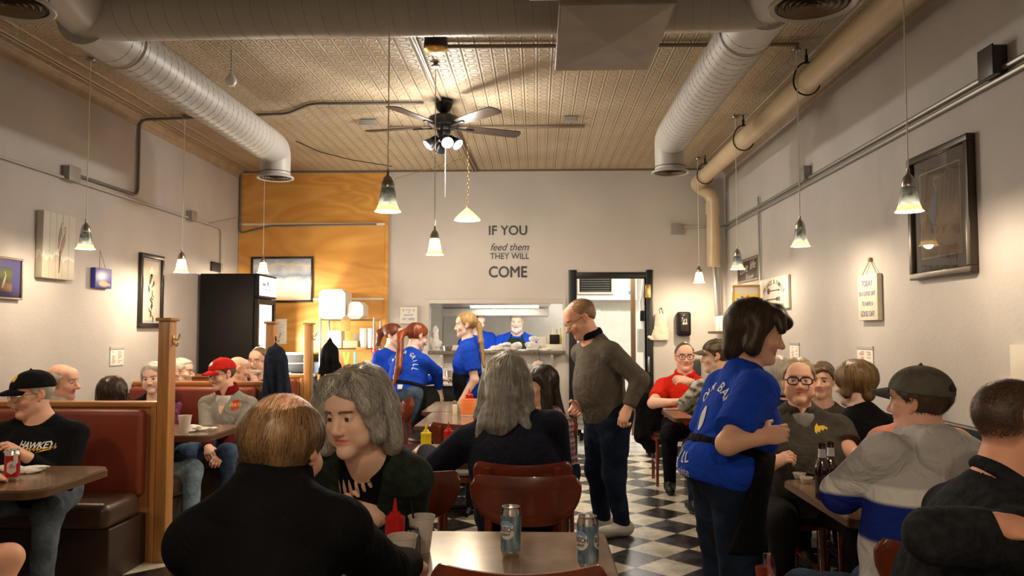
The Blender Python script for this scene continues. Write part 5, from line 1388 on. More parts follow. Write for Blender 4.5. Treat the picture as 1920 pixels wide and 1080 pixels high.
for k, (px, h, r_, c) in enumerate(((1030, .24, .018, (.75, .62, .25)), (1037, .28, .02, (.8, .78, .7)), (1044, .25, .018, (.65, .35, .08)), (1051, .27, .02, (.8, .6, .1)))):
    p = atY(px, 640, 9.55); tag(MB().lathe([(.001, 0), (r_, 0), (r_, h * .6), (r_ * .4, h * .75), (r_ * .4, h), (.001, h)], 14, (p.x, 9.56, zs + .0)).build('sauce_bottle', mat('bottle_%d' % px, c, rough=.3)), ('first', 'second', 'third', 'fourth')[k] + ' sauce bottle from the left behind the receipt printer', 'bottle', 'bottles behind the printer')
struct(MB().rbox((WX0 - .05, YB + .305, WZ0 - .045), (WX1 + .1, YB + .75, WZ0 - .003), .006).build('trim_13', SS))
p = atY(818, 640, 9.42); blob('plastic_bag', (p.x, 9.38, zs + .10), (.07, .05, .14), BAG, 'upright white and pale blue bag at the left of the pass', 'bag', 11)
p = atY(838, 648, 9.3); e = tag(MB().lathe([(.05, 0), (.06, .055), (.055, .055), (.045, .006), (.001, .006)], 20, (p.x, 9.28, zs)).build('metal_pan', STEEL), 'small metal pan beside the bag on the pass', 'pan')
p = atY(864, 650, 9.3); tag(MB().rbox((p.x - .09, 9.22, zs + .001), (p.x + .07, 9.34, zs + .065), .008).build('foil_tray', mat('tan_tray', (.6, .5, .38), rough=.5)), 'shallow tan tray on the pass behind the blonde server', 'tray')
# what shows through the doorway
p0, p1 = atY(1086, 522, 12.3), atY(1146, 548, 12.3); e = empty('wall_vent', (p0.x, 12.55, p0.z), 'dark louvred vent seen through the kitchen doorway', 'vent')
q0, q1 = atY(1074, 512, 12.2), atY(1196, 562, 12.2); VW = mat('white_enamel', (.75,.75,.72), rough=.35)
m = MB(); m.rbox((q0.x, 12.3, q1.z), (q1.x, 12.58, q0.z + .2), .006); m.build('hood_panel', VW, e)
m = MB(); m.rbox((p0.x, 12.27, p1.z), (p1.x, 12.298, p0.z), .003); m.build('vent_opening', DARK, e)
m = MB()
for k in range(6): z = p1.z + (p0.z - p1.z) * (k + .5) / 6; m.rbox((p0.x + .02, 12.258, z - .006), (p1.x - .02, 12.268, z + .006), .002)
m.build('louvres', mat('louvre_grey', (.10, .09, .07), rough=.5), e); m = MB()
for lo, hi in (((p0.x - .03, 12.255, p0.z), (p1.x + .03, 12.285, p0.z + .03)), ((p0.x - .03, 12.255, p1.z - .03), (p1.x + .03, 12.285, p1.z)), ((p0.x - .03, 12.255, p1.z), (p0.x, 12.285, p0.z)), ((p1.x, 12.255, p1.z), (p1.x + .03, 12.285, p0.z))): m.rbox(lo, hi, .003)
m.build('vent_frame', mat('cream_trim', (.72, .64, .5), rough=.5), e)
p = atY(1186, 548, 12.2); tag(MB().rbox((p.x - .05, 12.285, p.z - .025), (p.x + .05, 12.299, p.z + .025), .002).build('label_plate', mat('blue_label', (.12, .3, .7), rough=.5)), 'small blue label on the white panel beyond the doorway', 'label')
p = atY(1188, 640, 11.0); tag(MB().rbox((p.x - .03, 11.0, 0), (p.x + .03, 11.09, 2.2), .005).build('wooden_upright', mat('brown_timber', (.16, .09, .04), rough=.5)), 'narrow brown upright inside the kitchen doorway', 'post')
a, b = atY(1079, 700, 10.3).x, atY(1140, 700, 10.3).x; e = empty('prep_unit', ((a+b)/2, 10.6, 0), 'louvred stainless kitchen unit on castors inside the doorway', 'appliance'); uz = atY(1100, 705, 10.3).z
MB().rbox((a, 10.32, .16), (b, 11.0, uz), .01).build('unit_body', SS, e); m = MB()
for k in range(9): m.rbox((a + .02, 10.305, .22 + k * .06), (b - .02, 10.322, .25 + k * .06), .004)
m.build('louvres', mat('louvre_tan', (.40, .34, .26), rough=.45), e); MB().rbox((a, 10.34, uz + .001), (b, 11.0, uz + .05), .006).build('unit_top', VW, e)
for x in (a + .08, b - .08):
    for y in (10.42, 10.9): MB().lathe([(.001, -.03), (.05, -.025), (.055, 0), (.05, .025), (.001, .03)], 16, M=frameM((x, y, .057), (0, 1, 0), (0, 0, 1), (1, 0, 0))).build('castor', BLKM, e); 
p = atY(1205, 630, 10.6); e = empty('wall_dispenser', (p.x, 10.6, p.z), 'clear dispenser and hoses on the kitchen wall beyond the doorway', 'dispenser')
MB().rbox((p.x - .07, 10.55, p.z - .22), (p.x + .07, 10.66, p.z + .10), .012).build('bin_body', mat('milky_plastic', (.6, .58, .54), rough=.2, alpha=.7), e); MB().tube([(p.x, 10.6, p.z + .1), (p.x - .02, 10.6, p.z + .45), (p.x + .03, 10.6, p.z + .8)], .02, 8).build('hose', VW, e); MB().rbox((p.x - .03, 10.57, p.z + .20), (p.x + .03, 10.64, p.z + .34), .01).build('valve', BLKM, e)
MB().tube([(p.x + .04, 10.62, 0), (p.x + .04, 10.62, 2.7)], .03, 10).build('stand_pipe', SS, e)
# ------------------------------------------------------------------ signs, pictures, small things on the walls
INK = mat('black_vinyl_letters', (.012, .012, .014), rough=.5)
def wall_text(px0, px1, py, body, cap_px, bold=0, shear=0, spacing=1.0, stretch_to=True, name='wall_lettering', lab=None, parent=None):
    a, b = pb(px0, py), pb(px1, py); W_ = b.x - a.x; s_ = cap_px / 158.0 / .72
    v, f = text_mesh(body, s_, shear=shear, spacing=spacing, extrude=.0006); xs = [q.x for q in v]; k = W_ / (max(xs) - min(xs))
    M = frameM(((a.x+b.x)/2, YB - .0022, a.z), (1, 0, 0), (0, 0, 1), (0, -1, 0)); cx_ = (max(xs) + min(xs)) / 2; m = MB()
    for i, (dx, dy) in enumerate(((0, 0), (1, 0), (-1, 0), (0, 1), (0, -1)) if bold else ((0, 0),)): m.add([M @ Vector(((q.x - cx_) * k + dx * bold * s_, q.y + dy * bold * s_, q.z + i * .00015)) for q in v], f)
    return m.build(name, INK, parent, smooth=False)
c = pb(952, 470); e = empty('wall_quote', (c.x, YB, c.z), 'black lettering on the back wall: IF YOU feed them THEY WILL COME', 'lettering')
wall_text(917, 988, 433, 'IF YOU', 18, bold=.020, name='first_line', parent=e); wall_text(920, 992, 464, 'feed them', 14, bold=.008, shear=.35, name='script_line', parent=e); wall_text(919, 992, 481, 'THEY WILL', 11.5, bold=.012, name='third_line', parent=e); wall_text(917, 988, 511, 'COME', 21, bold=.022, name='last_line', parent=e)
a, b = pb(921, 473), pb(992, 473); m = MB(); m.box((a.x, YB - .003, a.z - .0015), (c.x - .02, YB - .0015, a.z + .0015)); m.box((c.x + .02, YB - .003, a.z - .0015), (b.x, YB - .0015, a.z + .0015)); m.lathe([(.006, 0), (.009, 0), (.009, .0012), (.006, .0012), (.006, 0)], 12, M=frameM((c.x + .003, YB - .0015, a.z), (1,0,0), (0,0,1), (0,-1,0)), caps=False); m.build('underline', INK, e)
def frame_on(axis_o, X, Y, N_, w_, h_, name, label, cat, fm, fw, th, face, mat_c=None, mw=0, glass=False, group=None):
    """picture: origin = centre on the wall, X right, Y up, N_ out of the wall"""
    e = empty(name, axis_o, label, cat, group); M = frameM(axis_o, X, Y, N_); hx, hy = w_/2, h_/2; m = MB()
    if fw:
        for lo, hi in (((-hx, -hy, .001), (hx, -hy + fw, th)), ((-hx, hy - fw, .001), (hx, hy, th)), ((-hx, -hy + fw, .001), (-hx + fw, hy - fw, th)), ((hx - fw, -hy + fw, .001), (hx, hy - fw, th))): m.rbox(lo, hi, min(.006, fw * .3), M=M)
        m.build('frame', fm, e)
    z = th * .55 if fw else th; ix, iy = hx - fw, hy - fw
    if mw: MB().box((-ix, -iy, .001), (ix, iy, z - .004), M=M).build('mat_board', mat_c, e); ix -= mw; iy -= mw; z_ = z - .003
    else: z_ = z
    MB().rbox((-ix, -iy, .001), (ix, iy, z_), .001 if fw else .004, M=M).build('picture' if fw else 'board', face, e)
    if glass: MB().add([M @ Vector(q) for q in ((-hx + fw, -hy + fw, z + .003), (hx - fw, -hy + fw, z + .003), (hx - fw, hy - fw, z + .003), (-hx + fw, hy - fw, z + .003))], [(0, 1, 2, 3)]).build('glass', GLZ, e, smooth=False)
    return e, M, z_
def glass_mat():
    m, N, L, B = nt('picture_glass'); t = N.new('ShaderNodeBsdfTransparent'); g_ = N.new('ShaderNodeBsdfGlossy'); g_.inputs['Roughness'].default_value = .015
    fr_ = N.new('ShaderNodeFresnel'); fr_.inputs['IOR'].default_value = 1.6; mx = N.new('ShaderNodeMixShader'); L.new(fr_.outputs[0], mx.inputs[0]); L.new(t.outputs[0], mx.inputs[1]); L.new(g_.outputs[0], mx.inputs[2]); L.new(mx.outputs[0], N['Material Output'].inputs['Surface']); return m
GLZ = glass_mat()
def pic(name, layers, base):
    """procedural painted sheet: horizontal colour bands broken by noise, object-space generated coordinates"""
    m, N, L, B = nt(name); tc = N.new('ShaderNodeTexCoord'); sp = N.new('ShaderNodeSeparateXYZ'); L.new(tc.outputs['Generated'], sp.inputs[0])
    n = N.new('ShaderNodeTexNoise'); n.inputs['Scale'].default_value = 4; n.inputs['Detail'].default_value = 6; L.new(tc.outputs['Generated'], n.inputs['Vector'])
    a = N.new('ShaderNodeMath'); a.operation = 'MULTIPLY_ADD'; a.inputs[1].default_value = .45; L.new(n.outputs['Fac'], a.inputs[0]); L.new(sp.outputs['Z'], a.inputs[2])
    s_ = N.new('ShaderNodeMath'); s_.operation = 'SUBTRACT'; s_.inputs[1].default_value = .225; L.new(a.outputs[0], s_.inputs[0])
    r = N.new('ShaderNodeValToRGB'); cr = r.color_ramp
    while len(cr.elements) < len(layers): cr.elements.new(.5)
    for el, (p_, c_) in zip(cr.elements, layers): el.position = p_; el.color = rgb(c_)
    L.new(s_.outputs[0], r.inputs['Fac']); L.new(r.outputs[0], B.inputs['Base Color']); B.inputs['Roughness'].default_value = .5; return m
def strokes(e, M, z, items, name='bird_figure'):
    """painted marks: each item (colour, radius list, points) in picture plane metres"""
    for i, (c, r_, pts) in enumerate(items):
        V = [Vector((x, y, z + .0004)) for x, y in pts]; m = MB(); n = len(V); vv = []; 
        for k in range(n):
            t = (V[min(k+1, n-1)] - V[max(k-1, 0)]).normalized(); s_ = Vector((-t.y, t.x, 0)); rr = r_[k] if isinstance(r_, (list, tuple)) else r_
            vv += [V[k] - s_ * rr, V[k] + s_ * rr]
        m.add([M @ q for q in vv], [(2*k, 2*k+1, 2*k+3, 2*k+2) for k in range(n - 1)]); m.build(name if i == 0 else name, mat('ink_%d_%d_%d' % tuple(int(q * 99) for q in c), c, rough=.5), e, smooth=False)
LX, LY, LN = (0, 1, 0), (0, 0, 1), (1, 0, 0)          # left wall: right = +Y
RX, RY, RN = (0, -1, 0), (0, 0, 1), (-1, 0, 0)        # right wall: right = -Y
def lrect(x0, y0a, x1, y1b, X):
    a, b = atX(x0, y0a, X), atX(x1, y1b, X); return a, b
# left wall
GOLDF = mat('bronze_frame', (.10, .07, .045), rough=.35, metal=.4); BLKF = mat('black_frame', (.012, .010, .009), rough=.35)
y1_ = atX(36, 520, XL).y; zt, zb = atX(36, 486, XL).z, atX(36, 563, XL).z
PUR = mat('purple_poster', (.08, .07, .22), rough=.4)
e, M, z = frame_on((XL + .001, y1_ - .24, (zt+zb)/2), LX, LY, LN, .48, zt - zb, 'framed_poster', 'framed purple heron poster cut off by the left edge', 'picture', mat('pewter_frame', (.30, .24, .18), rough=.3, metal=.6), .014, .03, PUR, glass=True)
MB().rbox((-.12, -.09, z), (.14, .075, z + .0012), .0004, M=M).build('photo_panel', pic('heron_photo', [(.2, (.30, .16, .10)), (.45, (.06, .07, .04)), (.7, (.13, .14, .03)), (.95, (.05, .06, .07))], 0), e)
strokes(e, M, z + .002, [((.5, .45, .35), [.012, .008, .004, .003], [(.04, -.07), (.06, -.02), (.075, .02), (.065, .045)])])
v, f = text_mesh('2011', .075, bold=.001); 
a, b = atX(70, 395, XL), atX(139, 527, XL); zt, zb = atX(75, 395, XL).z, atX(72, 521, XL).z; ya, yb = atX(79, 450, XL + .05).y, atX(139, 450, XL + .05).y
e, M, z = frame_on((XL + .002, (ya+yb)/2, (zt+zb)/2), LX, LY, LN, yb - ya, zt - zb, 'painted_board', 'pale plank board painted with two herons on the left wall', 'picture', None, 0, .055, pic('heron_board', [(.0, (.42, .38, .30)), (.30, (.50, .46, .38)), (.33, (.78, .74, .64)), (.40, (.50, .52, .46)), (.75, (.55, .53, .49)), (1, (.58, .55, .51))], 0))
HER = (.30, .20, .17); w2, h2 = (yb - ya)/2, (zt - zb)/2
strokes(e, M, z + .001, [(HER, [.004, .012, .022, .016, .006], [(.005, -.20*h2/.25), (.015, -.05), (.04, .02), (.055, .06), (.06, .09)]), (HER, [.005, .005, .006, .003], [(.058, .08), (.072, .115), (.055, .15), (.085, .148)]), (HER, [.006, .016, .016, .006], [(-.015, -.02), (.0, .06), (.012, .11), (.015, .14)]), (HER, [.004, .004, .003], [(.014, .13), (.02, .175), (.04, .18)]), (HER, [.004, .004], [(.0, -.2), (.01, -.03)])])
for k in range(1, 5): MB().box((-w2 + k * w2 * .4 - .001, -h2, z), (-w2 + k * w2 * .4 + .001, h2, z + .0006), M=M).build('plank_line', mat('plank_gap', (.30, .27, .24), rough=.8), e)
zt, zb = atX(190, 504, XL).z, atX(190, 541, XL).z; ya, yb = atX(176, 520, XL + .03).y, atX(207, 520, XL + .03).y; BLUP = mat('blue_plaque', (.03, .03, .32), rough=.4)
e, M, z = frame_on((XL + .002, (ya+yb)/2, (zt+zb)/2), LX, LY, LN, yb - ya, zt - zb, 'hanging_plaque', 'small blue plaque with an orange fish hung on a string', 'plaque', None, 0, .04, BLUP)
strokes(e, M, z + .001, [((.65, .25, .04), [.004, .020, .024, .018, .006, .014], [(-.075, -.045), (-.05, -.045), (0, -.045), (.04, -.048), (.07, -.05), (.095, -.05)])], 'fish_figure')
ap = atX(187, 470, XL); m = MB(); cy = (ya+yb)/2
for s_ in (-.045, .045): m.tube([(XL + .012, cy - .01, ap.z), (XL + .03, cy + s_, zt)], .0022, 5)
m.build('string', mat('jute', (.30, .20, .10), rough=.8), e)
zt, zb = atX(265, 474, XL).z, atX(265, 614, XL).z; ya, yb = atX(264, 540, XL + .03).y, atX(307, 540, XL + .03).y; CREAM = mat('cream_print', (.62, .55, .44), rough=.5, var=.05)
e, M, z = frame_on((XL + .001, (ya+yb)/2, (zt+zb)/2), LX, LY, LN, yb - ya, zt - zb, 'framed_print', 'tall narrow dark framed print of a figure beside the cooler', 'picture', BLKF, .04, .035, CREAM, mat('grey_mat_board', (.35, .34, .36), rough=.6), .025, glass=False)
rs = random.Random(2); DK = (.10, .09, .10)
strokes(e, M, z + .001, [((.75, .70, .6), [.003, .05, .003], [(-.05, .17), (.0, .185), (.05, .17)]), (DK, [.01, .018, .022, .014], [(-.03, .06), (-.02, .10), (.0, .14), (.01, .155)])] + [(DK, [.004, rs.uniform(.006, .015), .003], [(x, y), (x + rs.uniform(-.02, .02), y - .025), (x + rs.uniform(-.04, .04), y - .05)]) for x, y in [(rs.uniform(-.05, .05), .1 - .37 * k / 16) for k in range(16)]], 'figure_mark')
zt, zb = atX(406, 496, XL).z, atX(406, 510, XL).z; tag(MB().rbox((XL + .001, 8.50, zb), (XL + .025, 8.78, zt + .02), .003).build('dark_frame', BLKF), 'small dark frame on the left wall above the cooler', 'frame')
def menu(X, x0, x1, yt, yb_, lab, N_):
    ya, yb2 = sorted((atX(x0, yt, X).y, atX(x1, yt, X).y)); zt, zb = atX((x0+x1)/2, yt, X).z, atX((x0+x1)/2, yb_, X).z; sg = 1 if N_ > 0 else -1; xx = X + sg * .003
    e = empty('menu_sheet', (xx, (ya+yb2)/2, zb), lab, 'menu', 'menu sheets on the walls'); MB().rbox(*[tuple(q) for q in ((min(xx, xx + sg*.004), ya, zb), (max(xx, xx + sg*.004), yb2, zt))], .001).build('sheet', PAPER, e)
    MB().rbox((min(xx - sg*.002, xx + sg*.006), ya - .004, zt + .002), (max(xx - sg*.002, xx + sg*.006), yb2 + .004, zt + .028), .001).build('holder_strip', mat('holder_plastic', (.45, .44, .42), rough=.3), e); m = MB(); rs = random.Random(x0)
    for col_ in (.12, .56):
        for k in range(9):
            z = zt - (zt - zb) * (.12 + .085 * k); w_ = (yb2 - ya); ln = rs.uniform(.12, .32)
            if rs.random() < .8: m.box((min(xx + sg*.0042, xx + sg*.0048), ya + w_ * col_, z - .003), (max(xx + sg*.0042, xx + sg*.0048), ya + w_ * (col_ + ln), z + .003))
    m.build('print_rows', mat('faint_print', (.55, .30, .22), rough=.7), e)
menu(XL, 206, 231, 656, 685, 'paper menu in a holder on the left wall above the booths', 1)
menu(XR, 1482, 1499, 648, 683, 'narrow paper menu on the right wall above the white haired person', -1); menu(XR, 1609, 1638, 656, 687, 'paper menu on the right wall below the good day sign', -1)
# right wall
ya, yb = atX(1822, 385, XR - .03).y, atX(1706, 385, XR - .03).y; zt, zb = (atX(1813, 256, XR).z + atX(1706, 303, XR).z)/2, (atX(1822, 514, XR).z + atX(1706, 527, XR).z)/2
e, M, z = frame_on((XR - .001, (ya+yb)/2, (zt+zb)/2), RX, RY, RN, yb - ya, zt - zb, 'heron_picture', 'large dark framed heron picture with reflections in its glass', 'picture', mat('dark_bronze_frame', (.045, .032, .022), rough=.35, metal=.3), .038, .045, pic('marsh_print', [(.1, (.42, .29, .18)), (.4, (.48, .34, .21)), (.6, (.30, .21, .13)), (.95, (.20, .15, .10))], 0), mat('taupe_mat_board', (.22, .18, .155), rough=.6), .075, glass=True)
w2, h2 = (yb-ya)/2, (zt-zb)/2
LIN = (.62, .55, .45); bx, by = w2 - .115, h2 - .115
for a_, b_ in (((-bx, -by), (bx, -by)), ((bx, -by), (bx, by)), ((bx, by), (-bx, by)), ((-bx, by), (-bx, -by))): strokes(e, M, z + .0006, [(LIN, .0035, [a_, b_])], 'mat_line')
strokes(e, M, z + .001, [((.26, .24, .27), [.008, .035, .04, .028, .010], [(-.085, -.11), (-.08, -.04), (-.07, .03), (-.05, .09), (-.04, .11)]), ((.38, .34, .30), [.009, .007, .007, .008, .003], [(-.042, .10), (-.03, .14), (-.06, .165), (-.05, .195), (.02, .19)]), ((.32, .24, .15), [.012, .007, .003], [(.05, .195), (.10, .215), (.15, .17)])] + [((.28, .20, .12), [.002, .003, .001], [(x, .06), (x + .02, .16), (x + d, .26)]) for x, d in ((-.16, .03), (-.12, .01), (.02, .05), (.06, .05), (.10, .02), (.14, .03), (.16, -.02))])
ya, yb = atX(1645, 555, XR - .035).y, atX(1609, 555, XR - .035).y; zt, zb = atX(1626, 515, XR - .03).z, atX(1626, 601, XR - .03).z; IV = mat('ivory_sign', (.66, .62, .50), rough=.55, var=.05)
e, M, z = frame_on((XR - .001, (ya+yb)/2, (zt+zb)/2), RX, RY, RN, yb - ya, zt - zb, 'wooden_sign', 'ivory wooden sign reading TODAY IS A GOOD DAY TO HAVE A GOOD DAY', 'sign', None, 0, .035, IV)
def on(e, M, z, body, size, cx_, cy_, m_, w_=None, bold=0, shear=0, name='lettering', spacing=1, rot=0):
    v, f = text_mesh(body, size, bold=bold*size, shear=shear, spacing=spacing, extrude=.0004); xs = [q.x for q in v]; k = w_ / (max(xs)-min(xs)) if w_ else 1; mid = (max(xs)+min(xs))/2; R_ = Matrix.Rotation(rot, 4, 'Z')
    mb = MB(); mb.add([M @ (Vector((cx_, cy_, z + .001)) + R_ @ Vector(((q.x - mid) * k, q.y, q.z))) for q in v], f); return mb.build(name, m_, e, smooth=False)
PURP = mat('purple_ink', (.10, .06, .30), rough=.5); hh = zt - zb; ww = yb - ya
for body, fy, sz, fw in (('TODAY', .30, .17, .55), ('IS A GOOD DAY', .08, .13, .82), ('TO HAVE A', -.14, .13, .56), ('GOOD DAY', -.36, .17, .72)): on(e, M, z, body, sz * hh * 1.05, 0, fy * hh, PURP, fw * ww, bold=.004)
ap = atX(1627, 488, XR - .012); m = MB(); JU = mat('jute', (.30, .20, .10), rough=.8)
for s_ in (-.38, .38): m.tube([(ap.x, (ya+yb)/2, ap.z), (XR - .02, (ya+yb)/2 + s_ * ww, zt)], .003, 5)
m.sphere((ap.x, (ya+yb)/2, ap.z), .016, 10, 6); m.build('string', JU, e)
ya, yb = atX(1479, 545, XR - .02).y, atX(1426, 545, XR - .02).y; zt, zb = atX(1478, 515, XR).z, atX(1478, 578, XR).z; DKG = mat('dark_grey_ink', (.07, .06, .055), rough=.6)
e, M, z = frame_on((XR - .001, (ya+yb)/2, (zt+zb)/2), RX, RY, RN, yb - ya, zt - zb, 'gather_sign', 'white board sign with a spoon and fork reading FRIENDS & FAMILY GATHER HERE', 'sign', None, 0, .025, mat('whitewash_board', (.68, .63, .54), rough=.6, var=.05))
ww, hh = yb - ya, zt - zb
VV, FF = arc_text('FRIENDS & FAMILY', .062, .55, 90 + 7.3 * 4.4, 4.4); mb = MB(); mb.add([M @ Vector((q.x, q.y - .55 + .105, z + .001 + q.z)) for q in VV], FF); mb.build('lettering', DKG, e, smooth=False)
on(e, M, z, 'GATHER HERE', .055, 0, -.125, DKG, .62, bold=.01)
strokes(e, M, z + .001, [((.07, .06, .055), [.012, .028, .030, .014, .005, .005, .009], [(-.19, .025), (-.165, .025), (-.13, .025), (-.105, .025), (-.09, .025), (.12, .025), (.2, .025)]), ((.07, .06, .055), [.010, .007, .005, .005, .015, .017], [(-.2, -.055), (-.16, -.055), (-.13, -.055), (.08, -.055), (.10, -.055), (.13, -.055)])] + [((.07, .06, .055), .003, [(.13, -.055 + d), (.21, -.055 + d)]) for d in (-.014, -.005, .005, .014)], 'cutlery_figure')
ya, yb = atX(1422, 505, XR - .02).y, atX(1383, 505, XR - .02).y; zt, zb = atX(1422, 478, XR).z, atX(1422, 525, XR).z
e, M, z = frame_on((XR - .001, (ya+yb)/2, (zt+zb)/2), RX, RY, RN, yb - ya, zt - zb, 'chalkboard_sign', 'dark chalkboard sign with white handwriting in the far right corner', 'sign', mat('weathered_frame', (.16, .12, .08), rough=.6), .03, .025, mat('chalkboard', (.025, .018, .015), rough=.7))
CHK = mat('chalk', (.55, .50, .45), rough=.9); on(e, M, z, 'Love', .14, -.17, .02, CHK, .32, shear=.3, rot=.06); on(e, M, z, 'life', .12, .18, .04, CHK, .22, shear=.3, rot=.06)
on(e, M, z, 'live', .09, .05, -.075, CHK, .3, shear=.3)
# corner shelf with framed poster, lamp, glasses and discs
sz = pb(1345, 621, 7.95).z; e = empty('corner_shelf', (2.0, 7.95, sz), 'brown wooden shelf on the right wall in the far corner', 'shelf'); WD = mat('brown_shelf_wood', (.20, .12, .06), rough=.4, var=.2)
MB().prism([(XR - .002, 7.55), (XR - .002, 8.3), (1.84, 8.3), (1.77, 8.2), (1.77, 7.9), (1.9, 7.6)], .025, z0=sz - .026).build('board', WD, e); MB().prism([(0, 0), (.28, 0), (.03, -.2), (0, -.2)], .02, M=frameM((XR - .001, 7.95, sz - .028), (-1, 0, 0), (0, 0, 1), (0, 1, 0))).build('bracket', WD, e)
a, b = atY(1373, 560, 7.72), atY(1425, 560, 7.72); zt = atY(1400, 534, 7.72).z; fx = (a.x + b.x)/2; fw_ = min(b.x, XR - .006) - a.x; fx = a.x + fw_/2; GW = mat('golden_wood', (.42, .24, .06), rough=.4)
e, M, z = frame_on((fx, 7.74, (zt + sz)/2 + .001), (1, 0, 0), (0, 0, 1), (0, -1, 0), fw_, zt - sz - .002, 'poster_box', 'golden wood box frame with a yellow and blue splash poster', 'poster', GW, .02, .04, mat('poster_paper', (.62, .58, .5), rough=.5))
hh = zt - sz; py0 = hh/2 - .095; MB().rbox((-fw_/2 + .022, py0 - .16, z), (fw_/2 - .022, py0, z + .002), .0005, M=M).build('yellow_field', mat('poster_yellow', (.75, .55, .04), rough=.45), e)
n = 22; rs = random.Random(5); ol = [(.105 * math.cos(2*PI*k/n) * (1.15 if k % 2 else .78), .058 * math.sin(2*PI*k/n) * (1.2 if k % 2 else .8)) for k in range(n)]
MB().prism(ol, .0012, M=M @ Matrix.Translation((0, py0 - .075, z + .002))).build('blue_splash', mat('poster_blue', (.05, .22, .55), rough=.45), e); MB().rbox((-fw_/2 + .022, py0 - .16, z + .0021), (fw_/2 - .022, py0 - .10, z + .0032), .0003, M=M).build('blue_band', mat('poster_blue', (.05, .22, .55), rough=.45), e)
MB().lathe([(.028, 0), (.028, .0015), (.001, .0015)], 18, M=M @ Matrix.Translation((0, py0 - .05, z + .0034))).build('red_spot', mat('poster_red', (.65, .10, .05), rough=.45), e)
on(e, M, z + .0034, 'NEW', .034, -.06, py0 - .118, mat('poster_pale', (.55, .7, .8), rough=.5), .085, bold=.01); on(e, M, z + .0034, 'SA', .036, -.075, py0 - .15, mat('poster_lime', (.72, .72, .1), rough=.5), .06, bold=.02)
p = atY(1366, 612, 7.93); e = empty('shelf_lamp', (p.x, 7.95, sz), 'glowing cone shaped lamp on the corner shelf', 'lamp')
MB().lathe([(.038, 0), (.04, .012), (.001, .012)], 16, (p.x, 7.95, sz)).build('lamp_foot', WD, e); MB().lathe([(.036, .012), (.034, .05), (.026, .09), (.018, .13), (.014, .17), (.012, .20), (.001, .21)], 18, (p.x, 7.95, sz), caps=False).build('lamp_shade', emis('amber_lamp', (1, .82, .52), 3.5), e); point('lamp_light', (p.x - .02, 7.88, sz + .14), 2.0, WARM, .03, e)
for k, (px, h, r_) in enumerate(((1342, .15, .034), (1352, .16, .034))):
    p = atY(px, 610, 7.98 + k * .08); tag(MB().lathe([(.001, .004), (r_ * .8, .004), (r_, h), (r_ * .95, h), (r_ * .76, .008), (.001, .008)], 18, (p.x, p.y, sz - .003)).build('drinking_glass', GLASSY), ('left', 'right')[k] + ' drinking glass on the corner shelf', 'glass', 'glasses on the corner shelf')
z2 = pb(1345, 652, 8.05).z; e = empty('wall_bracket_shelf', (2.05, 8.0, z2), 'small black shelf below the corner shelf', 'shelf'); MB().rbox((1.84, 7.85, z2 - .06), (XR - .002, 8.2, z2), .008).build('board', BLKM, e)
rs = random.Random(8)
for k in range(8):
    c = [(.5, .42, .25), (.1, .1, .12), (.45, .35, .08), (.3, .28, .22), (.12, .2, .35), (.6, .55, .35), (.25, .1, .06), (.5, .45, .1)][k]; x = 1.855 + k * .024
    tag(MB().rbox((x, 7.87, z2 + .001), (x + .019, 8.0, z2 + .105 + rs.uniform(0, .012)), .002).build('disc_case', mat('case_%d' % k, c, rough=.4)), ('leftmost', 'second', 'third', 'fourth', 'fifth', 'sixth', 'seventh', 'rightmost')[k] + ' thin case in the row under the corner shelf', 'case', 'cases under the corner shelf')
# back wall small things
a, b = pb(751, 576), pb(783, 607); e, M, z = frame_on(((a.x+b.x)/2, YB - .001, (a.z+b.z)/2), (1, 0, 0), (0, 0, 1), (0, -1, 0), b.x - a.x, a.z - b.z, 'small_sign', 'small white sign with blue print left of the kitchen pass', 'sign', None, 0, .035, mat('white_sign', (.74, .70, .62), rough=.5))
BI = mat('blue_ink', (.12, .20, .40), rough=.6); w_ = b.x - a.x
strokes(e, M, z + .001, [((.12, .20, .40), .004, [(-.062, .045), (-.062, .075)]), ((.12, .20, .40), .004, [(.062, .045), (.062, .075)]), ((.12, .20, .40), .003, [(-.035, .06), (-.01, .068), (.03, .058)]), ((.12, .20, .40), .004, [(0, .03), (0, .045)]), ((.12, .20, .40), .0045, [(-.06, .002), (.055, .006)])], 'print_mark'); on(e, M, z, 'EAT HERE', .04, 0, -.045, BI, w_ * .72, bold=.01)
p = pb(525, 620); a, b = pb(513, 598), pb(538, 645); e = empty('notice_sheet', (p.x, YB - .016, p.z), 'white notice sheet on the plywood right of the cooler', 'notice'); MB().rbox((a.x, YB - .019, b.z), (b.x, YB - .0155, a.z), .001).build('sheet', PAPER, e); m = MB()
for k in range(8): m.box((a.x + .02, YB - .0196, a.z - .05 - k * .028), (a.x + .02 + (.11 if k % 3 else .08), YB - .0191, a.z - .046 - k * .028))
m.build('print_rows', mat('faint_print', (.55, .30, .22), rough=.7), e)
a, b = pb(473, 482), pb(588, 567); e, M, z = frame_on(((a.x+b.x)/2, YB - .016, (a.z+b.z)/2), (1, 0, 0), (0, 0, 1), (0, -1, 0), b.x - a.x, a.z - b.z, 'seascape_picture', 'framed beach and cloudy sky picture above the cooler sign', 'picture', BLKF, .025, .03, pic('beach_sky', [(.05, (.72, .58, .42)), (.32, (.80, .68, .54)), (.42, (.95, .88, .76)), (.50, (.42, .52, .58)), (.60, (.20, .26, .44)), (.72, (.48, .56, .68)), (.85, (.85, .84, .76)), (.97, (.38, .50, .70))], 0))
p = pb(1236, 612); e = empty('hand_towel', (p.x, YB - .03, p.z), 'cream towel hung on a hook right of the doorway', 'towel'); TW = mat('cream_towel', (.74, .64, .52), rough=.9, bump=.3, bscale=200)
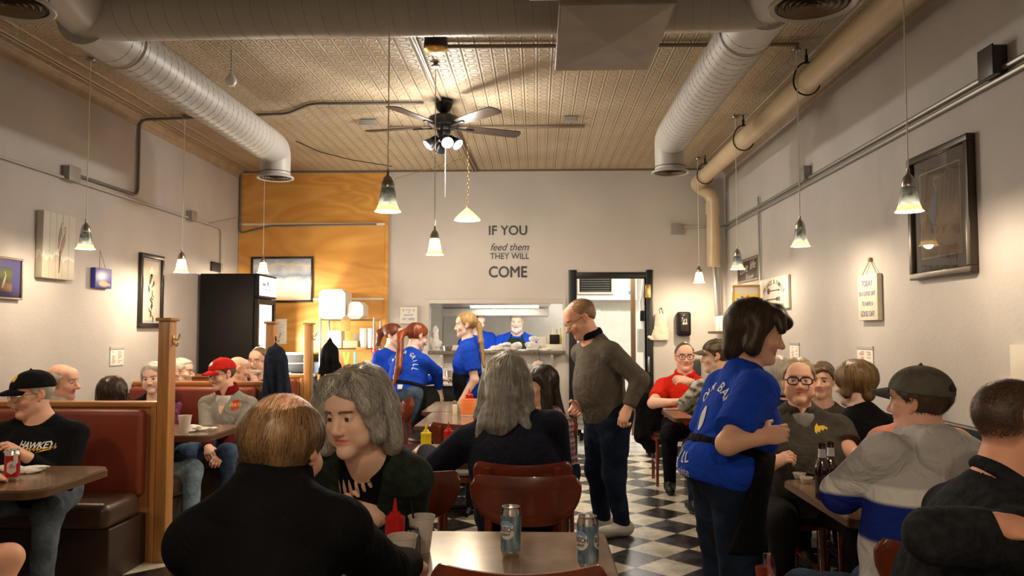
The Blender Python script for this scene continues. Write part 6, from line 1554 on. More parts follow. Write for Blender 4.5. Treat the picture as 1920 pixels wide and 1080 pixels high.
v = Vol(V3(p.x - .2, YB - .12, p.z - .25), V3(p.x + .2, YB + .02, p.z + .25), .008); v.add(RC((p.x + .03, YB - .03, p.z + .13), (p.x + .035, YB - .034, p.z - .15), .062, .075, flat=(V3(0, 1, 0), .42)), .02); v.add(RC((p.x + .0, YB - .03, p.z + .10), (p.x - .02, YB - .034, p.z - .13), .055, .072, flat=(V3(0, 1, 0), .4)), .03); v.add(RC((p.x - .03, YB - .03, p.z - .05), (p.x - .10, YB - .03, p.z - .135), .04, .03, flat=(V3(0, 1, 0), .4)), .03); wrinkle(v, .008, 45, 3); v.plane((p.x, YB, p.z - .165), (0.0, 0, -1)); v.plane((p.x, YB - .003, 0), (0, 1, 0)); v.plane((p.x, YB, p.z + .15), (0, 0, 1))
P_, Q_ = v.mesh(); np_mesh('cloth', P_, Q_, TW, e); MB().tube(bend([(p.x + .02, YB - .002, p.z + .21), (p.x + .02, YB - .03, p.z + .22), (p.x + .035, YB - .045, p.z + .17), (p.x + .045, YB - .035, p.z + .13)], .03), .005, 6).build('hook', IRON, e)
a, b = pb(1267, 585), pb(1293, 630); e = empty('towel_dispenser', ((a.x+b.x)/2, YB, a.z), 'black paper towel dispenser on the back wall', 'dispenser'); MB().rbox((a.x, YB - .12, b.z), (b.x, YB - .002, a.z), .03, seg=4).build('housing', BLKE, e); MB().rbox((a.x + .03, YB - .128, b.z + .05), (b.x - .03, YB - .119, a.z - .03), .01).build('window_panel', mat('smoke_panel', (.03, .025, .022), rough=.12), e); m = MB(); cx_ = (a.x+b.x)/2; zc_ = (a.z+b.z)/2
m.tube([(cx_ - .02, YB - .129, zc_ - .01), (cx_ - .005, YB - .129, zc_ + .05), (cx_ + .02, YB - .129, zc_ + .06), (cx_ + .02, YB - .129, zc_ + .01)], .006, 6); m.rbox((cx_ - .025, YB - .131, zc_ - .005), (cx_ + .03, YB - .128, zc_ + .012), .001); m.build('hand_symbol', mat('grey_symbol', (.5, .5, .48), rough=.4), e)
p = pb(1311, 690, 9.1); tag(MB().rbox((p.x - .05, YB - .1, p.z - .10), (p.x + .05, YB - .003, p.z + .10), .02).build('soap_dispenser', mat('dark_grey_plastic', (.05, .05, .045), rough=.35)), 'dark grey soap dispenser low on the back wall behind the red polo', 'dispenser')
p = atX(1912, 680, XR); e = empty('white_sign', (XR, p.y - .2, p.z), 'white cut-out sign at the right edge above the short haired man', 'sign'); m = MB(); M = frameM((XR - .001, atX(1876, 712, XR).y, atX(1876, 712, XR).z), RX, RY, RN)
m.prism([(0, 0), (0, -.05), (.3, -.05), (.3, .17), (.118, .17), (.116, .03), (.10, .008), (.085, .002)], .02, M=M); m.build('board', mat('white_sign', (.74, .70, .62), rough=.5), e)
# coats and hung cloth
def coat(name, top, w_, drop, m, lab, dy=.10, seed=1, cat='coat', lean_=0.0):
    t = V3(tuple(top)); e = empty(name, tuple(t), lab, cat); v = Vol(t - V3(.4, .3, drop + .15), t + V3(.4, .3, .12), .011)
    v.add(RC(t, t - V3(0, 0, .18), .016, .060, flat=(V3(0, 1, 0), .7)), .02); v.add(RC(t - V3(0, 0, .15), t - V3(-lean_, 0, drop), .075, w_, flat=(V3(0, 1, 0), .55)), .05)
    for sg in (-1, 1): v.add(RC(t - V3(sg * -.03, 0, .10), t - V3(-sg * w_ * .95 - lean_, .03, drop * .85), .045, .062), .03)
    v.field(lambda X, Y, Z, f: f + .010 * np.sin((X - t[0]) * 95 + 2.2 * np.sin(Z * 5 + seed)) * np.clip((t[2] - .06 - Z) * 4, 0, 1)); wrinkle(v, .010, 20, seed); v.plane(t - V3(0, 0, drop), (0.05, 0, -1)); P_, Q_ = v.mesh(); P_ = smooth_mesh(P_, Q_, 1); np_mesh('cloth', P_, Q_, m, e)
    MB().tube([tuple(t + V3(0, 0, -.01)), tuple(t + V3(.0, -.01, .03)), tuple(t + V3(.012, -.01, -.01))], .004, 6).build('hanging_loop', m, e); return e
NAVYC = cloth('navy_coat', (.012, .018, .034), var=.2); BLKC2 = cloth('black_coat', (.005, .005, .006), var=.2)
p = atY(517, 637, 6.86); coat('hanging_coat', p, .095, .62, NAVYC, 'dark navy coat hung on the post behind the red cap', lean_=.02)
p = atY(619, 637, 8.0); e = coat('hanging_coat', p, .115, .55, BLKC2, 'black coat with yellow straps hung on the farthest booth post', seed=4, lean_=.02); STR = mat('yellow_strap', (.72, .45, .03), rough=.6)
for px in (598, 611): q0, q1 = atY(px, 702, 7.86), atY(px, 735, 7.86); MB().tube([tuple(q0), tuple(q1)], .014, 6).build('yellow_strap', STR, e)
p = atY(1003, 690, 9.05); e = empty('hung_shirt', (p.x, 9.1, p.z), 'pale pink shirt on a wire hanger below the pass', 'shirt'); PK = cloth('pale_pink_cotton', (.62, .50, .46)); tip = pb(1010, 658, 9.12)
m = MB(); m.tube(bend([(tip.x, 9.12, tip.z + .02), (tip.x + .01, 9.12, tip.z - .10), (tip.x + .17, 9.12, tip.z - .26), (tip.x + .15, 9.12, tip.z - .29), (tip.x - .12, 9.12, tip.z - .28), (tip.x - .02, 9.12, tip.z - .10)], .02), .004, 6); m.build('wire_hanger', IRON, e)
v = Vol(V3(p.x - .3, 8.98, p.z - .45), V3(p.x + .3, 9.26, p.z + .3), .01); v.add(RC((tip.x - .01, 9.12, tip.z - .17), (tip.x + .0, 9.12, tip.z - .55), .05, .105, flat=(V3(0, 1, 0), .4)), .02); v.add(RC((tip.x - .02, 9.12, tip.z - .18), (tip.x - .13, 9.12, tip.z - .38), .045, .055, flat=(V3(0, 1, 0), .6)), .03); wrinkle(v, .012, 30, 2); v.plane((0, 0, tip.z - .56), (0, 0, -1)); P_, Q_ = v.mesh(); np_mesh('cloth', P_, Q_, PK, e)
p = atY(703, 690, 8.78); q = blob('red_bag', (p.x, 8.775, p.z), (.08, .055, .17), mat('red_fabric', (.55, .02, .01), rough=.6), 'red cloth bag hanging from the wire shelving', 'bag', 4, flat=False); MB().tube(bend([(p.x, 8.78, p.z + .12), (sx1 - .02, 8.80, SZ[1] - .02), (sx1 - .02, sy0, SZ[1] + .012)], .03), .006, 6).build('bag_handle', mat('red_fabric', (.55, .02, .01), rough=.6), q)
# coats over the backs of chairs by the red polo and server
def chair_coat(x, y, z, w_, drop, m, lab, seed=3, rz=0):
    t = V3(x, y, z); e = empty('draped_coat', (x, y, z), lab, 'coat'); v = Vol(t - V3(.45, .35, drop + .1), t + V3(.45, .35, .1), .012)
    v.add(RC(t - V3(w_, 0, .02), t + V3(w_, 0, -.02), .045, .045), .02)
    for k in (-1, 0, 1): v.add(RC(t + V3(k * w_ * .8, -.05, -.05), t + V3(k * w_ * 1.1, -.07, -drop + .08 * abs(k)), .06, .075), .05)
    wrinkle(v, .016, 24, seed); P_, Q_ = v.mesh(); np_mesh('cloth', P_, Q_, m, e); return e
p = atY(1215, 800, 7.45); chair_coat(1.10, 7.80, .84, .10, .5, BLKC2, 'black coat over the chair left of the red polo'); p = atY(1270, 860, 5.0)
chair_coat(1.34, 5.78, .84, .17, .62, BLKC2, 'black jacket over the chair behind the standing server', 5)
# ------------------------------------------------------------------ things on the tables
PLR = mat('red_squeeze_plastic', (.50, .008, .006), rough=.28); PLY_ = mat('yellow_squeeze_plastic', (.80, .62, .02), rough=.28)
def squeeze(x, y, z, m, label, h=.19, r=.027):
    e = empty('squeeze_bottle', (x, y, z), label, 'bottle', 'squeeze bottles')
    MB().lathe([(.001, 0), (r * .94, 0), (r, .006), (r, h * .60), (r * .97, h * .64), (r * .97, h * .66)], 24, (x, y, z), caps=False).build('bottle_body', m, e)
    MB().lathe([(r * 1.02, h * .655), (r * 1.02, h * .72), (r * .72, h * .755), (r * .55, h * .76), (r * .50, h * .80), (r * .28, h * .81), (r * .20, h * .90), (r * .09, h), (.001, h)], 24, (x, y, z), caps=False).build('nozzle_cap', m, e); return e
def pix(px, py, z=TZ): p = atZ(px, py, z); return p.x, p.y
x, y = pix(740, 1062); squeeze(x, y, TZ, PLR, 'red ketchup squeeze bottle on the foreground table', .205, .030)
x, y = atY(799, 800, 4.40).x, 4.40; squeeze(x, y, TZ, PLY_, 'yellow mustard squeeze bottle beside the long grey haired person', .20, .030); x, y = atY(841, 800, 4.55).x, 4.55; squeeze(x, y, TZ, PLR, 'red ketchup squeeze bottle right of the mustard')
x, y = atY(879, 750, 6.98).x, 7.02; squeeze(x, y, TZ, PLR, 'red ketchup squeeze bottle behind the orange card', .20, .034)
SALT = mat('salt_grains', (.72, .66, .52), rough=.7); GL = mat('shaker_glass', (.75, .72, .66), rough=.08, alpha=.55)
def shaker(x, y, z, label, fill, h=.085):
    e = empty('shaker', (x, y, z), label, 'shaker', 'salt and pepper shakers')
    MB().lathe([(.001, 0), (.020, 0), (.021, h * .62), (.016, h * .76)], 16, (x, y, z), caps=False).build('jar', fill, e); MB().lathe([(.0175, h * .74), (.0185, h * .80), (.016, h * .95), (.001, h)], 16, (x, y, z), caps=False).build('lid', CHROME, e)
PEP = mat('pepper_grey', (.10, .09, .085), rough=.4)
x, y = pix(773, 1050); shaker(x, y, TZ, 'steel topped pepper shaker between the two foreground cups', PEP, .10); shaker(x - .004, y + .07, TZ, 'second steel topped shaker behind the pepper by the ketchup', PEP, .09)
x, y = pix(853, 776); shaker(x, y, TZ, 'salt shaker with steel lid left of the orange card', SALT, .115); x, y = pix(868, 772); shaker(x, y + .05, TZ, 'steel shaker half hidden behind the orange card', PEP, .115)
CUPM = mat('milky_cup_plastic', (.72, .66, .62), rough=.35, alpha=.62); PINK = mat('pink_drink', (.70, .22, .20), rough=.2, alpha=.8)
def cup(x, y, z, label, h=.115, drink=True, straw=False, r=.043):
    e = empty('plastic_cup', (x, y, z), label, 'cup', 'plastic cups')
    MB().lathe([(.001, .003), (r * .66, .003), (r * .66, .0), (r * .99, h - .004), (r * 1.05, h - .002), (r * 1.05, h + .001), (r * .96, h), (r * .64, .006)], 28, (x, y, z), caps=False).build('cup_wall', CUPM, e)
    if drink: MB().lathe([(.001, .005), (r * .62, .005), (r * .74, .036), (.001, .036)], 24, (x, y, z), caps=False).build('pink_drink', PINK, e)
    if straw: tag(MB().tube([(x - .012, y, z + .012), (x - .042, y + .0, z + .205)], .0033, 8).build('straw', BLKM), 'black drinking straw leaning in the taller foreground cup', 'straw')
x, y = pix(790, 1033); cup(x, y, TZ, 'milky plastic cup with pink dregs and a straw, in the foreground', .112, True, True); x, y = pix(754, 1077); cup(x, y, TZ, 'milky plastic cup at the black sleeve in the foreground', .112, False)
# beer cans
def wrap(v, f, R_, c, ang, zc, dr):
    bm = bmesh.new(); vs = [bm.verts.new(q) for q in v]
    for g in f:
        try: bm.faces.new([vs[i] for i in g])
        except Exception: pass
    bmesh.ops.triangulate(bm, faces=bm.faces[:])
    for _ in range(4):
        le = [q for q in bm.edges if q.calc_length() > .0045]
        if le: bmesh.ops.subdivide_edges(bm, edges=le, cuts=1); bmesh.ops.triangulate(bm, faces=bm.faces[:])
    for q in bm.verts:
        a = ang + q.co.x / R_; rr = R_ + dr + (.0002 if q.co.z > 0 else 0); q.co = Vector((c[0] + rr * math.sin(a), c[1] - rr * math.cos(a), c[2] + zc + q.co.y))
    m = MB(); m.bm(bm); return m
def disc(r, n=40, sy=1.0): return [Vector((0, 0, 0))] + [Vector((r * math.cos(2*PI*k/n), r * sy * math.sin(2*PI*k/n), 0)) for k in range(n)], [(0, 1 + k, 1 + (k+1) % n) for k in range(n)]
def can_mat():
    m, N, L, B = nt('blue_silver_can'); tc = N.new('ShaderNodeTexCoord'); mp = N.new('ShaderNodeMapping'); mp.inputs['Scale'].default_value = (1, 1, .35); L.new(tc.outputs['Object'], mp.inputs[0])
    n = N.new('ShaderNodeTexNoise'); n.inputs['Scale'].default_value = 34; n.inputs['Detail'].default_value = 6; n.inputs['Distortion'].default_value = .6; L.new(mp.outputs[0], n.inputs['Vector']); r = N.new('ShaderNodeValToRGB'); cr = r.color_ramp; cr.elements.new(.5)
    for el, (p_, c_) in zip(cr.elements, ((.3, (.05, .13, .22)), (.52, (.20, .34, .44)), (.72, (.58, .66, .70)))): el.position = p_; el.color = rgb(c_)
    L.new(n.outputs['Fac'], r.inputs['Fac']); L.new(r.outputs[0], B.inputs['Base Color']); B.inputs['Metallic'].default_value = .45; B.inputs['Roughness'].default_value = .28; return m
CANB = can_mat(); ALU = mat('aluminium', (.72, .71, .69), rough=.22, metal=1); CWH = mat('can_white', (.68, .66, .66), rough=.35); CSKY = mat('can_sky', (.18, .38, .72), rough=.35); CINK = mat('can_navy_ink', (.015, .015, .05), rough=.4)
def can_shape(e, c, body, R_=.033, h=.157):
    MB().lathe([(.001, .004), (R_ * .72, .0), (R_ * .80, .003), (R_ * .98, .016), (R_, .022)], 32, c, caps=False).build('can_base', ALU, e); MB().lathe([(R_, .022), (R_, h - .026)], 40, c, caps=False).build('can_body', body, e)
    MB().lathe([(R_, h - .026), (R_ * .97, h - .018), (R_ * .84, h - .006), (R_ * .83, h - .002), (R_ * .86, h), (R_ * .80, h), (R_ * .78, h - .006), (.001, h - .006)], 36, c, caps=False).build('can_lid', ALU, e)
    MB().lathe([(.001, 0), (.009, 0), (.001, .0005)], 14, M=Matrix.Translation((c[0] - .010, c[1] - .008, c[2] + h - .0058)) @ Matrix.Diagonal((1.1, .8, 1, 1))).build('opening', DARK, e); MB().rbox((c[0] - .004, c[1] - .008, c[2] + h - .0055), (c[0] + .018, c[1] + .008, c[2] + h - .0035), .001).build('pull_tab', ALU, e)
def blue_can(x, y, z, angs, label):
    e = empty('beer_can', (x, y, z), label, 'can', 'blue beer cans'); c = (x, y, z); R_ = .033; can_shape(e, c, CANB)
    for a in angs:
        a = math.radians(a); v, f = disc(.0285); lb = wrap(v, f, R_, c, a, .088, .0003).build('round_label', CWH, e, smooth=False)
        n = 24; ol = [Vector((.0275 * math.cos(q), .0275 * math.sin(q), 0)) for q in np.linspace(.22 * PI, .78 * PI, n)] + [Vector(q) for q in ((-.0145, .0115, 0), (-.009, .016, 0), (-.004, .013, 0), (.0, .0215, 0), (.004, .0145, 0), (.009, .017, 0), (.013, .011, 0))]
        wrap(ol, [tuple(range(len(ol)))], R_, c, a, .088, .0006).build('mountain_sky', CSKY, lb, smooth=False)
        v, f = text_mesh('BUSCH', .0215, bold=.0003, extrude=.0001); k = .052 / (max(q.x for q in v) - min(q.x for q in v)); wrap([Vector((q.x * k, q.y + .002, q.z)) for q in v], f, R_, c, a, .088, .0009).build('large_print', CINK, lb, smooth=False)
        v, f = text_mesh('LIGHT', .011, bold=.0003, shear=.25, extrude=.0001); k = .031 / (max(q.x for q in v) - min(q.x for q in v)); wrap([Vector((q.x * k, q.y - .0135, q.z)) for q in v], f, R_, c, a, .088, .0009).build('small_print', CINK, lb, smooth=False)
p = atY(958, 1043, 2.0); x, y = pix(958, 1043); y1_ = y; blue_can(x, y, TZ, (-28, 160), 'blue and silver beer can in the middle of the foreground table'); x, y = pix(1102, 1066); blue_can(x, y, TZ, (-48, 78), 'blue and silver beer can at the right end of the foreground table')
x, y = pix(22, 902); e = empty('beer_can', (x, y, TZ), 'red and white beer can on the booth table at the left edge', 'can'); CRED = mat('can_red', (.45, .012, .015), rough=.3, metal=.3); can_shape(e, (x, y, TZ), CRED, .033, .150); wr_ = .033; c = (x, y, TZ)
v = [Vector((sx * .020, sy, 0)) for sx, sy in ((-1, .018), (0, .030), (1, .018), (1, -.022), (0, -.034), (-1, -.022))]; lb = wrap(v, [tuple(range(6))], wr_, c, math.radians(28), .07, .0003).build('hexagon_label', CWH, e, smooth=False); v, f = text_mesh('Bu', .026, shear=.3, extrude=.0001); wrap([Vector((q.x, q.y + .004, q.z)) for q in v], f, wr_, c, math.radians(30), .07, .0007).build('script_print', CRED, lb, smooth=False)
v = [Vector((sx * .010, sy, 0)) for sx, sy in ((-1, -.022), (1, -.022), (1, .022), (-1, .022))]; wrap(v, [(0, 1, 2, 3)], wr_, c, math.radians(58), .118 - .01, .0002).build('white_panel', CWH, e, smooth=False)
# napkins
def napkin(px, py, z, sx, lab, seed, sz=.012): x, y = pix(px, py, z); return blob('napkin', (x, y, z + sz * .75 + .001), (sx, sx * .6, sz), PAPER, lab, 'napkin', seed, group='paper napkins', h=.008)
napkin(374, 808, TZ, .10, 'crumpled napkin on the booth table by the white cup', 3, .026); napkin(50, 884, TZ, .11, 'flat napkin behind the red beer can', 6, .014); napkin(716, 1000, TZ, .07, 'napkin on the foreground table left of the ketchup', 7, .012)
x, y = pix(1262, 768); tag(MB().rbox((x - .09, y - .05, TZ + .001), (x + .10, y + .05, TZ + .012), .004).build('napkin', PAPER), 'folded napkin on the table before the red polo', 'napkin', 'paper napkins')
x, y = pix(346, 811); cup(x, y, TZ, 'white cup on the booth table in front of the red cap', .118, False, r=.046)
# orange card stand
x, y = pix(879, 781); e = empty('card_stand', (x, y, TZ), 'orange menu card in a clear stand on the joined tables', 'card'); s_ = 6.9 / FPX; MB().rbox((x - .065, y - .003, TZ + .012), (x + .065, y + .002, TZ + .148), .001).build('card', mat('orange_card', (.90, .26, .07), rough=.55), e); MB().rbox((x - .066, y - .004, TZ), (x + .066, y + .035, TZ + .012), .002).build('clear_foot', mat('clear_acrylic', (.85, .8, .75), rough=.08, alpha=.5), e); m = MB()
for k in range(6): m.box((x - .045, y - .0042, TZ + .055 + k * .015), (x + .02 + .02 * (k % 2), y - .0033, TZ + .058 + k * .015))
m.build('print_rows', mat('card_print', (.55, .10, .03), rough=.6), e)
# beer bottles and sauce cups on the right
AMB = mat('amber_glass', (.030, .010, .004), rough=.06, spec=.8); LBL = mat('silver_label', (.60, .58, .62), rough=.4)
def bottle(x, y, z, label, neck=True):
    e = empty('beer_bottle', (x, y, z), label, 'bottle', 'amber beer bottles'); r = .031
    MB().lathe([(.001, .004), (r * .9, 0), (r, .006), (r, .125), (r * .85, .148), (r * .5, .175), (.0140, .195), (.0128, .225), (.0145, .226), (.0145, .236), (.012, .237), (.011, .23)], 28, (x, y, z), caps=False).build('glass_body', AMB, e)
    MB().lathe([(.0150 if False else r * .52, .1755), (.0150, .195), (.0138, .212)], 24, (x, y, z), caps=False).build('neck_label', LBL, e); MB().lathe([(r + .0004, .03), (r + .0004, .10)], 28, (x, y, z), caps=False).build('body_label', mat('dark_label', (.03, .02, .02), rough=.4), e)
yb_ = 3.42; x = atY(1541, 850, yb_).x; bottle(x, yb_, TZ, 'left amber beer bottle beside the hoodie sleeve'); x = atY(1556, 850, 3.40).x; bottle(x + .025, 3.46, TZ, 'right amber beer bottle with a silver neck label')
SAUCE = mat('tan_sauce', (.50, .30, .18), rough=.35)
def sauce(x, y, z, label, c=SAUCE):
    e = empty('sauce_cup', (x, y, z), label, 'cup', 'small sauce cups'); MB().lathe([(.001, .002), (.022, .001), (.031, .028), (.033, .0285), (.029, .028), (.020, .004)], 22, (x, y, z), caps=False).build('cup_wall', GLASSY, e); MB().lathe([(.001, .003), (.0205, .003), (.0275, .021), (.001, .022)], 20, (x, y, z), caps=False).build('sauce', c, e)
x, y = pix(1512, 906); sauce(x, y, TZ, 'nearer sauce cup with tan dip beside the bottles'); x, y = pix(1499, 898); sauce(x, y, TZ, 'farther sauce cup with pale dip beside the bottles', mat('pale_dip', (.66, .58, .44), rough=.4))
x, y = pix(1532, 888); e = tag(MB().lathe([(.001, .004), (.05, .002), (.085, .014), (.087, .016), (.05, .006), (.001, .008)], 32, (x, y, TZ)).build('side_plate', FOAM), 'white side plate behind the sauce cups', 'plate'); tag(MB().lathe([(.001, .0), (.024, .0), (.036, .07), (.038, .072), (.034, .07), (.001, .06)], 22, (x + .02, y + .01, TZ + .0085)).build('paper_cup', mat('cream_cup', (.70, .55, .40), rough=.5)), 'cream paper cup on the white side plate', 'cup')
# ------------------------------------------------------------------ the people
SHORT = [('e', (0, -.016, .036), (.087, .107, .095))]
GREY, WHITEH, BROWN, DKBR, BLOND, AUB, GING = (.36, .34, .31), (.66, .62, .55), (.075, .038, .018), (.022, .014, .010), (.50, .33, .15), (.13, .035, .018), (.42, .11, .025)
PALE = (1.0, .98, .97); RUDDY = (.98, .82, .76); TAN = (.86, .78, .70)
W_ = lambda x, y, z: (x, y, z)
def px3(x, y, Y): return tuple(atY(x, y, Y))
def cp(x, y, Y): q = atY(x, y, Y); return V3(q.x, Y - .4, q.z)
def stache(p, c, beard=False):
    pr = [('c', (-.026, .088, -.056), (0, .103, -.047), .005, .0085), ('c', (.026, .088, -.056), (0, .103, -.047), .005, .0085)]
    if beard:
        pr += [('c', (sg * .064, .012, -.045), (sg * .045, .055, -.098), .014, .022) for sg in (-1, 1)] + [('c', (-.045, .055, -.098), (.045, .055, -.098), .022, .022), ('e', (0, .073, -.115), (.042, .030, .038), False), ('e', (0, .085, -.088), (.030, .016, .010), False)]
    return hair(p, pr, c, h=.0045, wr=.002, wsc=120, name='beard' if beard else 'moustache')

# -- left booths
p = person('person in a black cap with a yellow bird badge and black sweatshirt', (60, 741, 4.3), 4, w=1.15, nl=.05, belly=.7, lean=6, look=(-38, -7, 4), skin=(.92, .74, .66), det=.011, hdet=.0045,
    hands=[(-3.02, 3.95, .79), (-2.66, 4.05, .79)], knees=[None, (-2.50, 3.98, .52)], ankles=[None, (-2.49, 3.93, .09)], brow=(.35, .3, .26), jaw=1.06, nose=1.25, torso_r=1.05)
o = top(p, BLACKC, 'long', wr=.006, seed=3); v, f = text_mesh('HAWKEYES', .046, bold=.001, spacing=.92); v = [Vector((q.x * .80, q.y + .012 * (q.x / .12) ** 2, q.z)) for q in v]
WL = mat('white_print', (.75, .75, .74), rough=.6); c0 = cp(64, 838, 4.14); stick(p.bvh, v, f, c0, (1, 0, 0), (0, 0, 1), (0, -1, 0), 'chest_lettering', WL, o)
v, f = text_mesh('HAWKEYES', .046, bold=.001, spacing=.92); stick(p.bvh, [Vector((q.x * .80 + .003, q.y * .4 - .019 + .012 * (q.x / .12) ** 2, q.z)) for q in v], f, c0, (1, 0, 0), (0, 0, 1), (0, -1, 0), 'gold_underline', mat('gold_print', (.7, .42, .03), rough=.6), o, lift=.0015)
pants(p, cloth('faded_denim', (.09, .11, .14), var=.45, scale=6), wr=.007); shoes(p, SHOEB)
hair(p, SHORT, (.40, .37, .33), seed=1); o = cap(p, BLACKC, sz=1.06); GOLD = mat('gold_badge', (.75, .48, .02), rough=.6)
bird = [(-.034, -.016), (-.028, .004), (-.012, .020), (.012, .024), (.030, .014), (.036, .0), (.030, -.010), (.022, -.002), (.010, .002), (.016, -.006), (.006, -.012), (-.002, -.004), (-.010, -.018), (-.020, -.012), (-.026, -.022)]
def badge(bvh, c, x, y, n, parent, k=1.0, m=None): return stick(bvh, [Vector((a * k, b * k, 0)) for a, b in bird], [tuple(range(len(bird)))[::-1]], c, x, y, n, 'bird_badge', m or GOLD, parent)
fd = p.R[:, 1]; badge(p.cap_bvh, V3(p.L(0.015, .25, .098)), -p.R[:, 0], p.R[:, 2], fd, o, 1.15)
glasses(p, METALB, thick=.0018); stache(p, (.55, .50, .45))

p = person('person with a bare knee in dark shorts, cut off by the lower left edge', ('w', -2.74, 3.12, 1.22), 180, w=1.0, lean=10, skin=(.95, .72, .62), det=.012, hdet=.007, face=False, hands=[(-2.52, 3.60, .775), (-2.9, 3.6, .775)], hints=[(1, -.2, -.5), None], knees=[(-2.33, 3.44, .45), None], ankles=[(-2.36, 3.30, .09), None])
top(p, cloth('pale_grey_fleece', (.50, .48, .44)), 'long', seed=4); hair(p, SHORT, BROWN)
v = Vol(p.Pv - .75, p.Pv + .35, .012)
for q, k in p.torso(.01)[2:3]: v.add(q, k)
for i in (0, 1): e_ = p.hp[i] + (p.Kn[i] - p.hp[i]) * .82; v.add(RC(p.hp[i], e_ + nrm(p.Kn[i] - p.hp[i]) * .03, .10, .084, cut=[(e_, p.Kn[i] - p.hp[i])]), .03)
P_, Q_ = v.mesh(); np_mesh('shorts', P_, Q_, cloth('navy_shorts', (.012, .012, .022)), p.o); shoes(p, SHOEB)

p = person('bald person with grey sides and white shirt, turned right in the second booth', (117, 716, 5.36), 130, lean=3, look=(-38, -4, 0), skin=RUDDY, det=.012, hdet=.005, w=1.05, scalp=(lambda x, y, z: np.clip((.075 - z) / .02, 0, 1) * np.clip((z + .055) / .015, 0, 1) * np.clip((.028 - y) / .015, 0, 1) * ~((np.abs(x) > .074) & (np.abs(z) < .05) & (np.abs(y + .01) < .035)) * .9, (.40, .37, .33)), hands=[(-3.0, 5.7, .78), (-3.3, 5.7, .78)], brow=(.4, .36, .32), nose=1.2)
top(p, cloth('white_cotton', (.62, .60, .56)), 'short', seed=5); pants(p, DJEANS); collar(p, cloth('white_cotton', (.62, .60, .56)))
hair(p, [('e', (0, -.022, .016), (.0865, .107, .082))], (.46, .43, .39), sub=[('e', (0, .02, .115), (.10, .14, .062))], seed=2, h=.005)

p = person('person with straight dark brown hair seen from behind in the second booth', (212, 742, 5.42), 180, female=True, lean=6, det=.012, hdet=.006, face=False, hands=[(-2.75, 5.7, .78), (-2.98, 5.7, .78)], knees=[(-2.42, 5.48, .47), None], ankles=[(-2.35, 5.33, .09), None])
top(p, BLACKC, 'long', seed=6); pants(p, cloth('pale_denim', (.17, .25, .31), var=.3)); shoes(p, SHOEB)
hair(p, [('e', (0, -.02, .045), (.094, .116, .10), False), ('c', (-.07, -.02, .03), (-.085, -.02, -.16), .035, .03), ('c', (.07, -.02, .03), (.085, -.02, -.16), .035, .03), ('c', (0, -.06, .02), (0, -.075, -.20), .065, .06)], (.035, .018, .010), strands=dict(n=1200, steps=18, step=.014, wid=.002), cols=[(.05, .026, .014), (.03, .016, .010)], seed=3)

p = person('smiling person with short white hair and a black vest over a purple top', (287, 709, 6.5), 6, female=True, lean=8, look=(2, -4, 5), smile=1.0, mouth_open=.007, skin=PALE, det=.012, hdet=.005, cheek=1.12, hands=[(-3.3, 6.05, .78), (-2.98, 6.1, .78)], brow=(.45, .36, .3))
PURC = cloth('plum_pattern', (.16, .035, .10), var=.5, scale=40); o = top(p, PURC, 'long', neck='v', seed=7); v = Vol(p.Pv - .45, p.Nb + .3, .011)
for q, k in p.torso(.022): v.add(q, k)
v.plane(p.Pv - p.t * .02, -p.t); v.sub(RC(p.Nb + p.t * .03, p.Nb + p.t * .3, .075, .09), .01); v.sub(RC(p.Nb + p.ft * .10, p.Pv + p.ft * .14, .07, .06), .02)
for i in (0, 1): v.sub(RC(p.Sh[i] + nrm(p.Sh[i] - p.Nb) * .045, p.Sh[i] + nrm(p.Sh[i] - p.Nb) * .2, .07, .09), .01)
P_, Q_ = v.mesh(); np_mesh('vest', P_, Q_, BLACKC, p.o); pants(p, DJEANS)
hair(p, [('e', (0, -.018, .046), (.092, .110, .096)), ('e', (-.01, .045, .098), (.062, .042, .028), False), ('c', (-.076, .0, .03), (-.078, .0, -.03), .020, .015), ('c', (.076, .0, .03), (.078, .0, -.03), .020, .015)], (.62, .59, .53), wr=.006, strands=dict(n=700, steps=8, wid=.002, lift=.008), cols=[(.7, .67, .6), (.5, .47, .42)], seed=4)

CARD = cloth('cardinal_red', (.20, .008, .010))
p = person('laughing person in a red cap and grey quarter zip pullover in the second booth', (416, 702, 6.42), -2, w=1.08, lean=8, look=(-34, -10, 3), smile=1.0, mouth_open=.010, skin=RUDDY, det=.010, hdet=.0045, belly=.3, hands=[('px', 392, 862, 5.98), ('px', 408, 866, 5.98)], curl=(.8, .8), knees=[(-2.72, 6.02, .50), (-2.40, 6.05, .50)], brow=(.25, .17, .12), nose=1.15)
GRYP = (.27, .26, .23)
def qz(q, P):
    t = np.ones((len(q), 3)) * V3(GRYP); low = (q[:, 2] < .175) & (np.abs(q[:, 0]) < .225); t[low] = (.075, .006, .008); zip_ = (np.abs(q[:, 0]) < .007) & (q[:, 2] > .26) & (q[:, 1] > 0); t[zip_] = (.18, .008, .01); return t
o = top(p, TINTED, 'long', neck='v', colorfn=qz, seed=8, wr=.005, h=.0085); collar(p, CARD, ht=.045, tilt=.1, R=.011)
v = Vol(p.Nb - .2, p.Nb + .2, .007); v.add(EL(p.Nb - p.t * .085 + p.ft * .060, (.080, .055, .13), p.T), .01); v.sub(RC(p.Nb + p.t * .02 + p.ft * .03, p.Nb + p.t * .2 + p.ft * .10, .062, .08), .01); P_, Q_ = v.mesh(); np_mesh('undershirt', P_, Q_, cloth('white_cotton', (.62, .60, .56)), p.o)
c0 = p.Pv + p.t * .33 - p.rt * .105 + p.ft * .5; LR = mat('emblem_red', (.45, .015, .015), rough=.6); bl = []
m = [(-.022, .038), (.022, .038), (.022, .026), (.009, .026), (.009, -.026), (.022, -.026), (.022, -.038), (-.022, -.038), (-.022, -.026), (-.009, -.026), (-.009, .026), (-.022, .026)]
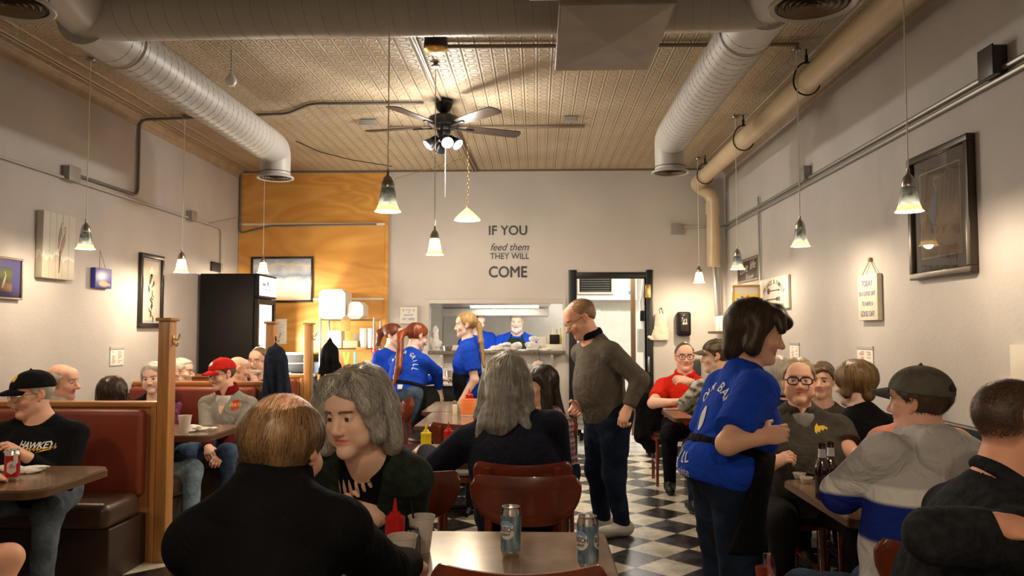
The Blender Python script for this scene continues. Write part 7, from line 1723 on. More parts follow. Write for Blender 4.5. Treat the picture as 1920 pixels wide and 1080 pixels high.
stick(p.bvh, [Vector((a, b, 0)) for a, b in m], [tuple(range(len(m)))[::-1]], c0, -p.rt, p.t, p.ft, 'emblem', LR, o, depth=.8); v, f = text_mesh('STATE', .030, bold=.001); k = .082 / (max(q.x for q in v) - min(q.x for q in v)); stick(p.bvh, [Vector((q.x * k, q.y, q.z)) for q in v], f, c0, -p.rt, p.t, p.ft, 'emblem_lettering', mat('emblem_gold', (.78, .50, .04), rough=.6), o, lift=.005, depth=.8)
pants(p, JEANS, wr=.006); shoes(p, SHOEB); hair(p, SHORT, (.10, .055, .035), seed=5); REDC = cloth('red_cap_cotton', (.55, .020, .014)); o = cap(p, REDC, sz=1.04)
bird2 = [(-.032, -.010), (-.018, .010), (.004, .022), (.026, .014), (.036, -.008), (.022, -.002), (.014, -.014), (.002, -.004), (-.010, -.014), (-.020, -.006)]
stick(p.cap_bvh, [Vector((a, b, 0)) for a, b in bird2], [tuple(range(len(bird2)))[::-1]], V3(p.L(0.012, .25, .098)), -p.R[:, 0], p.R[:, 2], p.R[:, 1], 'bird_badge', WL, o); glasses(p, FRAMEB, thick=.0018)

p = person('grey haired person in glasses turned right in the farthest booth, beside the oak post', (341, 698, 7.2), 125, lean=0, look=(-32, 0, 0), skin=PALE, det=.014, hdet=.0055, hands=[(-3.05, 7.42, .78), (-3.3, 7.42, .78)], brow=(.5, .45, .4))
top(p, cloth('slate_shirt', (.10, .11, .13)), 'long'); pants(p, DJEANS); hair(p, [('e', (0, -.018, .040), (.088, .109, .097)), ('e', (0, .04, .090), (.065, .05, .030), False)], (.55, .51, .45), seed=6); glasses(p, METALB)
p = person('bald person resting a hand on the cheek behind the red cap', (448, 692, 7.2), 140, hs=.93, lean=0, look=(-18, -8, 0), skin=(1.0, .86, .78), det=.014, hdet=.0055, hands=[('px', 478, 722, 7.3), (-2.9, 7.45, .78)], curl=(.9, .4), hdir=[(-.3, .3, 1), None], hints=[(.3, .5, -1), None])
top(p, cloth('brown_shirt', (.05, .04, .035)), 'long'); pants(p, DJEANS)
p = person('person with a white beard and glasses facing us in the farthest booth', (484, 676, 7.66), -4, w=1.1, lean=2, look=(-6, -4, -4), smile=.8, skin=RUDDY, det=.013, hdet=.005, hands=[(-2.85, 7.40, .78), (-2.55, 7.40, .78)], brow=(.25, .18, .12), cheek=1.1, hs=1.03)
top(p, cloth('dark_blue_shirt', (.02, .03, .06)), 'long'); pants(p, DJEANS); hair(p, SHORT, (.17, .11, .07), hl=(.060, .098), seed=7); stache(p, (.50, .44, .37), True); glasses(p, METALB)

# -- foreground pair
p = person('balding person in a black jacket, back to the camera in the foreground', (534, 840, 1.68), 178, hs=.96, nl=.02, shw=1.08, w=.80, lean=22, look=(-10, -14, 0), skin=(1.0, .80, .72), det=.009, hdet=.004, face=False, belly=.3, hands=[(-.31, 2.20, .785), (-.78, 2.15, .79)], hints=[(.35, -.2, -.9), (-.35, -.2, -.9)], pelvis=(-.50, 1.36, .56))
JK = cloth('black_softshell', (.0035, .0035, .004), var=.15, bump=.12, bscale=200, spec=.06, fold=.3); top(p, JK, 'long', g=.024, wr=.006, seed=11, h=.008); collar(p, JK, ht=.036, R=.013, nr=.010, open_front=False, tilt=.05); pants(p, DJEANS); shoes(p, SHOEB)
HB = [(.20, .105, .045), (.13, .065, .028), (.26, .15, .07), (.16, .085, .035)]
hair(p, [('e', (0, -.018, .022), (.0855, .107, .090))], (.13, .068, .030), h=.0045, sub=[('e', (0, -.052, .112), (.056, .060, .052)), ('e', (0, .04, .115), (.066, .09, .060))], strands=dict(n=5200, steps=9, step=.010, wid=.0010, crown=(0, -.03, .14), grav=.9, lift=.004), cols=HB, seed=12)
hair(p, [('e', (0, -.018, .030), (.0755, .0965, .0850))], (.50, .34, .25), h=.0045, name='thin_hair', wr=0, strands=dict(n=900, steps=6, step=.010, wid=.0006, crown=(0, .06, .12), grav=.3, lift=.006, zmin=.055), cols=[(.42, .28, .15), (.34, .22, .12)], seed=13)

GREEN = cloth('dark_green_knit', (.020, .030, .022), var=.25, scale=30, bscale=220)
p = person('person with wavy grey blonde hair and a dark green cardigan, speaking in the foreground', (668, 775, 2.52), -8, hs=1.055, nl=.05, shw=.95, female=True, w=.96, lean=30, look=(-17, -8, 3), skin=(1.0, .93, .90), det=.009, hdet=.003, pelvis=(-.59, 3.26, .57), hands=[(-.72, 2.60, .79), ('px', 704, 968, 2.62)], elbows=[None, ('px', 766, 985, 2.86)], curl=(.5, .95), hdir=[None, (-.75, -.05, .65)], palm=[None, (.1, -.8, .3)], brow=(.12, .08, .06), lip=(.72, .36, .38), jaw=1.04, cheek=1.08, nose=.9)
o = top(p, BLACKC, 'long', neck='crew', wr=.003, seed=13, g=.010, open_v=[(p.Nb + p.ft * .06, p.Nb - p.t * .055 + p.ft * .14, .045, .018)])
def cardi(v): pass
v = Vol(np.min([p.Pv, p.Nb] + p.El + p.Wr, 0) - .2, np.max([p.Pv, p.Nb] + p.El + p.Wr, 0) + .2, .0085)
for q, k in p.torso(.022): v.add(q, k)
wrinkle(v, .007, 20, 14); v.plane(p.Pv - p.t * .08, -p.t)
for i in (0, 1): v.add(p.upperarm(i, .020), .03); v.add(p.forearm(i, .016, .86, True), .02)
v.sub(RC(p.Nb + p.t * .03, p.Nb + p.t * .3, .085, .11), .012); v.sub(RC(p.Nb + p.ft * .10, p.Nb + p.ft * .20 - p.t * .20, .085, .075), .02); v.sub(RC(p.Nb + p.ft * .20 - p.t * .20, p.Pv + p.ft * .22, .075, .08), .02)
P_, Q_ = v.mesh(); P_ = smooth_mesh(P_, Q_, 2); np_mesh('cardigan', P_, Q_, GREEN, p.o)
SKP = mat('skin_shown', (.72, .47, .36), rough=.5)
for k in range(9):      # teardrop openings of the top
    u_ = -1 + 2 * k / 8; L0 = .062 * (1 - .35 * u_ * u_); n = 14
    ol = [(.0062 * math.sin(2*PI*j/n) * (1 - .45 * math.cos(2*PI*j/n)), L0 * math.cos(2*PI*j/n) * .5) for j in range(n)]
    stick(p.bvh, [Vector((a, b, 0)) for a, b in ol], [tuple(range(n))], cp(655 + 50 * u_, 907 - 14 * u_ * u_, 2.66), (1, 0, 0), (0, 0, 1), (0, -1, 0), 'cutout', SKP, o, lift=.002, depth=.9, roll=u_ * .3)
pants(p, DJEANS); shoes(p, SHOEB)
i = 1; dd = nrm(p.Wr[i] - p.El[i]); a_ = p.Wr[i] - dd * .015; X_ = nrm(np.cross(dd, (0, 0, 1))); Y__ = np.cross(dd, X_); m = MB()
for k in range(16):
    q = 2*PI*k/16; m.sphere(tuple(a_ + (X_ * math.cos(q) + Y__ * math.sin(q)) * .033), .0062, 8, 6)
m.build('bead_bracelet', mat('dark_beads', (.02, .018, .018), rough=.2), p.o); m = MB()
for k in range(16): q = 2*PI*(k+.5)/16; m.sphere(tuple(a_ - dd * .014 + (X_ * math.cos(q) + Y__ * math.sin(q)) * .034), .0042, 8, 6)
m.build('silver_bracelet', CHROME, p.o)
WV = [(.70, .66, .60), (.42, .40, .38), (.82, .78, .70), (.16, .15, .14), (.58, .55, .51), (.30, .29, .28)]
hair(p, [('e', (0, -.022, .048), (.094, .112, .098)), ('c', (-.055, .055, .092), (-.083, .045, .03), .024, .022), ('c', (-.083, .035, .03), (-.092, .02, -.06), .026, .024),
    ('c', (.040, .058, .098), (.080, .048, .045), .026, .030), ('c', (.080, .035, .04), (.102, .025, -.035), .034, .038), ('c', (.102, .020, -.035), (.105, .028, -.085), .036, .034), ('c', (.105, .02, -.085), (.150, -.005, -.118), .032, .022), ('c', (.11, -.03, -.06), (.165, -.03, -.10), .036, .020), ('c', (.09, -.05, .02), (.125, -.05, -.09), .048, .04),
    ('c', (0, -.07, .03), (0, -.085, -.10), .068, .06), ('c', (-.06, -.05, .0), (-.07, -.06, -.10), .05, .035)], (.34, .30, .24), h=.005, wr=.008, wsc=60, strands=dict(n=15000, steps=17, step=.0115, wid=.0006, wave=.009, wl=.085, lift=.010, crown=(-.015, .03, .15), grav=.8, jit=.05), cols=WV, seed=15)

# -- middle tables
NAVY = cloth('navy_cotton', (.008, .009, .020), var=.15)
p = person('person with long grey hair and navy shirt, back to the camera', (953, 722, 4.08), 178, hs=1.08, w=1.2, nl=.06, belly=.4, lean=14, look=(-12, -6, 0), det=.010, hdet=.0055, face=False, hands=[(.10, 4.42, .79), ('px', 797, 848, 4.32)], elbows=[('px', 1048, 900, 4.08), ('px', 822, 872, 4.08)], pelvis=(-.08, 3.94, .58), curl=(.5, .6))
top(p, NAVY, 'long', g=.022, wr=.007, seed=16, sl_g=.02); pants(p, DJEANS); shoes(p, SHOEB)
LG = [(.36, .35, .32), (.20, .19, .17), (.48, .46, .42), (.25, .22, .18), (.12, .11, .09)]
hair(p, [('e', (0, -.022, .046), (.100, .120, .103), False), ('c', (-.07, -.03, .03), (-.105, -.05, -.15), .05, .042), ('c', (.07, -.03, .03), (.10, -.03, -.15), .05, .042), ('c', (0, -.06, .03), (0, -.10, -.18), .085, .08), ('c', (-.06, -.09, -.14), (-.10, -.13, -.25), .045, .016), ('c', (.0, -.11, -.16), (.03, -.15, -.28), .05, .014), ('c', (.08, -.08, -.13), (.13, -.10, -.22), .04, .014), ('c', (-.02, -.02, .13), (.01, -.03, .15), .022, .018)], (.22, .20, .165), h=.007, wr=.005, strands=dict(n=9000, steps=26, step=.013, wid=.0009, wave=.004, wl=.12, lift=.009, jit=.07, crown=(0, -.02, .16), grav=1.3), cols=LG, seed=16)
i = 1; dd = nrm(p.Wr[i] - p.El[i]); m = MB(); X_ = nrm(np.cross(dd, (0, 0, 1))); Y__ = np.cross(dd, X_); c0 = p.Wr[i] + dd * .01
m.tube([tuple(c0 + (X_ * math.cos(q) + Y__ * math.sin(q)) * .036) for q in np.linspace(0, 2*PI, 17)[:-1]], .008, 8, closed=True); m.build('wrist_watch', CHROME, p.o)
def plaid(q, P):
    a = ((P[:, 2] * 26) % 1 < .35).astype(float); b = (((P[:, 0] + P[:, 1] * .5) * 26) % 1 < .35).astype(float); t = np.ones((len(q), 3)) * V3(.16, .05, .06); t += (a + b)[:, None] * V3(.12, .13, .15); t[((P[:, 2] * 26) % 1 > .88)] = (.55, .52, .52); return t
p = person('dark haired person in plaid, half hidden beyond the long grey haired person', (1013, 724, 5.3), -55, female=True, w=1.1, lean=8, look=(-20, -8, 0), det=.010, hdet=.006, skin=TAN, hands=[(.0, 4.92, .79), (-.12, 4.9, .79)], brow=(.05, .03, .02))
top(p, TINTED, 'long', neck='v', colorfn=plaid, seed=17, h=.008); pants(p, DJEANS)
hair(p, [('e', (0, -.02, .045), (.095, .115, .10)), ('c', (-.07, -.02, .03), (-.09, .0, -.20), .04, .035), ('c', (.07, -.02, .03), (.09, .0, -.20), .04, .035), ('c', (0, -.06, .02), (0, -.085, -.22), .06, .06)], (.022, .013, .010), strands=dict(n=900, steps=20, wid=.002), cols=[(.04, .022, .015), (.02, .013, .01)], seed=18)
chair(.05, 5.45, 180, 'wooden chair under the person in the plaid shirt')

SWT = cloth('taupe_sweater', (.115, .100, .084), var=.1, bscale=260, bump=.3)
p = person('standing person in a charcoal sweater walking with head bowed near the doorway', (1087, 597, 5.6), -62, hs=1.08, w=1.08, belly=.4, pose='stand', look=(-12, -30, 0), skin=(1.0, .80, .70), det=.010, hdet=.0045, pelvis=(.505, 5.66, .86), hands=[('px', 1086, 757, 5.62), ('px', 1178, 764, 5.38)], elbows=[('px', 1112, 715, 5.78), ('px', 1200, 712, 5.42)], curl=(.85, .95), feet=[(.47, 5.80), (.60, 5.66)], brow=(.35, .25, .16), nose=1.25, palm=[(.2, -1, .2), (.6, .6, 0)], torso_r=.98, jaw=1.03)
top(p, SWT, 'long', g=.018, wr=.005, seed=19, sl_g=.014, hem=-.04, h=.009); collar(p, BLACKC, ht=.030, R=.010, tilt=.15, nr=.006); pants(p, DJEANS, g=.018, wr=.007); shoes(p, SHOEW, sc=1.05)
hair(p, [('e', (0, -.026, .026), (.083, .102, .091))], (.28, .15, .07), hl=(.064, .102), h=.005, strands=dict(n=1600, steps=9, step=.011, wid=.0013, crown=(0, .09, .12), grav=.5), cols=[(.40, .24, .12), (.28, .15, .07), (.45, .30, .18)], seed=20); glasses(p, METALB, thick=.0018, rz=.015)

# -- servers
p = person('server with an auburn ponytail and blue shirt, laughing beside the wire shelving', (738, 629, 8.3), 62, hs=.98, female=True, pose='stand', lean=2, look=(18, -8, 0), smile=1.0, skin=PALE, det=.011, hdet=.005, hands=[None, None], brow=(.2, .1, .06), pelvis=(-1.60, 8.26, .86))
top(p, BLUE, 'short', seed=21, hem=-.10, wr=.005); pants(p, BLACKC); apron(p, BLACKC); shoes(p, SHOEB)
hair(p, [('e', (0, -.018, .042), (.088, .110, .094)), ('c', (0, -.11, .06), (0, -.155, .0), .034, .040), ('c', (0, -.155, .0), (.01, -.16, -.12), .042, .022)], AUB, strands=dict(n=700, steps=10, wid=.002, wave=.004), cols=[(.28, .07, .025), (.16, .04, .02)], seed=21)
o = p
p = person('server with a long ginger ponytail bending over the joined tables', (783, 632, 7.78), 150, hs=1.03, female=True, w=1.12, pose='stand', look=(-22, -22, -6), det=.009, hdet=.005, skin=PALE, hands=[('px', 824, 728, 7.96), (-1.0, 8.05, .95)], hdir=[(.25, .1, -.95), None], elbows=[('px', 818, 697, 7.84), None], curl=(.15, .5), pelvis=(-1.30, 7.60, .84), legw=1.15)
o = top(p, BLUE, 'long', seed=22, g=.018, hem=-.02, wr=.006, h=.009); pants(p, cloth('blue_jeans', (.055, .085, .13), var=.3), waist=.08); apron(p, BLACKC); shoes(p, SHOEB)
hair(p, [('e', (0, -.018, .042), (.090, .112, .096)), ('c', (-.02, -.11, .02), (-.06, -.15, -.03), .030, .034), ('w', p.L(-.06, -.15, -.03), V3(px3(748, 690, 7.50)), .036, .032), ('w', V3(px3(748, 690, 7.50)), V3(px3(738, 722, 7.48)), .032, .012)], (.10, .028, .014), h=.006, strands=dict(n=1400, steps=18, step=.016, wid=.002), cols=[(.45, .10, .02), (.32, .07, .018), (.12, .03, .015)], seed=22)
WP = mat('white_shirt_print', (.62, .64, .72), rough=.6)
v, f = arc_text('BAR & GRILL', .052, .155, 150, 15.5); bc = (p.Nb + p.Pv) / 2 + p.t * .03; stick(p.bvh, v, f, bc - p.ft * .5, p.rt, p.t, -p.ft, 'back_lettering', WP, o, depth=.8); v, f = text_mesh('THE', .05); stick(p.bvh, [Vector((q.x, q.y - .115, q.z)) for q in v], f, bc - p.ft * .5, p.rt, p.t, -p.ft, 'small_lettering', WP, o, depth=.8)
MB().rbox((-.035, -.002, -.025), (.035, .002, .02), .001, M=frameM(tuple(p.Pv + p.rt * .075 - p.ft * (.140 * p.w) + p.t * .03), tuple(p.rt), tuple(-p.ft), tuple(p.t))).build('pocket_paper', PAPER, p.o)
p = person('server with a long blonde ponytail standing side-on before the pass', (873, 610, 7.95), -82, hs=.98, female=True, pose='stand', lean=-1, look=(-4, -3, 0), smile=1.0, skin=PALE, det=.010, hdet=.0045, hands=[None, ('px', 865, 752, 7.76)], hints=[None, (.6, -.2, -.1)], brow=(.4, .27, .14), pelvis=(-.70, 7.98, .93))
o = top(p, BLUE, 'short', seed=23, g=.02, hem=-.14, wr=.006, sl_g=.02, flare=.02); pants(p, cloth('grey_denim', (.06, .08, .10), var=.3)); apron(p, BLACKC, drop=.40); shoes(p, SHOEB)
hair(p, [('e', (0, -.018, .042), (.088, .110, .094)), ('c', (0, .065, .085), (-.03, .075, .045), .022, .012), ('c', (0, -.10, .03), (0, -.135, .0), .026, .028), ('w', p.L(0, -.135, .0), V3(px3(902, 640, 7.92)), .026, .024), ('w', V3(px3(902, 640, 7.92)), V3(px3(908, 688, 7.92)), .024, .012)], (.40, .24, .09), strands=dict(n=900, steps=18, step=.015, wid=.0016), cols=[(.55, .36, .15), (.38, .22, .08), (.6, .42, .2)], seed=23)
MB().sphere(tuple(p.L(0, -.128, .012)), .027, 14, 8).build('hair_tie', BLACKC, p.o)
bc = p.Nb - p.t * .24; v, f = text_mesh('THE', .055); stick(p.bvh, v, f, bc - p.ft * .4 - p.rt * .0, -p.t, p.rt, -p.ft, 'back_lettering', WP, o, depth=.8)

# -- cooks behind the pass
p = person('cook in a blue shirt mostly hidden behind the blonde server, inside the pass', (897, 603, 10.4), 25, w=1.15, pose='stand', lean=6, look=(10, -15, 0), det=.013, hdet=.007, hands=[(-.95, 10.15, 1.2), (-.55, 10.15, 1.2)], pelvis=(-.74, 10.48, .98)); top(p, BLUE, 'long', seed=24); pants(p, DJEANS); hair(p, SHORT, BROWN)
GRNB = cloth('dark_green_apron', (.012, .022, .016))
p = person('cook with a white beard and dark apron facing us through the pass', (969, 602, 10.4), -4, hs=1.06, w=1.28, belly=.8, pose='stand', lean=4, look=(0, -10, 0), skin=PALE, det=.012, hdet=.006, hands=[(-.52, 10.15, 1.2), (-.02, 10.15, 1.2)], pelvis=(-.27, 10.5, .98)); o = top(p, BLUE, 'long', seed=25, wr=.003); pants(p, DJEANS); stache(p, (.58, .56, .52), True); hair(p, SHORT, (.5, .46, .42))
v = Vol(p.Pv - .4, p.Nb + .3, .011)
for q, k in p.torso(.030): v.add(q, k)
v.plane(p.Pv + p.ft * .045, -p.ft); v.plane(p.Nb - p.t * .035, p.t)
for sg in (-1, 1): v.sub(RC(p.Nb - p.t * .02 + p.rt * sg * .20 + p.ft * .1, p.Nb - p.t * .26 + p.rt * sg * .25 + p.ft * .1, .11, .05), .01); v.add(RC(p.Nb - p.t * .05 + p.rt * sg * .085 + p.ft * .118, p.Nb + p.t * .0 + p.rt * sg * .062 + p.ft * .055, .013, .012), .004)
P_, Q_ = v.mesh(); np_mesh('apron', P_, Q_, GRNB, p.o)

# -- right side
RED = cloth('red_polo', (.62, .022, .008), var=.06)
p = person('person in a red polo shirt and glasses at the far right table, facing the camera', (1284, 669, 7.5), -8, hs=1.1, w=1.08, lean=6, look=(4, 0, 0), skin=(1.0, .84, .78), det=.010, hdet=.0045, hands=[('px', 1262, 754, 7.08), ('px', 1294, 716, 7.18)], hdir=[(.9, .2, .2), (-.9, -.1, .25)], hints=[(-1, 0, -.6), (.9, .2, -.8)], curl=(.6, .7), palm=[None, (0, .7, -.7)], brow=(.15, .08, .05))
top(p, RED, 'short', seed=26, wr=.005, hem=-.08); collar(p, RED, ht=.02, R=.009); pants(p, BLACKC); shoes(p, SHOEB); hair(p, [('e', (0, -.018, .034), (.083, .103, .091))], (.09, .045, .025), hl=(.06, .085), seed=26); glasses(p, FRAMEB, thick=.0024)
i = 1; dd = nrm(p.Wr[i] - p.El[i]); X_ = nrm(np.cross(dd, (0, 0, 1))); Y__ = np.cross(dd, X_); MB().tube([tuple(p.Wr[i] - dd * .01 + (X_ * math.cos(q) + Y__ * math.sin(q)) * .034) for q in np.linspace(0, 2*PI, 17)[:-1]], .009, 8, closed=True).build('wrist_watch', CHROME, p.o)
def camo(q, P=None):
    n = np.sin(q[:, 0] * 70 + 3 * np.sin(q[:, 2] * 60)) + np.sin(q[:, 1] * 60 + 2 * np.sin(q[:, 0] * 90)); t = np.ones((len(q), 3)) * V3(.10, .085, .055); t[n > .5] = (.045, .045, .03); t[n < -.6] = (.17, .14, .095); return t
def camog(q, P): t = np.ones((len(q), 3)) * V3(.36, .33, .28); n = np.sin(P[:, 0] * 60 + 3 * np.sin(P[:, 2] * 50)) + np.sin(P[:, 2] * 75 + 2 * np.sin(P[:, 0] * 60)); t[n > .7] = (.10, .09, .075); t[n < -1.0] = (.52, .49, .43); return t
p = person('person in a camouflage cap and mottled grey sleeve, behind the standing server', (1342, 668, 6.1), 185, lean=10, look=(72, -4, 0), det=.011, hdet=.006, skin=TAN, hands=[(1.65, 6.5, .79), (1.28, 6.52, .79)], hints=[None, (-1, 0, -.25)]); top(p, TINTED, 'long', colorfn=camog, seed=27, g=.022); pants(p, DJEANS); shoes(p, SHOEB); hair(p, SHORT, BROWN); cap(p, TINTED, mat('cap_brim_khaki', (.12, .10, .07), rough=.8), colorfn=camo)
for b in p.o.children:
    pass
p = person('person with collar length white hair and navy shirt, back to us', (1456, 702, 4.78), 182, w=1.1, lean=6, det=.011, hdet=.006, face=False, skin=RUDDY, hands=[(1.65, 5.1, .79), (1.35, 5.1, .79)])
top(p, cloth('navy_shirt', (.012, .022, .07)), 'long', seed=28); pants(p, DJEANS); shoes(p, SHOEB); collar(p, cloth('navy_shirt', (.012, .022, .07)), open_front=False)
hair(p, [('e', (0, -.02, .022), (.095, .114, .092), False), ('c', (-.07, -.03, .0), (-.078, -.03, -.08), .034, .022), ('c', (.07, -.03, .0), (.078, -.03, -.08), .034, .022), ('c', (0, -.07, .0), (0, -.08, -.09), .06, .04)], (.55, .51, .44), sub=[('e', (0, .02, .125), (.06, .085, .045))], strands=dict(n=1500, steps=13, step=.013, wid=.002), cols=[(.70, .66, .58), (.5, .46, .40), (.62, .58, .5)], seed=28)
p = person('person with wavy blonde hair half hidden between the server and the white haired person', (1428, 700, 5.8), -10, female=True, lean=4, det=.013, hdet=.007, hands=[(1.5, 5.45, .79), (1.75, 5.45, .79)]); top(p, cloth('wine_top', (.14, .02, .02)), 'long'); pants(p, DJEANS)
hair(p, [('e', (0, -.02, .045), (.096, .115, .10)), ('c', (-.07, .0, .03), (-.095, .02, -.18), .045, .035), ('c', (.07, .0, .03), (.095, .02, -.18), .045, .035), ('c', (0, -.06, .02), (0, -.085, -.18), .06, .06)], (.40, .27, .14), strands=dict(n=900, steps=16, wid=.002, wave=.006), cols=[(.5, .35, .2), (.35, .22, .12)], seed=29)
chair(1.62, 5.95, 180, 'wooden chair under the blonde person beyond the white haired one')
GSH = cloth('dark_grey_shirt', (.060, .055, .046), var=.2)
p = person('person in dark glasses and a dark grey shirt with a gold badge', (1498, 716, 4.25), -6, hs=.99, w=1.3, belly=1.0, female=True, lean=2, look=(-10, 6, 0), skin=(1.0, .82, .76), det=.010, hdet=.004, jaw=1.18, cheek=1.2, hands=[('px', 1446, 872, 3.92), (1.62, 3.86, .79)], hdir=[(.6, -.2, .4), None], elbows=[('px', 1424, 838, 4.12), ('px', 1592, 850, 4.1)], curl=(.75, .5), palm=[(.7, .2, -.2), None], brow=(.3, .2, .1), lip=(.75, .45, .42), torso_r=1.05)
o = top(p, GSH, 'short', neck='v', g=.024, seed=30, wr=.006, h=.009); collar(p, GSH, ht=.022, R=.011); pants(p, cloth('dark_trousers', (.014, .011, .010)), wr=.005); shoes(p, SHOEB)
v = Vol(p.Nb - .25, p.Nb + .2, .008); v.add(EL(p.Nb - p.t * .05 + p.ft * .06, (.085, .055, .09), p.T), .01); v.sub(RC(p.Nb + p.t * .03 + p.ft * .02, p.Nb + p.t * .2 + p.ft * .10, .066, .08), .01); P_, Q_ = v.mesh(); np_mesh('undershirt', P_, Q_, cloth('grey_tee', (.26, .25, .24)), p.o)
badge(p.bvh, cp(1549, 806, 4.05), (1, 0, 0), (0, 0, 1), (0, -1, 0), o, 1.15); glasses(p, FRAMEB, thick=.0032, rx=.028, rz=.018)
hair(p, [('e', (0, -.02, .040), (.087, .109, .093))], (.50, .39, .22), hl=(.075, .090), strands=dict(n=1300, steps=10, step=.011, wid=.0014, crown=(0, .09, .10), grav=.2), cols=[(.5, .4, .22), (.32, .23, .12), (.58, .47, .28)], seed=30)
p = person('person with short brown hair seen between the dark grey shirt and the black coat', (1541, 714, 5.62), -22, w=.86, shw=.9, lean=2, look=(-8, 0, 0), det=.013, hdet=.005, skin=TAN, hands=[(1.82, 5.4, .79), (2.02, 5.4, .79)], brow=(.12, .07, .04)); top(p, cloth('olive_shirt', (.05, .045, .035)), 'long'); pants(p, DJEANS); hair(p, [('e', (0, -.014, .046), (.093, .113, .097)), ('c', (-.04, .07, .085), (.03, .085, .07), .022, .018)], (.09, .05, .025), wr=.007, seed=31)
chair(1.95, 5.8, 180, 'wooden chair under the brown haired person by the right wall')
p = person('person with a highlighted brown bob and black coat, back to the camera on the right', (1601, 720, 4.78), 205, female=True, hs=1.04, w=1.15, lean=8, look=(14, -6, 0), det=.010, hdet=.0055, skin=PALE, hands=[(2.0, 5.1, .79), (1.75, 5.1, .79)], face=False)
top(p, BLKC2, 'long', g=.030, wr=.007, seed=32, sl_g=.02); pants(p, BLACKC); shoes(p, SHOEB)
hair(p, [('e', (0, -.02, .042), (.102, .122, .102), False), ('c', (-.075, -.01, .02), (-.085, .0, -.05), .034, .028), ('c', (.075, -.01, .02), (.085, .0, -.05), .034, .028), ('c', (0, -.075, .02), (0, -.075, -.06), .062, .04)], (.16, .095, .04), sub=[('e', (0, .13, -.01), (.06, .06, .09))], strands=dict(n=2200, steps=12, step=.012, wid=.0018, crown=(.02, -.01, .16)), cols=[(.26, .16, .065), (.14, .08, .035), (.34, .22, .10), (.08, .045, .022)], seed=32)
chair(1.88, 4.62, 10, 'wooden chair under the person in the black coat by the wall')
PINKC = cloth('salmon_shirt', (.62, .24, .18))
p = person('person in a salmon pink shirt hidden behind the grey cap, at the right table', (1727, 735, 3.92), -8, lean=6, det=.012, hdet=.007, w=.98, hands=[(1.74, 3.7, .79), (1.9, 3.7, .79)]); top(p, PINKC, 'short', seed=33, g=.02); pants(p, DJEANS); hair(p, SHORT, BROWN)
chair(1.86, 4.2, 180, 'wooden chair under the person in salmon pink')

p = person('server with a short dark bob and blue shirt, standing bent toward the right table', (1421, 627, 3.10), 102, hs=.89, w=1.02, belly=.2, female=True, pose='stand', look=(-20, -12, 0), det=.009, hdet=.0038, skin=(.98, .80, .70), pelvis=(.71, 3.07, .925), hands=[('px', 1432, 819, 2.80), (.88, 3.22, 1.05)], elbows=[('px', 1364, 832, 2.80), None], curl=(1.0, .9), hdir=[(.95, .1, .15), None], palm=[(0, 1, -.2), None], brow=(.06, .04, .03), nose=1.1, smile=.5, legw=1.1, torso_r=1.0)
o = top(p, BLUE, 'short', g=.018, hem=-.07, wr=.008, sl_g=.020, seed=34, h=.008, fr=.80, flare=.02); pants(p, DJEANS, g=.016, wr=.006); apron(p, BLACKC, drop=.28, g=.035); shoes(p, SHOEB)
DB = [(.055, .034, .022), (.022, .014, .010), (.10, .06, .036), (.03, .02, .013)]
hair(p, [('e', (0, -.020, .048), (.100, .124, .108)), ('c', (-.072, -.01, .03), (-.084, -.02, -.055), .040, .034), ('c', (.072, -.01, .03), (.084, -.02, -.055), .040, .034), ('c', (0, -.07, .03), (0, -.085, -.075), .070, .052), ('c', (0, .055, .115), (.02, .105, .075), .034, .022), ('c', (.055, .06, .09), (.075, .08, .04), .026, .016), ('c', (-.04, .075, .10), (-.03, .115, .065), .020, .010)], (.024, .015, .011), h=.0055, wr=.006, strands=dict(n=8000, steps=15, step=.012, wid=.0009, lift=.009, crown=(0, .0, .16), grav=.9), cols=DB, seed=34)
bc = p.Nb - p.t * .22; v, f = arc_text('OUR BAR', .055, .135, 140, 17); stick(p.bvh, v, f, bc - p.ft * .5, p.rt, p.t, -p.ft, 'back_lettering', WP, o, depth=.9); v, f = arc_text('GRILL', .06, .135, 215, -17, True); stick(p.bvh, v, f, bc - p.ft * .5 - p.t * .03, p.rt, p.t, -p.ft, 'lower_lettering', WP, o, depth=.9)
n = 20; ol = [(.018 * math.cos(q), .05 * math.sin(q)) for q in np.linspace(0, 2*PI, n + 1)[:-1]]; stick(p.bvh, [Vector((a, b, 0)) for a, b in ol], [tuple(range(n))], bc - p.ft * .5, p.rt, p.t, -p.ft, 'flame_figure', WP, o, depth=.9)
v, f = text_mesh('"..."', .05); v, f = text_mesh('since', .045, shear=.3); stick(p.bvh, v, f, bc - p.ft * .5 - p.t * .215, p.rt, p.t, -p.ft, 'script_lettering', WP, o, depth=.9)

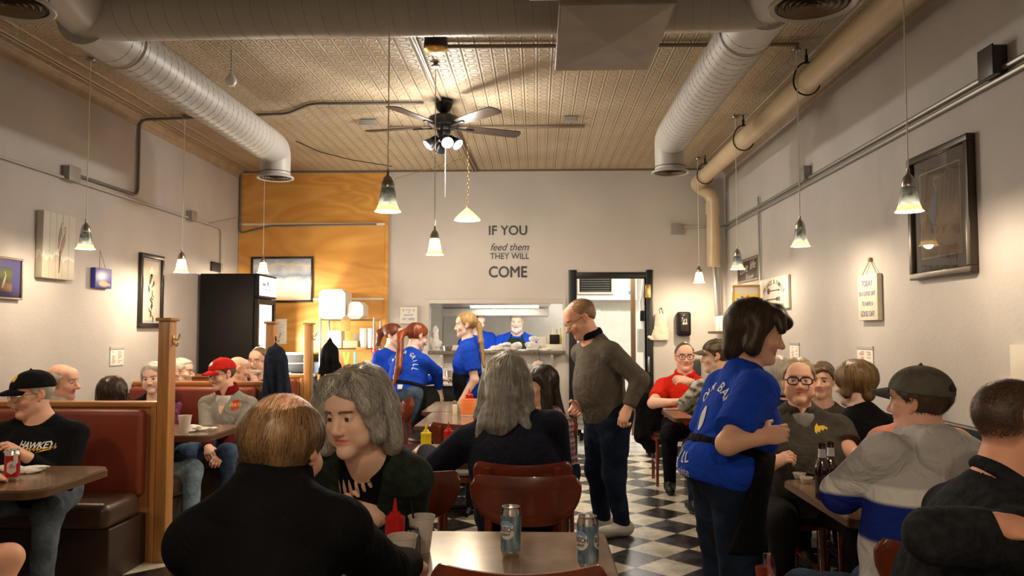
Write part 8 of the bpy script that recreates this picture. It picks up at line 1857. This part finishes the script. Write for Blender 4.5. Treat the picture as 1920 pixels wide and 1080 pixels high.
def hood(q, P):
    z = P[:, 2]; S = lambda a: np.clip((z - a) / .010 + .5, 0, 1)[:, None]
    g_, wh, bl = V3(.56, .55, .56), V3(.86, .85, .86), V3(.012, .030, .26)
    return g_ * (1 - S(.775)) + bl * S(.775) * (1 - S(.895)) + wh * S(.895) * (1 - S(.945)) + g_ * S(.945)
p = person('person in a grey cap and grey, white and blue hoodie', (1722, 755, 2.78), 196, hs=.93, w=1.16, lean=20, look=(24, 0, 0), det=.009, hdet=.004, skin=(1.0, .82, .74), belly=.2, pelvis=(1.20, 2.56, .57), hands=[(1.68, 3.16, .80), (1.24, 3.16, .80)], elbows=[None, ('px', 1577, 925, 2.80)], brow=(.15, .09, .05))
def hd_(v):
    c = p.Nb - p.ft * .105 - p.t * .045; v.add(EL(c, (.165, .062, .100), p.T), .006); v.add(RC(c + p.rt * .10 + p.t * .03, p.Nb + p.rt * .085 + p.ft * .05 + p.t * .02, .045, .034), .02); v.add(RC(c - p.rt * .10 + p.t * .03, p.Nb - p.rt * .085 + p.ft * .05 + p.t * .02, .045, .034), .02); v.add(TO(p.Nb + p.t * .035, p.T, .088, .092, .028), .025); v.sub(RC(c + p.t * .115 - p.rt * .05 - p.ft * .03, c + p.t * .115 + p.rt * .05 - p.ft * .03, .022, .022), .02)
o = top(p, TINTED, 'long', g=.024, wr=.007, seed=35, sl_g=.022, hem=-.12, colorfn=hood, extra=hd_, h=.0065, nr=.016); pants(p, JEANS); shoes(p, SHOEB)
hair(p, SHORT, (.07, .04, .022), h=.0045, strands=dict(n=900, steps=6, step=.010, wid=.001), cols=[(.10, .06, .03), (.06, .035, .02)], seed=35)
GC = cloth('grey_cap_cotton', (.125, .115, .095)); o = cap(p, GC, cloth('slate_brim', (.07, .065, .07)), sz=1.05, h=.0045)
# snap-back opening at the rear of the cap
v = Vol(V3(p.L(0, -.1, .05)) - .1, V3(p.L(0, -.1, .05)) + .1, .005); v.add(EL(p.L(0, -.108, .050), V3(.036, .022, .030), p.R), 0); v.plane(p.L(0, 0, .048), p.R @ V3(0, 0, -1)); P_, Q_ = v.mesh(); np_mesh('rear_opening', P_, Q_, mat('dark_gap', (.02, .015, .012), rough=.8), o)

CHC = cloth('charcoal_jersey', (.016, .017, .020), var=.35, scale=40)
buzz = (lambda x, y, z: np.clip((z - (-.055 + np.clip((y + .045) * 1.25, 0, .125))) / .055, 0, 1) ** .7 * .97 * ~((np.abs(x) > .074) & (np.abs(z) < .05) & (np.abs(y + .01) < .035)), (.075, .050, .038))
p = person('person with very short dark hair and a charcoal top at the right edge', (1908, 800, 2.05), 84, w=1.1, lean=24, look=(10, -6, 0), det=.009, hdet=.004, skin=(.95, .66, .56), scalp=buzz, belly=.2, hands=[('px', 1862, 986, 1.80), (1.55, 2.15, .80)], elbows=[('px', 1750, 1005, 1.80), None], curl=(.8, .5), hdir=[(.95, .1, -.05), None], brow=(.1, .06, .04), pelvis=(.96, 2.05, .57))
top(p, CHC, 'long', g=.020, wr=.007, seed=36, h=.008); collar(p, CHC, ht=.018, R=.010, nr=.012); pants(p, DJEANS); shoes(p, SHOEB)
hair(p, [('e', (0, -.016, .033), (.0755, .0970, .0850))], (.085, .055, .040), h=.005, wr=0, name='hair', strands=dict(n=11000, steps=5, step=.0022, wid=.0005, lift=.0040, jit=.4, crown=(0, .08, .12)), cols=[(.05, .03, .02), (.09, .06, .042), (.03, .02, .015)], seed=36, hl=(.070, .075))
chair(.86, 2.06, 90, 'wooden chair under the short haired person at the right edge')
